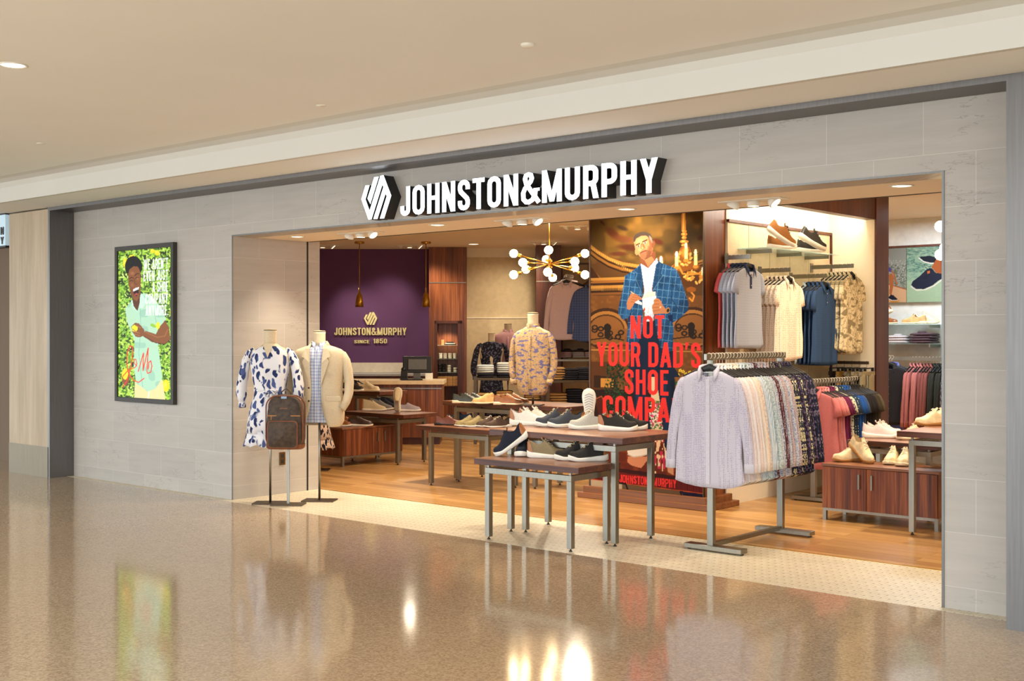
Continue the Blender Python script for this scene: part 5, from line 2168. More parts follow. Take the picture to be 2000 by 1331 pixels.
    A.line([(196, 1040), (236, 900), (232, 1035), (272, 862), (262, 1040), (268, 1056), (292, 1046), (300, 1000), (292, 960), (276, 972), (274, 1020)], 7, RD)
    A.build('lit_picture', t, .4)
    m = MB()
    e = .045
    m.box(-e, -.018, -e, 0, .03, h + e).box(w, -.018, -e, w + e, .03, h + e).box(0, -.018, -e, w, .03, 0).box(0, -.018, h, w, .03, h + e)
    m.build('frame', plain('dark_frame', (58, 54, 48), .5), t, bevel=.003)


lit_poster()


def far_posters():
    for (x0, w, which, lab, cat) in ((3.0, .365, 0, 'printed panel of a seated person\'s legs on a boat, high on the far wall', 'poster'), (3.37, .56, 1, 'printed panel of a dark blue shoe over pale green water, high on the far wall', 'poster')):
        z0, h = 1.935, .66
        t = thing('printed_panel', lab, cat, (x0, 7.355, z0))
        A = Art(x0, 7.355, z0, w, h, 70 if which == 0 else 110, 120)
        A.frame(1700, 370, 5.79)
        if which == 0:
            A.put(np.ones(len(A.U)), (150, 150, 140))
            A.put((A.V > 850) & (A.noise(12, 61) > .5), (112, 118, 100))
            A.put((A.V > 800) & (A.noise(9, 62) > .66), (196, 194, 184), .6)
            A.ell(190, 800, 30, 60, (220, 220, 216), .7, 0, .6)
            A.poly([(100, 1040), (190, 1066), (430, 1140), (430, 1290), (100, 1290)], (214, 172, 132))
            A.line([(180, 1066), (430, 1140)], 12, (176, 100, 66))
            A.ell(270, 1270, 70, 40, (196, 130, 50), .8, 0, .6)
            A.poly([(100, 860), (190, 860), (250, 910), (240, 940), (200, 930), (150, 900)], (84, 80, 150))
            A.poly([(100, 960), (190, 960), (200, 1040), (100, 1060)], (34, 36, 56))
            A.poly([(180, 980), (240, 950), (262, 980), (262, 1080), (240, 1190), (212, 1190), (220, 1080), (210, 1020)], (178, 110, 66))
            A.line([(240, 920), (268, 960), (282, 1030), (300, 1070)], 18, (178, 110, 66))
            A.poly([(200, 1230), (230, 1190), (262, 1200), (304, 1240), (300, 1256), (220, 1250)], (36, 40, 56))
            A.line([(198, 1232), (240, 1256), (304, 1254)], 6, (236, 232, 226))
        else:
            A.put(np.ones(len(A.U)), (150, 176, 150))
            A.put((A.V < 1000) & (A.noise(40, 63, .4) > .5), (116, 150, 136), .6)
            A.put((A.V < 940) & (A.noise(26, 64, .4) > .62), (80, 116, 108), .6)
            A.put((A.noise(30, 65, .5) > .7), (176, 194, 168), .5)
            A.put((A.V > 1030), (178, 196, 160), .6)
            A.poly([(550, 770), (600, 758), (680, 752), (760, 780), (760, 830), (640, 830), (590, 810)], (40, 44, 58))
            A.line([(548, 776), (600, 818), (680, 838), (760, 836)], 12, (232, 226, 214))
            A.poly([(690, 880), (740, 800), (790, 700), (850, 700), (850, 940), (790, 960), (740, 940)], (176, 100, 56))
            A.poly([(790, 760), (850, 720), (850, 900), (800, 930)], (140, 76, 42), .6)
            A.poly([(460, 1080), (480, 1040), (560, 980), (640, 900), (690, 890), (740, 945), (800, 955), (850, 930), (850, 985), (760, 1040), (700, 1090), (600, 1130), (500, 1125)], (44, 48, 66))
            A.line([(462, 1100), (520, 1140), (620, 1136), (720, 1090), (850, 990)], 14, (226, 216, 200))
            for k in range(5):
                A.line([(600 + k * 14, 1000 - k * 20), (650 + k * 10, 1010 - k * 24)], 6, (28, 30, 40))
            A.line([(640, 900), (600, 850), (680, 880)], 5, (24, 30, 44))
            A.poly([(640, 930), (670, 920), (672, 950), (645, 956)], (190, 110, 60))
            A.poly([(820, 1290), (850, 1160), (850, 1290)], (190, 90, 90))
        A.gam = 1.12
        A.dim = .62
        A.build('printed_sheet', t, .6)


far_posters()


# ---------------------------------------------------------------- tables and cabinets
TG = 'walnut and steel nesting display tables'
nest_table('low walnut table at the front of the entrance, three sneaker pairs on it', 3.14, -.06, 4.14, .44, .61, 3.23, -.04, 4.06, .43, TG)
nest_table('high walnut table behind the low one in the entrance, four sneaker pairs on it', 2.97, .30, 4.26, 1.10, .80, 3.12, .34, 4.17, .84, TG)
nest_table('low walnut table with brown, olive and chocolate lace-ups on it', .42, 1.96, 1.46, 2.50, .61, .59, 1.98, 1.42, 2.43, TG)
nest_table('high walnut table carrying the floral shirt mannequin and three leather pairs', .37, 2.42, 2.05, 3.0, .84, .49, 2.46, 1.62, 2.9, TG)
nest_table('walnut table nested over the low cabinet, ankle-high sneakers on it', -1.95, 3.05, -.90, 3.62, .60, -1.87, 3.07, -1.02, 3.55, TG)
nest_table('walnut table in front of the counter, highest behind the jacket, dark and cream sneakers', -3.3, 3.9, -2.24, 4.4, .80, -3.2, 3.95, -2.34, 4.36, TG)
nest_table('walnut table behind the striped cabinet, blush runners on it', 4.70, 2.98, 5.50, 3.66, .64, 4.78, 3.02, 5.42, 3.42, TG)
nest_table('high walnut table cut off by the end pier, cream sneakers on it', 5.47, 2.24, 6.7, 3.06, .80, 5.55, 2.27, 6.6, 3.02, TG)
cabinet('low striped walnut cabinet by the end pier, two cream sneaker pairs on top', 4.69, 2.55, 5.67, 2.95, .47, .10, 'front', .40)
cabinet('low striped walnut cabinet behind the jacket mannequin, tan and plum slip-ons on top', -1.80, 2.5, -1.35, 3.45, .455, .12, 'east', .62)


# ---------------------------------------------------------------- shoes on them
def hd(deg):
    """heading: 0 = towards the right side of the photograph, positive turns away from the viewer"""
    return YAW + R_(deg)


def place(key, u, v, z, deg, label, **k):
    p = G(u, v, z)
    d = hd(deg)
    # u, v mark the middle of the sole
    c = Vector((math.cos(d), math.sin(d), 0)) * .148
    return shoe(key, (p.x - c.x, p.y - c.y, z + .0005), d, label, **k)


def pair(key, u, v, z, deg, near, far, along=.05, away=.108, **k):
    """near shoe of a pair by its mid-sole, the other one beside it, a little off"""
    place(key, u, v, z, deg, near, **k)
    d = hd(deg)
    p = G(u, v, z)
    c = Vector((math.cos(d), math.sin(d), 0))
    n = Vector((-math.sin(d), math.cos(d), 0))
    if n.dot(FW) < 0:
        n = -n
    q = Vector((p.x, p.y, 0)) + c * along + n * away - c * .148
    shoe(key, (q.x, q.y, z + .0005), d + R_(3), far)


zH, zL = .80, .61
pair('white', 1031, 831, zH, -14, 'white knit sneaker with tan heel, front one of the pair on the high entrance table', 'white knit sneaker, back one of the pair on the high entrance table')
pair('charcoal', 1106, 835, zH, 192, 'charcoal sneaker, nearer one of the pair before the upright sole', 'charcoal sneaker, further one of the pair beside the white pair', .085)
place('grey', 1148, 839, zH, 186, 'light grey knit sneaker lying before its upright partner')
pair('black', 1207, 842, zH, -10, 'black sneaker, front one of the pair at the table corner before the poster', 'black sneaker, back one of the pair at the table corner before the poster', .07)
p = G(1146, 832, zH)
eul = (Matrix.Rotation(YAW - R_(8), 3, 'Z') @ Matrix.Rotation(R_(-6), 3, 'X') @ Matrix(((0, 1, 0), (0, 0, 1), (1, 0, 0)))).to_euler()
shoe('grey_sole', (p.x, p.y + .02, zH + .006), 0, 'light grey sneaker stood on its heel, chevron sole facing the concourse', rot=tuple(eul))
# low table
place('navy', 1021, 890, zL, 262, 'navy sneaker with toe pointing at the concourse, under its tilted partner')
toe = G(968, 892, zL)
M3 = Matrix.Rotation(hd(184), 3, 'Z') @ Matrix.Rotation(R_(33), 3, 'Y')
dd = M3 @ Vector((.293, 0, 0))
shoe('navy', (toe.x - dd.x, toe.y - dd.y + .02, zL - dd.z - .008), 0, 'navy sneaker leaning nose-down with its tan heel raised', rot=tuple(M3.to_euler()))
pair('khaki', 1068, 895, zL, -16, 'khaki sneaker, front one of the pair on the low entrance table', 'khaki sneaker, back one of the pair on the low entrance table')
pair('black', 1149, 901, zL, 194, 'black sneaker, nearer one of the pair at the low table end', 'black sneaker, further one of the pair at the low table end', .08)
# middle tables
zM, zN = .61, .84
place('dbrown', 877, 831, zM, -8, 'reddish brown leather lace-up with dark sole, first on the low middle table')
place('dblue', 896, 825, zM, 172, 'blue suede slip-on standing behind the reddish brown lace-up')
pair('dolive', 932, 834, zM, 200, 'olive suede lace-up, nearer one of its pair on the low middle table', 'olive suede lace-up, further one of its pair on the low middle table', .06)
pair('dchoc', 973, 835, zM, 200, 'chocolate suede lace-up with white sole, nearer one of its pair', 'chocolate suede lace-up with white sole, further one of its pair', .06)
pair('dblack', 912, 788, zN, -6, 'black-green leather lace-up, nearer one on the high middle table', 'black-green leather lace-up, further one on the high middle table', .06)
pair('dtan', 950, 789, zN, 186, 'sand suede desert shoe, nearer one on the high middle table', 'sand suede desert shoe, further one on the high middle table', -.05)
pair('dcognac', 993, 791, zN, -6, 'cognac leather lace-up with pale laces, nearer one below the floral shirt', 'cognac leather lace-up with pale laces, further one below the floral shirt')
# by the jacket
zC = .455
place('stan', 662, 833.5, zC, -6, 'cognac slip-on nearest the jacket on the low cabinet')
place('stan', 677, 831.5, zC, -6, 'cognac slip-on, second from the jacket on the low cabinet')
pair('sdark', 704, 833, zC, -6, 'plum leather slip-on, front one of its pair on the low cabinet', 'plum leather slip-on, back one of its pair on the low cabinet', -.06)
zT = .60
place('bcream', 731, 803, zT, -6, 'oat ankle-high sneaker at the end of the row of four')
place('bgrey', 744, 801, zT, -6, 'grey ankle-high sneaker beside the oat one')
place('bnavy', 755, 799.5, zT, -6, 'ink blue ankle-high sneaker next to the grey one')
place('bnavy', 765, 797.5, zT, -6, 'ink blue ankle-high sneaker at the back of the row of four')
place('lilac', 798, 804, zT, -6, 'lilac knit slip-on at the table corner by the counter')
p = G(777, 806, zT)
eul = (Matrix.Rotation(YAW, 3, 'Z') @ Matrix.Rotation(R_(-10), 3, 'X') @ Matrix(((0, -1, 0), (0, 0, -1), (1, 0, 0)))).to_euler()
shoe('oat', (p.x, p.y, zT + .004), 0, 'oat slip-on stood upright on its heel beside the lilac one', rot=tuple(eul))
zU = .80
place('blackl', 689, 765, zU, -6, 'black sneaker with white sole, nearest the jacket on the table before the counter')
place('bnavy', 702, 762, zU, -6, 'ink blue sneaker between the black and cream ones before the counter')
place('creamw', 719, 765, zU, -6, 'cream leather sneaker at the table end before the counter')
# by the end pier
place('cream', 1659, 902, .47, 190, 'cream sneaker with gum sole lying flat on the striped cabinet')
M3 = Matrix.Rotation(hd(-66), 3, 'Z') @ Matrix.Rotation(R_(27), 3, 'Y')
dd = M3 @ Vector((.295, 0, 0))
toe = G(1701, 907, .47)
shoe('cream', (toe.x - dd.x, toe.y - dd.y, .47 - dd.z - .006), 0, 'cream sneaker propped heel-high on its partner on the striped cabinet', rot=tuple(M3.to_euler()))
place('creamw', 1742, 906, .47, 240, 'cream runner with tan heel tab, first of the pair half behind the steel leg')
place('creamw', 1766, 909, .47, 240, 'cream runner with tan heel tab, second of the pair half behind the steel leg')
pair('blush', 1719, 856, .64, -10, 'blush knit runner, nearer one behind the striped cabinet', 'blush knit runner, further one behind the striped cabinet', .05)
place('creamw', 1783, 859, .64, 188, 'cream sneaker under the high table by the end pier')
pair('cream', 1821, 832, .80, 188, 'cream sneaker with gum sole, nearer one on the high table by the pier', 'cream sneaker with gum sole, further one on the high table by the pier', -.12)


# ---------------------------------------------------------------- racks
def clothes_rack(label, x, y0, y1, z, feet=True):
    t = thing('clothes_rack', label, 'clothes rack', (x, y0, 0))
    L = y1 - y0
    m = MB()
    m.box(-.012, -.02, z - .045, .012, L + .03, z)
    m.build('rail', STEEL, t, bevel=.002)
    for y in (.04, L - .05):
        MB().box(-.024, y, .03, .024, y + .04, z - .045).build('post', STEEL, t, bevel=.002)
        MB().box(-.20, y - .03, .012, .27, y + .06, .045).build('foot_bar', STEEL, t, bevel=.003)
        for x_ in (-.18, .25):
            MB().lathe([(.014, 0), (.014, .012)], (x_, y + .015, 0), 12).build('foot_pad', DARK, t)
    MB().box(-.018, .08, .03, .018, L - .05, .062).build('stretcher', STEEL, t, bevel=.002)
    return t


clothes_rack('steel floor rack of long-sleeved shirts in front of the tall poster', 4.78, .60, 1.70, 1.41)
LS = dict(name='dress_shirt', cat='shirt', long=True, L=.83, half=.262, seed=3)
F = lambda n, k, c, s=60: fabric(n, k, c, s)
front = [
    (F('lilac_micro', 'dots', [(196, 188, 198), (152, 142, 164)], 80), 'pale lilac long shirt with tiny dots'),
    (F('blush_micro', 'dots', [(232, 218, 216), (196, 170, 170)], 150), 'blush long shirt with tiny dots'),
    (F('white_shirt', 'plain', [(236, 230, 228)]), 'plain white long shirt'),
    (F('rose_white', 'dots', [(232, 214, 208), (204, 170, 160)], 120), 'rose white long shirt with small dots'),
    (F('white_shirt', 'plain', [(236, 230, 228)]), 'plain white long shirt'),
    (F('cream_micro', 'dots', [(234, 218, 200), (206, 184, 166)], 120), 'cream long shirt with tiny dots'),
    (F('pale_peach', 'floral', [(232, 214, 198), (212, 186, 170)], 60), 'pale peach long shirt'),
    (F('ice_blue', 'dots', [(206, 216, 222), (150, 172, 188)], 110), 'ice blue long shirt with tiny dots'),
    (F('ice_stripe', 'stripe', [(214, 222, 226), (168, 186, 200)], 90), 'ice blue striped long shirt'),
    (F('pale_aqua', 'floral', [(204, 214, 212), (158, 178, 184)], 90), 'pale aqua long shirt with fine leaves'),
    (F('pale_paisley', 'rings', [(208, 212, 220), (156, 164, 186)], 26), 'pale blue long shirt with round paisley'),
    (F('blue_grey_floral', 'floral', [(198, 204, 216), (130, 140, 166)], 60), 'blue grey flowered long shirt'),
    (F('maroon_dots', 'dots', [(96, 52, 58), (226, 210, 206)], 85), 'maroon long shirt with white dots'),
    (F('blue_sprig', 'floral', [(204, 206, 214), (140, 152, 184)], 110), 'white long shirt with blue sprigs'),
    (F('mauve_dots', 'dots', [(188, 168, 170), (220, 206, 204)], 55), 'mauve long shirt with faint dots'),
    (F('blue_sprig', 'floral', [(204, 206, 214), (140, 152, 184)], 110), 'white long shirt with blue sprigs'),
    (F('mauve_dots', 'dots', [(188, 168, 170), (220, 206, 204)], 55), 'mauve long shirt with faint dots'),
    (F('navy_daisy', 'floral', [(44, 48, 66), (206, 196, 150), (224, 216, 190)], 46), 'navy long shirt with cream daisies'),
    (F('navy_daisy', 'floral', [(44, 48, 66), (206, 196, 150), (224, 216, 190)], 46), 'navy long shirt with cream daisies'),
    (F('plum_floral', 'floral', [(46, 38, 56), (110, 92, 120)], 60), 'plum long shirt with dim flowers'),
    (F('navy_daisy', 'floral', [(44, 48, 66), (206, 196, 150), (224, 216, 190)], 46), 'navy long shirt with cream daisies'),
    (F('ink_floral', 'floral', [(36, 38, 60), (120, 110, 130)], 50), 'ink blue long shirt with dim flowers'),
    (F('plum_floral', 'floral', [(46, 38, 56), (110, 92, 120)], 60), 'plum long shirt with dim flowers'),
    (F('ink_floral', 'floral', [(36, 38, 60), (120, 110, 130)], 50), 'ink blue long shirt with dim flowers'),
    (F('ink_floral', 'floral', [(36, 38, 60), (120, 110, 130)], 50), 'ink blue long shirt with dim flowers'),
]
ORD = ['front', 'second', 'third', 'fourth', 'fifth', 'sixth', 'seventh', 'eighth', 'ninth', 'tenth', 'eleventh', 'twelfth', 'thirteenth', 'fourteenth', 'fifteenth', 'sixteenth', 'seventeenth', 'eighteenth', 'nineteenth', 'twentieth', 'twenty-first', 'twenty-second', 'twenty-third', 'twenty-fourth', 'twenty-fifth', 'twenty-sixth']
rnd = random.Random(11)
RACKX = 4.80
o = hang('ls_front', dict(LS, pocket=True, label_patch=True), front[0][0], (4.785, .625, 1.415), R_(4), 'pale lilac micro-dotted long shirt facing out at the front of the rack', 'long-sleeved shirts on the front rack',
         'black hanger of the outermost shirt on the front rack', 'hangers on the front rack', trim=F('lilac_trim', 'plain', [(208, 202, 210)]))
for i in range(1, len(front)):
    m_, nm = front[i]
    hang('ls_a' if i % 2 else 'ls_b', dict(LS, seed=5 + i % 2, pocket=False), m_, (4.785 + rnd.uniform(-.004, .004), .632 + i * .0435, 1.415), R_(rnd.uniform(-1, 3)), '%s, %s from the front of the rack' % (nm, ORD[i]),
         'long-sleeved shirts on the front rack', 'black hanger %s from the front of the shirt rack' % ORD[i], 'hangers on the front rack')

clothes_rack('lower steel floor rack of short-sleeved shirts beside the lit bay', 4.13, 3.42, 4.52, 1.13)
SS = dict(name='short_sleeved_shirt', cat='shirt', long=False, L=.70, half=.25, seed=8, pocket=False)
second = [
    (F('coral_pink', 'plain', [(206, 120, 120)]), 'coral pink short shirt'), (F('coral_pink', 'plain', [(206, 120, 120)]), 'coral pink short shirt'),
    (F('pink_dots', 'dots', [(208, 128, 130), (230, 176, 176)], 110), 'pink dotted short shirt'), (F('pink_dots', 'dots', [(208, 128, 130), (230, 176, 176)], 110), 'pink dotted short shirt'),
    (F('magenta', 'plain', [(104, 34, 74)]), 'dark magenta short shirt'), (F('magenta', 'plain', [(104, 34, 74)]), 'dark magenta short shirt'),
    (F('leaf_check', 'floral', [(206, 200, 180), (74, 82, 92)], 48), 'cream and slate leafy short shirt'), (F('teal_geo', 'dots', [(40, 58, 80), (190, 206, 190)], 42), 'navy short shirt with mint spots'),
    (F('teal_geo', 'dots', [(40, 58, 80), (190, 206, 190)], 42), 'navy short shirt with mint spots'), (F('royal', 'plain', [(38, 84, 160)]), 'royal blue short shirt'),
    (F('royal', 'plain', [(38, 84, 160)]), 'royal blue short shirt'), (F('denim', 'plain', [(70, 86, 118)]), 'denim blue short shirt'),
    (F('black_tee', 'plain', [(38, 36, 40)]), 'black short shirt'), (F('black_tee', 'plain', [(38, 36, 40)]), 'black short shirt'),
    (F('black_tee', 'plain', [(38, 36, 40)]), 'black short shirt'), (F('olive_dark', 'plain', [(66, 60, 48)]), 'dark olive short shirt'),
    (F('olive_dark', 'plain', [(66, 60, 48)]), 'dark olive short shirt'), (F('olive_mid', 'plain', [(96, 88, 70)]), 'olive short shirt'),
]
for i, (m_, nm) in enumerate(second):
    hang('ss_a' if i % 2 else 'ss_b', dict(SS, seed=20 + i % 2), m_, (4.13, 3.47 + i * .056, 1.135), R_(rnd.uniform(-2, 3)), '%s, %s on the lower rack' % (nm, ORD[i]),
         'short-sleeved shirts on the lower rack', 'black hanger %s from the front of the lower rack' % ORD[i], 'hangers on the lower rack')

# garments shown on arms in the lit bay
PS = dict(name='polo_shirt', cat='shirt', long=False, L=.72, half=.25, pocket=False, hem=.01)
GREYP = F('grey_stripe_polo', 'hstripe', [(150, 156, 172), (176, 182, 196)], 90)
NAVYP = F('navy_stripe_polo', 'hstripe', [(40, 62, 96), (52, 78, 114)], 90)
CREAMP2 = F('cream_print', 'dots', [(232, 216, 196), (190, 150, 132)], 60)
PALM = F('palm_print', 'paisley', [(216, 202, 168), (172, 158, 126), (140, 128, 100)], 15)
CORAL = F('coral_plain', 'plain', [(196, 84, 86)])
NAVYT = F('navy_trim', 'plain', [(40, 48, 76)])
SKY = F('sky_plain', 'plain', [(176, 194, 206)])
arms = [
    (3.90, 2.70, 2.26, 'grey polo', 'polo_a', dict(PS, seed=31), [(GREYP, NAVYT)] * 4 + [(CORAL, None)], 'grey striped polo with navy collar', 'polo shirts on the first arm of the bay'),
    (3.97, 3.30, 2.165, 'cream print', 'ss_c', dict(SS, seed=33, L=.74, pocket=False), [(CREAMP2, None)] * 5, 'cream short shirt with small rust print', 'cream printed shirts on the second arm of the bay'),
    (4.03, 3.90, 2.13, 'navy polo', 'polo_b', dict(PS, seed=35, L=.76), [(NAVYP, None)] * 4 + [(SKY, None)], 'navy striped polo with chest pocket', 'polo shirts on the third arm of the bay'),
    (4.10, 4.33, 2.24, 'palm print', 'ss_d', dict(SS, seed=37, L=.76), [(PALM, None)] * 6, 'tan palm-leaf short shirt', 'palm-leaf shirts on the fourth arm of the bay'),
]
for ai, (x, y, z, nm, key, spec, ml, lab, grp) in enumerate(arms):
    t = thing('faceout_rail', 'clear steel wall arm in the lit bay holding the %s' % (['grey polos', 'cream printed shirts', 'navy polos', 'palm-leaf shirts'][ai]), 'clothes rail', (XS, y, z), 0, 'wall arms in the lit bay')
    L = x - XS + .02
    MB().box(.0005, -.006, -.04, L, .006, 0).build('bar', STEEL, t)
    MB().box(.0005, -.03, -.07, .006, .03, .02).build('wall_plate', STEEL, t)
    n = len(ml)
    sp = min(.045, (L - .04) / max(1, n))
    for i, (m_, tr) in enumerate(ml):
        nmv = lab
        if m_ is CORAL:
            nmv = 'coral red polo'
        if m_ is SKY:
            nmv = 'pale sky polo'
        where = 'outermost on its bay arm' if i == 0 else '%s inwards on its bay arm' % ORD[i]
        hang(key if i == 0 else key + 'x', dict(spec, seed=spec['seed'] + (i > 0)), m_, (x - i * sp, y, z + .003), R_(90), '%s, %s' % (nmv, where), grp,
             'black hanger holding the %s %s' % (nmv.split(' with')[0], 'outermost on its arm' if i == 0 else '%s from the outside' % ORD[i]), 'hangers in the lit bay', trim=tr)

# glass shelf with shoes
GLASS = NT('clear_glass', .03)
GLASS.base((.80, .90, .86))
_tr = GLASS.n('ShaderNodeBsdfTransparent')
_tr.inputs[0].default_value = (.93, .97, .95, 1)
_fr = GLASS.n('ShaderNodeFresnel')
_fr.inputs[0].default_value = 1.45
_mx = GLASS.n('ShaderNodeMixShader')
_ad = GLASS.math('ADD', _fr.outputs[0], 0.10)
GLASS.l(_ad, _mx.inputs[0])
GLASS.l(_tr.outputs[0], _mx.inputs[1])
GLASS.l(GLASS.b.outputs[0], _mx.inputs[2])
GLASS.l(_mx.outputs[0], GLASS.t.nodes['Material Output'].inputs[0])
GLASS = GLASS.m
t = thing('glass_shelf', 'long glass shelf high in the lit bay with two shoe pairs', 'shelf', (XS + .001, 2.9, 2.325))
MB().box(0, 0, 0, .30, 1.42, .010).build('glass', GLASS, t)
for y in (.15, .72, 1.28):
    MB().box(0, y, -.035, .26, y + .012, -.001).build('bracket', STEEL, t)
GZ = 2.336


def bayshoe(key, x, y, deg, label, pitch=0, dz=0):
    e = (Matrix.Rotation(R_(deg), 3, 'Z') @ Matrix.Rotation(R_(pitch), 3, 'Y')).to_euler()
    shoe(key, (x, y, GZ + dz), 0, label, rot=tuple(e))


bayshoe('tanup', 3.86, 3.12, 62, 'tan suede sneaker lying flat on the high glass shelf')
bayshoe('tanup', 3.89, 3.03, 40, 'tan suede sneaker tilted heel-up on its partner on the glass shelf', 34, .165)
bayshoe('blackl', 3.84, 3.72, 60, 'black leather sneaker lying flat on the high glass shelf')
bayshoe('blackl', 3.90, 3.62, 52, 'black leather sneaker tilted heel-up on its partner on the glass shelf', 27, .135)
# trousers on clip hangers at the end of the bay


def make_trousers(label, mat):
    t = thing('clipped_trousers', label, 'trousers')
    m = MB()
    for s in (-1, 1):
        rg = []
        for (z, w, d, cx) in ((0, .10, .012, .10), (-.06, .105, .022, .103), (-.24, .105, .026, .104), (-.5, .095, .022, .102), (-.8, .082, .018, .1), (-1.0, .078, .016, .1)):
            rg.append([(s * cx * .5 + s * .045 + w * .5 * math.cos(q * PI / 6) * 1.1, d * math.sin(q * PI / 6), z) for q in range(12)])
        m.loops(rg, True, True, True)
    m.build('legs', mat, t, True)
    MB().box(-.16, -.014, -.035, .16, .014, .004).build('waistband', mat, t, bevel=.004)
    h = MB()
    h.box(-.15, -.004, .03, .15, .004, .042)
    for x in (-.13, .13):
        h.box(x - .01, -.012, -.02, x + .01, .012, .04)
    h.tube([(0, 0, .04), (0, 0, .07), (.018, 0, .09), (0, 0, .108), (-.016, 0, .095)], .002, 6)
    h.build('clip_hanger', BLACK, t)
    return t


t = thing('faceout_rail', 'dark steel wall arm with clipped trousers at the end of the bay', 'clothes rail', (XS, 4.52, 1.28), 0, 'wall arms in the lit bay')
MB().box(.0005, -.006, -.03, .52, .006, 0).build('bar', BRONZE, t)
TR = [F('khaki_trouser', 'plain', [(150, 138, 112)]), F('khaki_trouser', 'plain', [(150, 138, 112)]), F('taupe_trouser', 'plain', [(122, 112, 92)]), F('mustard_trouser', 'plain', [(196, 152, 76)]), F('dark_trouser', 'plain', [(60, 48, 38)])]
tr0 = None
for i, m_ in enumerate(TR):
    lab = '%s trousers clipped on the wall arm, %s' % (('grey khaki', 'grey khaki', 'taupe', 'mustard', 'dark brown')[i], ('outermost', 'second from the outside', 'third from the outside', 'fourth from the outside', 'fifth from the outside')[i])
    pz = (XS + .50 - i * .08, 4.52, 1.175)
    if tr0 is None:
        tr0 = make_trousers(lab, m_)
        tr0.location = pz
        tr0.rotation_euler = (0, 0, R_(90))
        tr0['group'] = 'trousers at the end of the bay'
    else:
        o, pp = dup(tr0, pz, R_(90), lab, 'trousers at the end of the bay')
        paint(pp['legs'] + pp['waistband'], m_)

# ---------------------------------------------------------------- far wall: shelves, rail, garments
for z, lab in ((1.66, 'upper glass shelf on the far wall with brown and beige shoes'), (1.43, 'lower glass shelf on the far wall with folded shirts')):
    t = thing('glass_shelf', lab, 'shelf', (2.95, 7.04, z))
    MB().box(0, 0, 0, 1.4, .355, .012).build('glass', GLASS, t)
    for x in (.08, .80, 1.3):
        MB().box(x, .05, -.035, x + .014, .355, -.001).build('bracket', STEEL, t)
t = thing('wall_rail', 'steel hanging rail under the glass shelves on the far wall', 'rail', (2.95, 6.95, 1.24))
MB().box(0, -.008, 0, 1.42, .008, .045).build('bar', STEEL, t)
for x in (.15, 1.3):
    MB().box(x, .008, .01, x + .02, .445, .035).build('wall_bracket', STEEL, t)


def wallshoe(key, x, deg, label, pitch=0, dz=0, y=7.15):
    e = (Matrix.Rotation(R_(deg), 3, 'Z') @ Matrix.Rotation(R_(pitch), 3, 'Y')).to_euler()
    shoe(key, (x, y, 1.673 + dz), 0, label, rot=tuple(e))


wallshoe('dcognac', 3.05, 0, 'cognac lace-up lying flat at the walnut end of the far shelf')
wallshoe('dcognac', 3.28, 175, 'cognac lace-up tilted toe-down above its partner on the far shelf', 30, .15)
wallshoe('dtan', 3.70, 180, 'beige lace-up in profile on the upper shelf of the far wall', 0, 0, 7.13)
wallshoe('creamw', 3.50, 8, 'cream shoe behind the beige lace-up on the far shelf', 0, 0, 7.24)
stack('fs_a', (3.36, 7.2, 1.443), 0, 3, .03, [F('fold_lilac', 'plain', [(206, 196, 198)])], 'lilac grey folded shirt', 'on the far glass shelf', 'lilac folded shirts on the far shelf', True, w=.24, d=.28)
stack('fs_b', (3.66, 7.2, 1.443), 0, 4, .03, [F('fold_plum', 'plain', [(86, 66, 74)])], 'plum folded shirt', 'on the far glass shelf', 'plum folded shirts on the far shelf', True)
stack('fs_c', (3.04, 7.2, 1.443), 0, 3, .03, [F('fold_teal', 'plain', [(60, 150, 176)])], 'teal folded shirt', 'on the far glass shelf', 'teal folded shirts on the far shelf', True)

VEST = dict(name='padded_vest', cat='vest', long=False, L=.68, half=.25, depth=.034, vest=True, seed=41, pocket='full')
hang('vest', VEST, F('vest_black', 'plain', [(48, 46, 48)]), (3.40, 6.78, 1.30), R_(18), 'black padded vest over a blue shirt on the far wall rail', 'garments on the far wall rail', 'black hanger holding the padded vest', 'hangers on the far wall rail', trim=F('vest_black', 'plain', [(48, 46, 48)]))
hang('ls_v', dict(LS, seed=43, L=.80, half=.22), F('periwinkle', 'hstripe', [(96, 108, 190), (120, 132, 206)], 60), (3.41, 6.84, 1.30), R_(18), 'periwinkle shirt hanging behind the black vest', 'garments on the far wall rail', 'black hanger of the periwinkle shirt', 'hangers on the far wall rail')
far = [(F('rose_knit', 'plain', [(190, 118, 112)]), 'rose')] * 4 + [(F('terracotta', 'plain', [(142, 84, 78)]), 'terracotta')] * 3 + [(F('forest', 'plain', [(50, 52, 46)]), 'dark green')] * 4 + [(F('houndstooth', 'dots', [(70, 66, 70), (200, 196, 196)], 90), 'grey houndstooth')] * 6
for i, (m_, nm) in enumerate(far):
    hang('far_a' if i % 2 else 'far_b', dict(LS, seed=50 + i % 2, L=.80, half=.23), m_, (3.62 + i * .040, 6.95, 1.288), R_(90 + rnd.uniform(-3, 3)), '%s long shirt on the far wall rail, %s after the vest' % (nm, ['first'] [0] if i == 0 else ORD[i]), 'garments on the far wall rail',
         'black hanger on the far wall rail, %s after the vest' % ('first' if i == 0 else ORD[i]), 'hangers on the far wall rail')


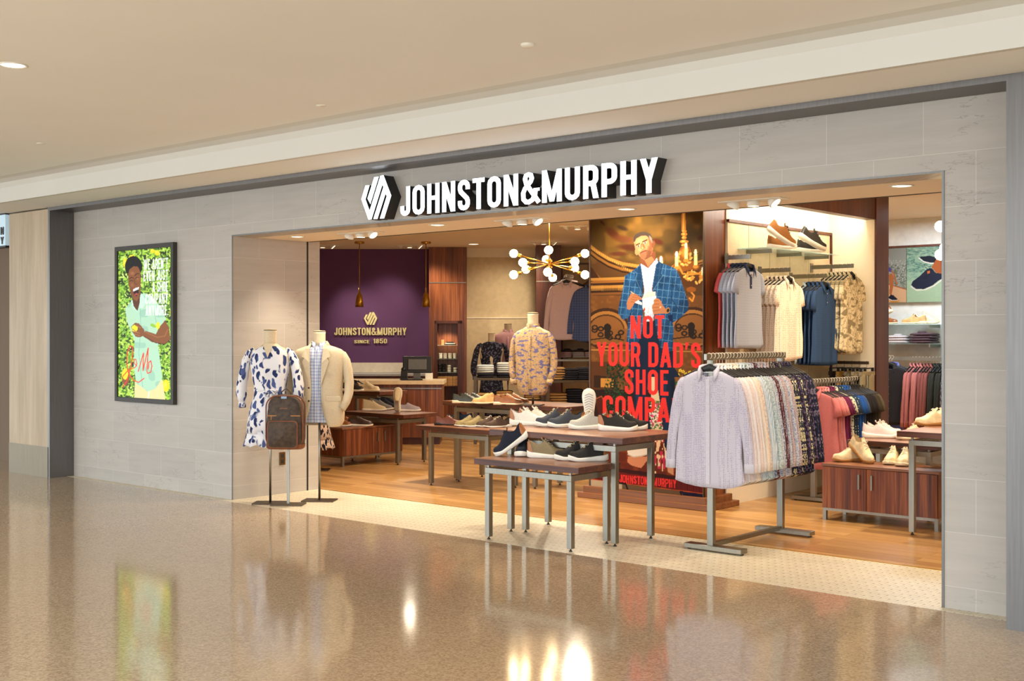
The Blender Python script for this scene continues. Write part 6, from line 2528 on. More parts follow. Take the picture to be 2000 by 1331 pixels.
# ---------------------------------------------------------------- worn garments and mannequins
def worn(m, rings, nr=44, gap=None, fold=.006, seed=1, p=2.5):
    """rings of (z, half width, half depth); gap(z) leaves the front open"""
    rnd = random.Random(seed)
    ph = [rnd.uniform(0, 6) for _ in range(3)]
    R = []
    for (z, w, d) in rings:
        r = []
        g = gap(z) if gap else None
        for k in range(nr + (1 if gap else 0)):
            if gap:
                s = math.asin(min(.95, (g / w) ** (p / 2)))
                a = -PI / 2 + s + (2 * PI - 2 * s) * k / nr
            else:
                a = 2 * PI * k / nr
            x, y = ringpt(a, w, d, p)
            f = min(1, abs(z - rings[0][0]) / .35) * fold
            y += f * math.sin(x * 40 + ph[0] + z * 5)
            x += f * .6 * math.sin(a * 5 + z * 12 + ph[1])
            r.append((x, y, z))
        R.append(r)
    m.loops(R, not gap)
    return R


def sleeve(parent, pts, rs, mat, s, sq=.8, cuff=None, name='sleeve'):
    m = MB()
    m.tube([(s * p[0], p[1], p[2]) for p in pts], rs, 16, True, sq)
    o = m.build(name, mat, parent, True)
    if cuff:
        a, b = Vector(pts[-2]), Vector(pts[-1])
        d = (b - a).normalized()
        q = [b - d * .01, b + d * .045]
        MB().tube([(s * v[0], v[1], v[2]) for v in q], [rs[-1] * 1.05, rs[-1] * 1.02], 16, True, sq).build('cuff', cuff, o, True)
    return o


def collar_leaf(parent, mat, w=.062, d=.055, z=0, gap=20, drop=.06, hgt=.035, name='collar'):
    A, B, C2, D = [], [], [], []
    n = 26
    for i in range(n + 1):
        f = i / n
        a = R_(-90 + gap + (360 - 2 * gap) * f)
        e = max(0, 1 - min(f, 1 - f) * 6)
        c_, s_ = math.cos(a), math.sin(a)
        A.append((w * c_, d * s_, z - .01))
        B.append((w * c_ * .95, d * s_ * .95, z + hgt - .018 * e))
        C2.append((w * c_ * 1.06, d * s_ * 1.06, z + hgt - .018 * e))
        D.append((w * c_ * (1.22 + .15 * e), d * s_ * (1.22 + .22 * e), z - .006 - drop * e))
    m = MB()
    m.loops([A, B, C2, D], closed=False)
    return m.build(name, mat, parent, True, solid=.0025)


def mannequin(label, base, rz, ztop, pole_dx=0.0, zbase=0.0, plate=(.30, .20), neck=.055, cat='mannequin'):
    """headless form: neck block with cap on a torso, steel pole and base plate"""
    t = thing('dress_form', label, cat, base, rz)
    zt = ztop - base[2]
    z0 = zt - .14
    m = MB()
    m.lathe([(.060, -.14), (neck * 1.0, -.09), (neck, -.02), (neck * 1.06, 0)], (0, 0, zt), 28)
    m.build('neck', LINEN, t, True)
    m = MB()
    m.lathe([(neck * 1.07, -.001), (neck * 1.07, .004)], (0, 0, zt), 28)
    no = m.build('cap_ring', DARK, t, True)
    m = MB()
    m.lathe([(neck * 1.05, .003), (neck * .9, .010), (.001, .013)], (0, 0, zt), 28)
    m.build('cap', plain('pale_wood_cap', (206, 176, 132), .5), t, True)
    m = MB()
    rr = []
    for (dz, w, d) in ((0, .055, .05), (-.03, .10, .06), (-.06, .17, .075), (-.12, .19, .09), (-.25, .165, .095), (-.42, .135, .08), (-.55, .155, .09)):
        rr.append([(*ringpt(2 * PI * k / 28, w, d, 2.2), z0 + .02 + dz) for k in range(28)])
    m.loops(rr, True, True, True)
    m.build('torso', LINEN, t, True)
    MB().tube([(pole_dx, .0, .008), (pole_dx, 0, z0 - .5)], .011, 12).build('pole', STEEL, t, True)
    MB().box(-plate[0] / 2 + pole_dx, -plate[1] / 2, 0, plate[0] / 2 + pole_dx, plate[1] / 2, .012).build('base_plate', BRONZE, t, bevel=.002)
    return t


# 1: blazer over checked shirt
base = G(624, 979)
rzj = YAW - R_(6)
mannequin('linen dress form wearing the beige blazer in the entrance', (base.x, base.y, 0), rzj, 1.572)
zs = 1.435
BEIGE = F('beige_hopsack', 'plain', [(206, 188, 158)])
CHK = F('blue_check', 'check', [(214, 218, 230), (120, 140, 190), (150, 110, 110)], 34)
sh = thing('checked_shirt', 'white and blue checked shirt under the open beige blazer', 'shirt', (base.x, base.y, zs), rzj)
m = MB()
worn(m, [(0.02, .062, .056), (0, .075, .06), (-.02, .12, .075), (-.06, .18, .088), (-.15, .195, .102), (-.3, .18, .105), (-.45, .165, .10), (-.58, .175, .104), (-.66, .18, .106), (-.70, .175, .104)], fold=.004, seed=4)
m.build('body', CHK, sh, True)
collar_leaf(sh, CHK, .064, .060, .01, 16, .055, .038)
m = MB()
m.box(-.016, -.113, -.66, .016, -.1095, -.03)
m.build('placket', CHK, sh)
m = MB()
for k in range(6):
    m.tube([(0, -.113, -.08 - .10 * k), (0, -.116, -.08 - .10 * k)], .005, 8)
m.build('buttons', plain('shirt_button', (214, 206, 196), .4), sh)
bz = thing('blazer', 'beige blazer hanging open on the dress form in the entrance', 'blazer', (base.x, base.y, zs), rzj)
m = MB()
gp = lambda z: float(np.interp(-z, [0, .05, .15, .36, .5, .66, .72], [.062, .066, .060, .040, .046, .075, .105]))
worn(m, [(0.03, .074, .070), (.010, .088, .074), (-.006, .135, .088), (-.026, .19, .098), (-.048, .218, .104), (-.085, .228, .110), (-.16, .224, .122), (-.3, .208, .124), (-.42, .198, .120), (-.52, .212, .124), (-.62, .222, .130), (-.69, .216, .130), (-.725, .198, .126), (-.740, .182, .120)], gap=gp, fold=.003, seed=6)
m.build('body', BEIGE, bz, True, solid=.004)
bz.scale = (1.06, 1.0, 1.0)
for s in (-1, 1):
    sleeve(bz, [(.170, 0, -.046), (.206, .0, -.072), (.232, .003, -.13), (.250, .006, -.22), (.264, .006, -.33), (.264, -.008, -.43), (.246, -.035, -.51), (.214, -.065, -.575)], [.028, .044, .052, .054, .052, .049, .046, .043], BEIGE, s)
    m = MB()
    pts = [(.060, -.060, .030), (.100, -.094, -.02), (.128, -.112, -.095), (.100, -.123, -.105), (.118, -.125, -.14), (.044, -.131, -.37), (.052, -.126, -.15), (.060, -.095, -.02)]
    f = [(s * x, y - .011, z) for x, y, z in pts]
    m.add(f, [(0, 1, 7), (1, 6, 7), (1, 2, 3, 6), (3, 4, 5, 6)])
    m.build('lapel', BEIGE, bz, False, solid=.006)
    m = MB()
    m.box(s * .155 - .065, -.131, -.50, s * .155 + .065, -.124, -.455)
    m.rot('Z', s * R_(14), (s * .155, -.128, 0))
    m.build('pocket_flap', BEIGE, bz, bevel=.003)
MB().box(.075, -.128, -.20, .155, -.123, -.185).rot('Z', R_(12), (.115, -.125, 0)).build('breast_pocket', BEIGE, bz)
m = MB()
for z in (-.38, -.50):
    m.tube([(-.062, -.126, z), (-.062, -.132, z)], .009, 12)
m.build('buttons', plain('horn_button', (70, 54, 44), .4), bz)
# back collar
m = MB()
A1 = [(.078 * math.cos(a), .074 * math.sin(a), .012) for a in np.linspace(R_(-30), R_(210), 18)]
B1 = [(.070 * math.cos(a), .066 * math.sin(a), .050) for a in np.linspace(R_(-30), R_(210), 18)]
C1 = [(.095 * math.cos(a), .088 * math.sin(a), .006) for a in np.linspace(R_(-30), R_(210), 18)]
m.loops([A1, B1, C1], closed=False)
m.build('collar', BEIGE, bz, True, solid=.003)

# 2: flowered dress
base = G(528, 984)
rzd = YAW - R_(2)
mannequin('linen dress form wearing the flowered dress by the tiled return wall', (base.x + .0, base.y, 0), rzd, 1.585, pole_dx=-.0)
zs = 1.445
FLOR = F('blue_leaf_print', 'leaves', [(232, 228, 228), (38, 50, 92), (78, 92, 140)], 27)


def dress(label, pos, rz, mat, rows, hemz, sl=True, seed=3, v=True):
    t = thing('dress', label, 'dress', pos, rz)
    m = MB()
    worn(m, rows, fold=.010, seed=seed, nr=60)
    m.build('body', mat, t, True, solid=.003)
    m = MB()
    z, w, d = rows[-1]
    R = []
    for q, (dz, k) in enumerate(((.02, 1.0), (-.03, 1.04), (-.11, 1.12))):
        r = []
        for i in range(80):
            a = 2 * PI * i / 80
            x, y = ringpt(a, w * k, d * k, 2.2)
            wv = .012 * q * math.sin(a * 14) / 2
            r.append((x + wv * math.cos(a), y + wv * math.sin(a), z + dz + .006 * q * math.sin(a * 9)))
        R.append(r)
    m.loops(R, True)
    m.build('ruffle', mat, t, True, solid=.002)
    if sl:
        for s in (-1, 1):
            sleeve(t, [(.145, 0, -.035), (.185, .0, -.065), (.222, .002, -.14), (.245, .0, -.25), (.262, -.005, -.36), (.262, -.02, -.45), (.252, -.035, -.52)], [.028, .044, .052, .056, .062, .060, .032], mat, s, .8, mat)
    return t


t = dress('white dress with dark blue leaf print on the form by the tiled return wall', (base.x, base.y, zs), rzd, FLOR,
          [(-.005, .075, .060), (-.02, .11, .070), (-.045, .160, .082), (-.09, .178, .094), (-.18, .176, .108), (-.30, .158, .100), (-.40, .140, .090), (-.44, .146, .094), (-.55, .180, .120), (-.68, .198, .135), (-.80, .212, .145)], -.85)
MB().tube([(.10 * math.cos(a) * 1.46, .094 * math.sin(a), -.405 + .004 * math.sin(3 * a)) for a in np.linspace(0, 2 * PI, 30)], .012, 8, False).build('belt', FLOR, t, True)
m = MB()
m.tube([(.03, -.105, -.40), (.045, -.125, -.50), (.05, -.135, -.62)], [.012, .016, .018], 8, True, .4)
m.tube([(.03, -.105, -.40), (.0, -.125, -.46), (-.03, -.12, -.43), (.03, -.105, -.40)], [.008, .014, .014, .008], 8, True, .6)
m.tube([(.03, -.105, -.40), (.07, -.12, -.44), (.085, -.115, -.41), (.03, -.105, -.40)], [.008, .012, .012, .008], 8, True, .6)
m.build('bow', FLOR, t, True)
m = MB()
m.add([(-.05, -.0755, .02), (.05, -.0755, .02), (.0, -.112, -.11), (-.03, -.10, -.03), (.03, -.10, -.03)], [(0, 3, 2, 4, 1)])
m.build('neckline', LINEN, t)

# 3: another dress form half behind the tiled wall
pb = W(607, 919, 13.7)
mannequin('dress form mostly hidden behind the wall end and blazer, long patterned dress', (pb.x, pb.y, 0), YAW, 1.5, plate=(.42, .22))
dress('long black and white patterned dress, only its hem showing below the blazer', (pb.x, pb.y, 1.36), YAW, F('black_leaf_print', 'leaves', [(226, 206, 190), (34, 30, 44), (40, 40, 60)], 30),
      [(-.005, .075, .060), (-.045, .155, .082), (-.18, .17, .105), (-.40, .138, .09), (-.6, .18, .13), (-.8, .21, .15), (-1.0, .235, .17)], -1.1, sl=False, seed=9)

# 4: flowered shirt on the middle table
zt_ = .84
pb = G(1041, 792, zt_)
mannequin('linen dress form wearing the mustard flowered shirt on the high middle table', (pb.x, pb.y, zt_), YAW - R_(20), 1.755, zbase=zt_, plate=(.20, .14), neck=.054)
MUS = F('mustard_print', 'paisley', [(190, 158, 108), (158, 128, 112), (104, 100, 138)], 30)


def worn_shirt(label, pos, rz, mat, L, sc_=1.0, mat2=None, hemk=1.0, seed=2, long=True, knot=False):
    t = thing('worn_shirt', label, 'shirt', pos, rz)
    m = MB()
    rows = [(0.012, .062, .056), (-.002, .080, .062), (-.02, .125, .078), (-.055, .19, .092), (-.10, .205, .104), (-.2, .205, .112), (-.35, .195, .110), (-.5, .19, .108), (-L * .93, .17 * hemk, .10), (-L, .14 * hemk, .085)]
    worn(m, [(z, w * sc_, d * sc_) for z, w, d in rows], fold=.006, seed=seed, nr=52)
    m.build('body', mat, t, True, solid=.003)
    collar_leaf(t, mat2 or mat, .064 * sc_, .060 * sc_, .006, 16, .055, .036)
    m = MB()
    m.loops([[(-.016, -.066, -.03), (.016, -.066, -.03)], [(-.016, -.112, -.10), (.016, -.112, -.10)], [(-.016, -.121, -.2), (.016, -.121, -.2)], [(-.016, -.118, -.35), (.016, -.118, -.35)], [(-.016, -.116, -.5), (.016, -.116, -.5)], [(-.016, -.106, -L * .93), (.016, -.106, -L * .93)]], closed=False)
    m.build('placket', mat, t, True, solid=.003)
    for s in (-1, 1):
        sleeve(t, [(.150, 0, -.050), (.188, .0, -.080), (.214, .003, -.14), (.232, .006, -.24), (.242, .004, -.35), (.234, -.018, -.45), (.212, -.042, -.52)], [.026, .046, .056, .055, .052, .050, .042], mat, s, .8, mat)
    return t


t = worn_shirt('mustard shirt with blue and brown print on the form on the middle table', (pb.x, pb.y, 1.615), YAW - R_(20), MUS, .67)
t.scale = (.90, .92, 1.0)
# 5 and 6: blouse and pink shirt forms behind the trouser table
pb = W(960, 690, 17.9)
mannequin('small dress form wearing the black patterned blouse behind the trouser table', (pb.x, pb.y, 0), YAW, 1.555, neck=.05)
t = dress('black dress with grey flower pattern, long sleeves, behind the trouser table', (pb.x, pb.y, 1.44), YAW, F('black_flower', 'floral', [(34, 32, 42), (92, 92, 112)], 36),
          [(-.005, .070, .056), (-.02, .11, .068), (-.05, .165, .08), (-.14, .175, .10), (-.30, .155, .095), (-.42, .135, .085), (-.6, .16, .105), (-.85, .19, .13), (-1.0, .2, .14)], -1.1, seed=12)
pb = W(992, 690, 18.3)
mannequin('dress form wearing the pink shirt beside the black patterned dress', (pb.x, pb.y, 0), YAW, 1.70, neck=.055)
worn_shirt('plain pink shirt on the form beside the black patterned dress', (pb.x, pb.y, 1.585), YAW, F('pink_oxford', 'plain', [(226, 176, 182)]), .74, seed=7)

# ---------------------------------------------------------------- backpack on its stand
pb = G(563, 987)
BAGC = NT('waxed_canvas', .7)
v = BAGC.obj()
BAGC.setc(BAGC.ramp(BAGC.noise(v, 30, 4), [(0.3, srgb((52, 40, 32))), (0.7, srgb((84, 66, 50)))]))
BAGC = BAGC.m
BAGL = leather('bag_leather', (124, 66, 30), .45)
t = thing('bag_stand', 'steel stand with flat dark base holding the brown backpack', 'display stand', (pb.x, pb.y, 0), YAW - R_(4))
MB().box(-.145, -.09, 0, .145, .09, .014).build('base_plate', BRONZE, t, bevel=.002)
MB().box(-.012, -.006, .014, .012, .006, .80).build('pole', STEEL, t)
MB().box(-.06, -.05, .785, .06, .006, .80).build('support', STEEL, t)
b = thing('backpack', 'dark brown canvas backpack with tan leather edges, before the two entrance forms', 'backpack', (pb.x, pb.y, .52), YAW - R_(4))
m = MB()
R = []
prof = [(0, .150, .062), (.012, .165, .072), (.06, .170, .078), (.2, .168, .080), (.33, .160, .076), (.40, .148, .070), (.44, .128, .060), (.468, .098, .046), (.485, .06, .03), (.49, .02, .012)]
for z, w, d in prof:
    R.append([(*ringpt(2 * PI * k / 40, w, d, 3.6), z) for k in range(40)])
m.loops(R, True, True, True)
for i in range(len(m.v)):
    x, y, z = m.v[i]
    m.v[i] = (x, y - .090, z)
m.build('body', BAGC, b, True)


def rrect(w, h, r, n=6):
    P = []
    for cx, cz, a0 in ((w - r, r, -90), (w - r, h - r, 0), (-w + r, h - r, 90), (-w + r, r, 180)):
        for k in range(n + 1):
            a = R_(a0 + 90 * k / n)
            P.append((cx + r * math.cos(a), cz + r * math.sin(a)))
    return P


def rim_tube(P, y, r, mat, name, par, off_=(0, 0)):
    pts = [(p[0] + off_[0], y, p[1] + off_[1]) for p in P]
    pts.append(pts[0])
    MB().tube(pts, r, 8, False).build(name, mat, par, True)


P = rrect(.132, .235, .035)
m = MB()
m.loops([[(p[0], -.150, p[1] + .018) for p in P], [(p[0], -.200, p[1] + .018) for p in P], [(p[0] * .96, -.212, .018 + .1175 + (p[1] - .1175) * .96) for p in P]], True, True, True)
fp = m.build('front_pocket', BAGC, b, True)
rim_tube(P, -.203, .006, BAGL, 'piping', fp, (0, .018))
m = MB()
m.box(-.150, -.166, .296, .150, -.158, .304).box(-.115, -.168, .298, -.108, -.160, .262)
m.build('zipper', plain('brass_zip', (150, 100, 54), .4, .6), b)
MB().box(-.034, -.163, .345, .034, -.155, .368).build('leather_patch', leather('patch_leather', (150, 84, 44), .5), b)
Po = rrect(.166, .47, .10, 8)
rim_tube([(p[0], p[1]) for p in Po], -.140, .0065, BAGL, 'edge_piping', b, (0, .006))
rim_tube([(p[0] * 1.0, p[1]) for p in Po], -.050, .0065, BAGL, 'edge_piping', b, (0, .006))
m = MB()
R = []
for z, w, d in ((-.002, .152, .064), (.012, .168, .075), (.045, .172, .080)):
    R.append([(x, y - .090, z) for x, y in (ringpt(2 * PI * k / 40, w * 1.01, d * 1.01, 3.6) for k in range(40))])
m.loops(R, True, True)
m.build('leather_base', BAGL, b, True)
MB().tube([(-.045, -.075, .475), (-.040, -.075, .510), (-.015, -.075, .530), (.015, -.075, .530), (.040, -.075, .510), (.045, -.075, .475)], .008, 10, True, .7).build('top_handle', BAGC, b, True)
for s in (-1, 1):
    MB().tube([(s * .05, -.02, .46), (s * .07, .01, .40), (s * .085, .015, .25), (s * .11, .0, .10), (s * .13, -.02, .04)], .016, 10, True, .4).build('shoulder_strap', BAGC, b, True)
MB().box(-.028, -.145, .452, .022, -.118, .474).build('hang_tag', plain('tag_blue', (150, 176, 204), .5), b)


# ---------------------------------------------------------------- till counter and what stands on it
def twthing(name, label, cat, group=None):
    return thing(name, label, cat, (TW.x, TW.y, 0), YAW, group)


t = twthing('till_counter', 'long walnut counter with a pale stone top before the purple wall', 'counter')
CR, CL = -.985, -3.3
MB().box(CL, 16.85, .10, CR, 17.5, .845).build('body', WALNUT_Z, t)
MB().box(CL, 16.80, .845, CR + .03, 17.55, .900).build('countertop', plain('counter_stone', (214, 190, 150), .35), t, bevel=.003)
MB().box(CL, 16.843, .782, CR + .004, 16.85, .796).build('metal_inlay', STEEL, t)
MB().box(CL, 16.90, 0, CR - .03, 17.45, .10).build('plinth', MAHOG, t)
t = twthing('back_counter', 'low back counter with dark walnut doors under the purple wall', 'counter')
MB().box(-3.6, 19.25, .06, -1.36, 19.77, .88).build('body', MAHOG, t)
MB().box(-3.6, 19.22, .88, -1.36, 19.772, .915).build('countertop', plain('back_stone', (200, 204, 210), .35), t)
for k in range(3):
    MB().box(-3.55 + k * .73, 19.235, .10, -3.55 + k * .73 + .715, 19.25, .86).build('door', MAHOG, t)

k17 = 17.0 / FPX
t = thing('till_screen', 'black till monitor seen from behind on the counter', 'monitor', tuple(W(815, 748, 17.05))[:2] + (.901,), YAW + R_(4))
m = MB()
m.box(-.205, -.02, .095, .205, .012, .335)
m.rot('X', R_(-10), (0, 0, .2))
m.build('screen', BLACK, t, bevel=.008)
m = MB()
m.box(-.13, -.034, .14, .13, -.018, .29).rot('X', R_(-10), (0, 0, .2))
m.build('rear_cover', plain('grey_plastic', (84, 82, 80), .5), t, bevel=.006)
m = MB()
m.box(-.075, -.05, .0, .065, .07, .02).box(-.055, -.03, .02, .045, .01, .16)
m.build('stand', plain('grey_plastic', (84, 82, 80), .5), t, bevel=.004)
t = thing('card_reader', 'black card reader and keypad beside the till monitor', 'card reader', tuple(W(790, 748, 16.98))[:2] + (.901,), YAW)
m = MB()
m.box(-.06, -.05, 0, .05, .05, .03)
m.build('base', BLACK, t, bevel=.004)
MB().box(-.05, -.03, .03, .045, .0, .13).rot('X', R_(-12), (0, 0, .03)).build('keypad', BLACK, t, bevel=.005)
MB().sphere((-.015, .02, .15), .035, 16).build('scanner_head', BLACK, t, True)
t = thing('keyboard', 'flat black keyboard lying in front of the till monitor', 'keyboard', tuple(W(806, 750, 16.9))[:2] + (.901,), YAW)
MB().box(-.14, -.05, 0, .14, .05, .018).build('body', BLACK, t, bevel=.004)
t = thing('paper_stack', 'white papers beside the till monitor on the counter', 'papers', tuple(W(838, 747, 17.25))[:2] + (.901,), YAW)
MB().box(-.05, -.05, 0, .05, .05, .09).build('sheets', WHITE, t)

# niche goods
NY = PY + .16
nx = lambda u: (u - CX) / FPX * 19.45
for z, lab in ((1.365, 'thin glass shelf in the walnut niche, topmost, under the wrapped books'), (1.145, 'thin glass shelf in the walnut niche carrying white bowls'), (.925, 'thin glass shelf in the walnut niche, lowest, black and white cups')):
    t = thing('glass_shelf', lab, 'shelf', tuple(TW + FW * (PY + .03) + RT * (NX0 + .003)) [:2] + (z,), YAW)
    MB().box(0, 0, 0, NX1 - NX0 - .006, .28, .008).build('glass', GLASS, t)


def cup(name, label, u, z, r, h, mat, group, y=None):
    p = TW + FW * (y or NY) + RT * nx(u)
    t = MB().lathe([(r * .8, 0), (r, h * .3), (r, h), (r * .86, h), (r * .8, h * .4), (.001, h * .3)], (0, 0, 0), 18).build(name, mat, None, True)
    t.location = (p.x, p.y, z)
    tag(t, label, name.replace('_', ' '), group)


NM = ['first', 'second', 'third', 'fourth']
for k, u in enumerate((860, 869, 878.5, 888)):
    for j in range(3):
        cup('bowl', 'small white bowl in the %s niche stack from the till, %s' % (NM[k], ('bottom', 'middle', 'top')[j]), u, 1.154 + j * .027, .030, .034, plain('glazed_white', (222, 212, 196), .3), 'white bowls in the niche')
for k, u in enumerate((858, 866)):
    for j in range(3):
        cup('cup', 'black cup in the niche, %s column from the till, %s' % (NM[k], ('bottom', 'middle', 'top')[j]), u, .934 + j * .045, .030, .043, BLACK, 'black cups in the niche')
for k, (u, n) in enumerate(((877, 3), (889, 2))):
    for j in range(n):
        cup('tin', 'white tin in the niche, %s column after the black cups, %s' % (NM[k], ('bottom', 'second', 'top')[j]), u, .934 + j * .038, .031, .037, plain('glazed_white', (222, 212, 196), .3), 'white tins in the niche')
for j, (w_, m_) in enumerate(((.17, 'black'), (.16, 'white'), (.12, 'black'))):
    p = TW + FW * NY + RT * nx(879)
    o = MB().box(-w_ / 2, -.06, 0, w_ / 2, .06, .016).build('book', BLACK if m_ == 'black' else WHITE, bevel=.002)
    o.location = (p.x, p.y, 1.374 + j * .017)
    o.rotation_euler = (0, 0, YAW)
    tag(o, '%s flat book on the topmost niche shelf, %s of three' % (m_, ('bottom', 'middle', 'top')[j]), 'book', 'books in the niche')
p = TW + FW * (NY + .03) + RT * nx(864)
o = MB().box(-.02, -.03, 0, .02, .03, .085).build('small_box', plain('kraft', (190, 150, 98), .8))
o.location = (p.x, p.y, 1.374)
o.rotation_euler = (0, 0, YAW)
tag(o, 'upright kraft box beside the books on the topmost niche shelf', 'box')
KR = plain('kraft_box', (196, 150, 92), .7)
rows = ('bottom', 'middle', 'top')
o = MB().box(NX0, PY, .705, NX1, PY + .3, .715).build('niche_board', MAHOG)
o.location = TW
o.rotation_euler = (0, 0, YAW)
struct(o)
o.name = 'trim_12'
for j in range(3):
    for k in range(4):
        x = NX0 + .042 + k * .081
        p = TW + FW * (PY + .12) + RT * x
        o = MB().box(-.038, -.1, 0, .038, .1, .048).build('gift_box', KR, bevel=.002)
        o.location = (p.x, p.y, .716 + j * .05)
        o.rotation_euler = (0, 0, YAW)
        tag(o, 'tan gift box in the niche, %s row, %s from the till' % (rows[j], NM[k]), 'box', 'tan gift boxes in the niche')

# ---------------------------------------------------------------- trouser table before the beige wall
GD = 16.9


def gtable(label, u0, u1, ztop, zsh, d0=GD, dep=.6):
    x0, x1 = (u0 - CX) / FPX * d0, (u1 - CX) / FPX * d0
    t = thing('trouser_table', label, 'display table', tuple(TW + FW * d0 + RT * x0)[:2] + (0,), YAW)
    w = x1 - x0
    MB().box(0, 0, ztop - .035, w, dep, ztop).build('tabletop', BRONZE, t)
    MB().box(.03, .01, zsh - .03, w - .03, dep - .01, zsh).build('shelf', BRONZE, t)
    for (x, y) in ((0, 0), (w - .045, 0), (0, dep - .04), (w - .045, dep - .04)):
        MB().box(x, y, 0, x + .045, y + .04, ztop - .035).build('leg', BRONZE, t)
    return t, x0, x1


gtable('dark bronze trouser table below the black patterned dress', 925, 1063, .935, .62)
gtable('dark bronze trouser table beside the tall poster, black trousers on it', 1067, 1195, .925, .60, 16.3)


def gstack(key, u, d, z, n, h, mats, what, where, grp, w=.24, dp=.34, **k):
    p = TW + FW * d + RT * ((u - CX) / FPX * d)
    stack(key, (p.x, p.y, z), YAW, n, h, mats, what, where, grp, rnd=random.Random(int(u)), w=w, d=dp, **k)


WH = [F('white_denim', 'plain', [(206, 206, 200)]), F('pale_denim', 'plain', [(176, 184, 184)])]
BK = [F('black_denim', 'plain', [(36, 36, 42)]), F('ink_denim', 'plain', [(44, 44, 54)])]
TN = [F('tan_chino', 'plain', [(186, 146, 92)]), F('camel_chino', 'plain', [(166, 124, 74)])]
gstack('ft', 948, 17.15, .936, 2, .032, BK, 'black folded trousers', 'under pale jeans by the black dress', 'black folded trousers on the first table')
gstack('ft', 948, 17.15, 1.002, 4, .026, WH, 'pale folded jeans', 'by the black dress', 'pale jeans on the first table')
gstack('ft', 987, 17.15, .936, 2, .032, BK, 'black folded trousers', 'under pale jeans by the mustard shirt', 'black folded trousers on the first table')
gstack('ft', 987, 17.15, 1.002, 5, .028, WH, 'pale folded jeans', 'by the mustard shirt', 'pale jeans on the first table')
gstack('ft', 948, 17.15, .621, 3, .03, TN, 'tan folded trousers', 'on the shelf below the black dress', 'tan trousers on the first table')
gstack('ft', 985, 17.15, .621, 4, .03, TN, 'tan folded trousers', 'on the shelf left of the form pole', 'tan trousers on the first table')
gstack('ft', 1040, 17.15, .621, 5, .03, TN, 'tan folded trousers', 'on the shelf behind the form pole', 'tan trousers on the first table')
gstack('ft', 1086, 16.55, .926, 5, .034, TN, 'tan folded trousers', 'atop the table beside the poster', 'tan trousers on the second table')
gstack('ft', 1112, 16.55, .926, 5, .030, BK, 'black folded trousers', 'atop the second table, nearer the tan stack', 'black trousers on the second table')
gstack('ft', 1141, 16.6, .926, 6, .026, BK, 'black folded trousers', 'atop the second table, next to the poster', 'black trousers on the second table')
gstack('ft', 1090, 16.55, .601, 4, .036, TN, 'tan folded trousers', 'on the shelf of the second table', 'tan trousers on the second table')
gstack('ft', 1122, 16.6, .601, 6, .032, BK, 'black folded trousers', 'on the shelf of the second table', 'black trousers on the second table')

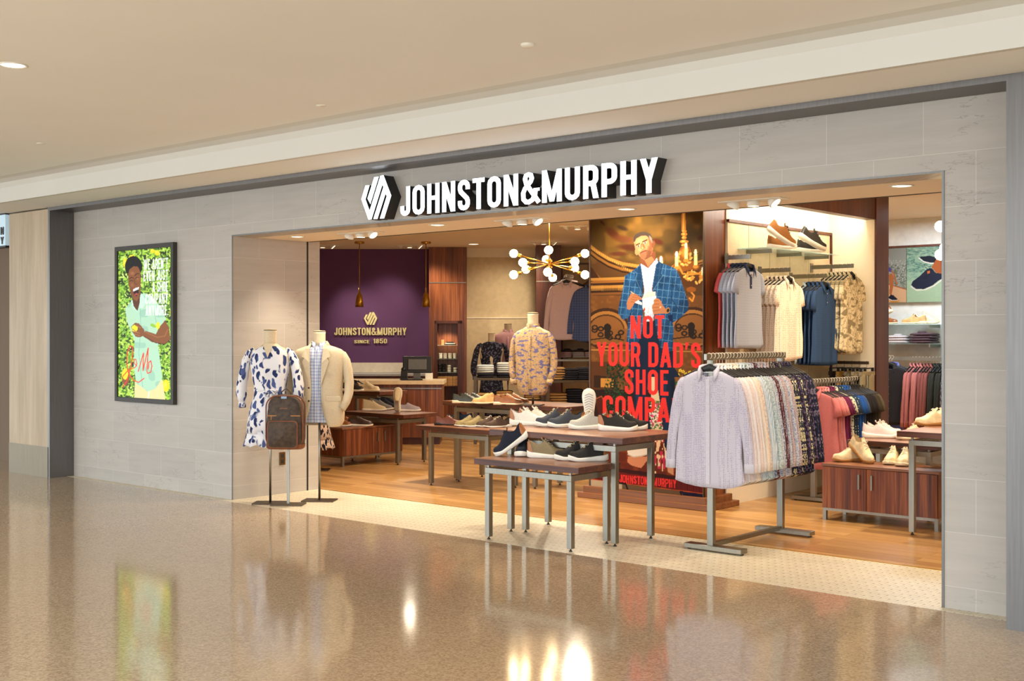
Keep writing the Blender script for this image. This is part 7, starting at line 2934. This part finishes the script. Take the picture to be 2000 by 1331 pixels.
# wall of shirts beyond, partly hidden by the poster
for v_, lab, dz in ((661, 'empty glass shelf under the hanging pink shirts', 0), (700, 'glass shelf with folded pink and grey shirts by the walnut pillar', 0)):
    z = 1.55 + (653 - v_) * 19.3 / FPX
    t = thing('glass_shelf', lab, 'shelf', tuple(TW + FW * 19.25 + RT * .82)[:2] + (z,), YAW)
    MB().box(0, 0, 0, 1.3, .34, .010).build('glass', GLASS, t)
    for x in (.08, .6, 1.2):
        MB().box(x, .02, -.05, x + .012, .34, -.001).build('bracket', STEEL, t)
z = 1.55 + (653 - 700) * 19.3 / FPX + .011
for u, nm, c in ((1104, 'rose striped', (226, 170, 170)), (1129, 'grey striped', (196, 190, 186)), (1153, 'pale pink', (232, 200, 204))):
    gstack('fs_w', u, 19.42, z, 3, .03, [F('fold_' + nm[:4], 'hstripe', [c, (232, 226, 224)], 30)], nm + ' folded shirt', 'on the glass shelf by the walnut pillar', nm + ' folded shirts on the back shelf', w=.2, dp=.28, collar=False)
    gstack('fs_x', u + 4, 19.42, z + .09, 1, .03, [F('fold_dark', 'plain', [(70, 62, 66)])], 'dark grey folded shirt', 'on top of the %s stack' % nm, 'dark folded shirts on the back shelf', w=.2, dp=.26, collar=True)
t = thing('wall_rail', 'steel hanging rail with bare hooks above the black trousers', 'rail', tuple(TW + FW * 18.6 + RT * .70)[:2] + (1.13,), YAW)
MB().box(0, -.01, 0, 1.3, .01, .03).build('bar', STEEL, t)
MB().box(.04, .01, 0, .06, .99, .03).box(1.2, .01, 0, 1.22, .99, .03).build('wall_bracket', STEEL, t)
t = thing('faceout_rail', 'wall arm with pale pink long shirts by the walnut pillar', 'clothes rail', tuple(TW + FW * 17.7 + RT * .80)[:2] + (2.43,), YAW)
MB().box(-.012, 0, -.03, .012, 1.895, 0).build('bar', STEEL, t)
PKS = dict(LS, seed=61, half=.25, L=.84)
PK = F('pale_pink_shirt', 'plain', [(232, 206, 206)])
for i in range(7):
    p = TW + FW * (17.75 + i * .05) + RT * (.80 + .018 * i)
    hang('pk' if i == 0 else 'pkx', PKS, PK, (p.x, p.y, 2.433), YAW, 'pale pink long shirt by the walnut pillar, %s' % ('outermost' if i == 0 else ORD[i] + ' from the outside'), 'pale pink shirts on the back wall',
         'black hanger of a pale pink shirt, %s' % ('outermost' if i == 0 else ORD[i] + ' from the outside'), 'hangers on the back wall')
BZ = F('blue_windowpane', 'grid', [(74, 92, 140), (104, 122, 168)], 26)
t = thing('faceout_rail', 'wall arm with blue checked jackets next to the tall poster', 'clothes rail', tuple(TW + FW * 17.7 + RT * 1.16)[:2] + (2.36,), YAW)
MB().box(-.012, 0, -.03, .012, 1.895, 0).build('bar', STEEL, t)
for i in range(3):
    p = TW + FW * (17.72 + i * .07) + RT * (1.16 + .01 * i)
    hang('bz', dict(LS, name='hanging_blazer', cat='blazer', seed=63, L=.80, half=.26, depth=.03), BZ, (p.x, p.y, 2.363), YAW, 'blue windowpane jacket half behind the tall poster, %s' % ('outermost' if i == 0 else ORD[i] + ' from the outside'), 'blue jackets on the back wall',
         'black hanger of a blue jacket, %s' % ('outermost' if i == 0 else ORD[i] + ' from the outside'), 'hangers on the back wall')
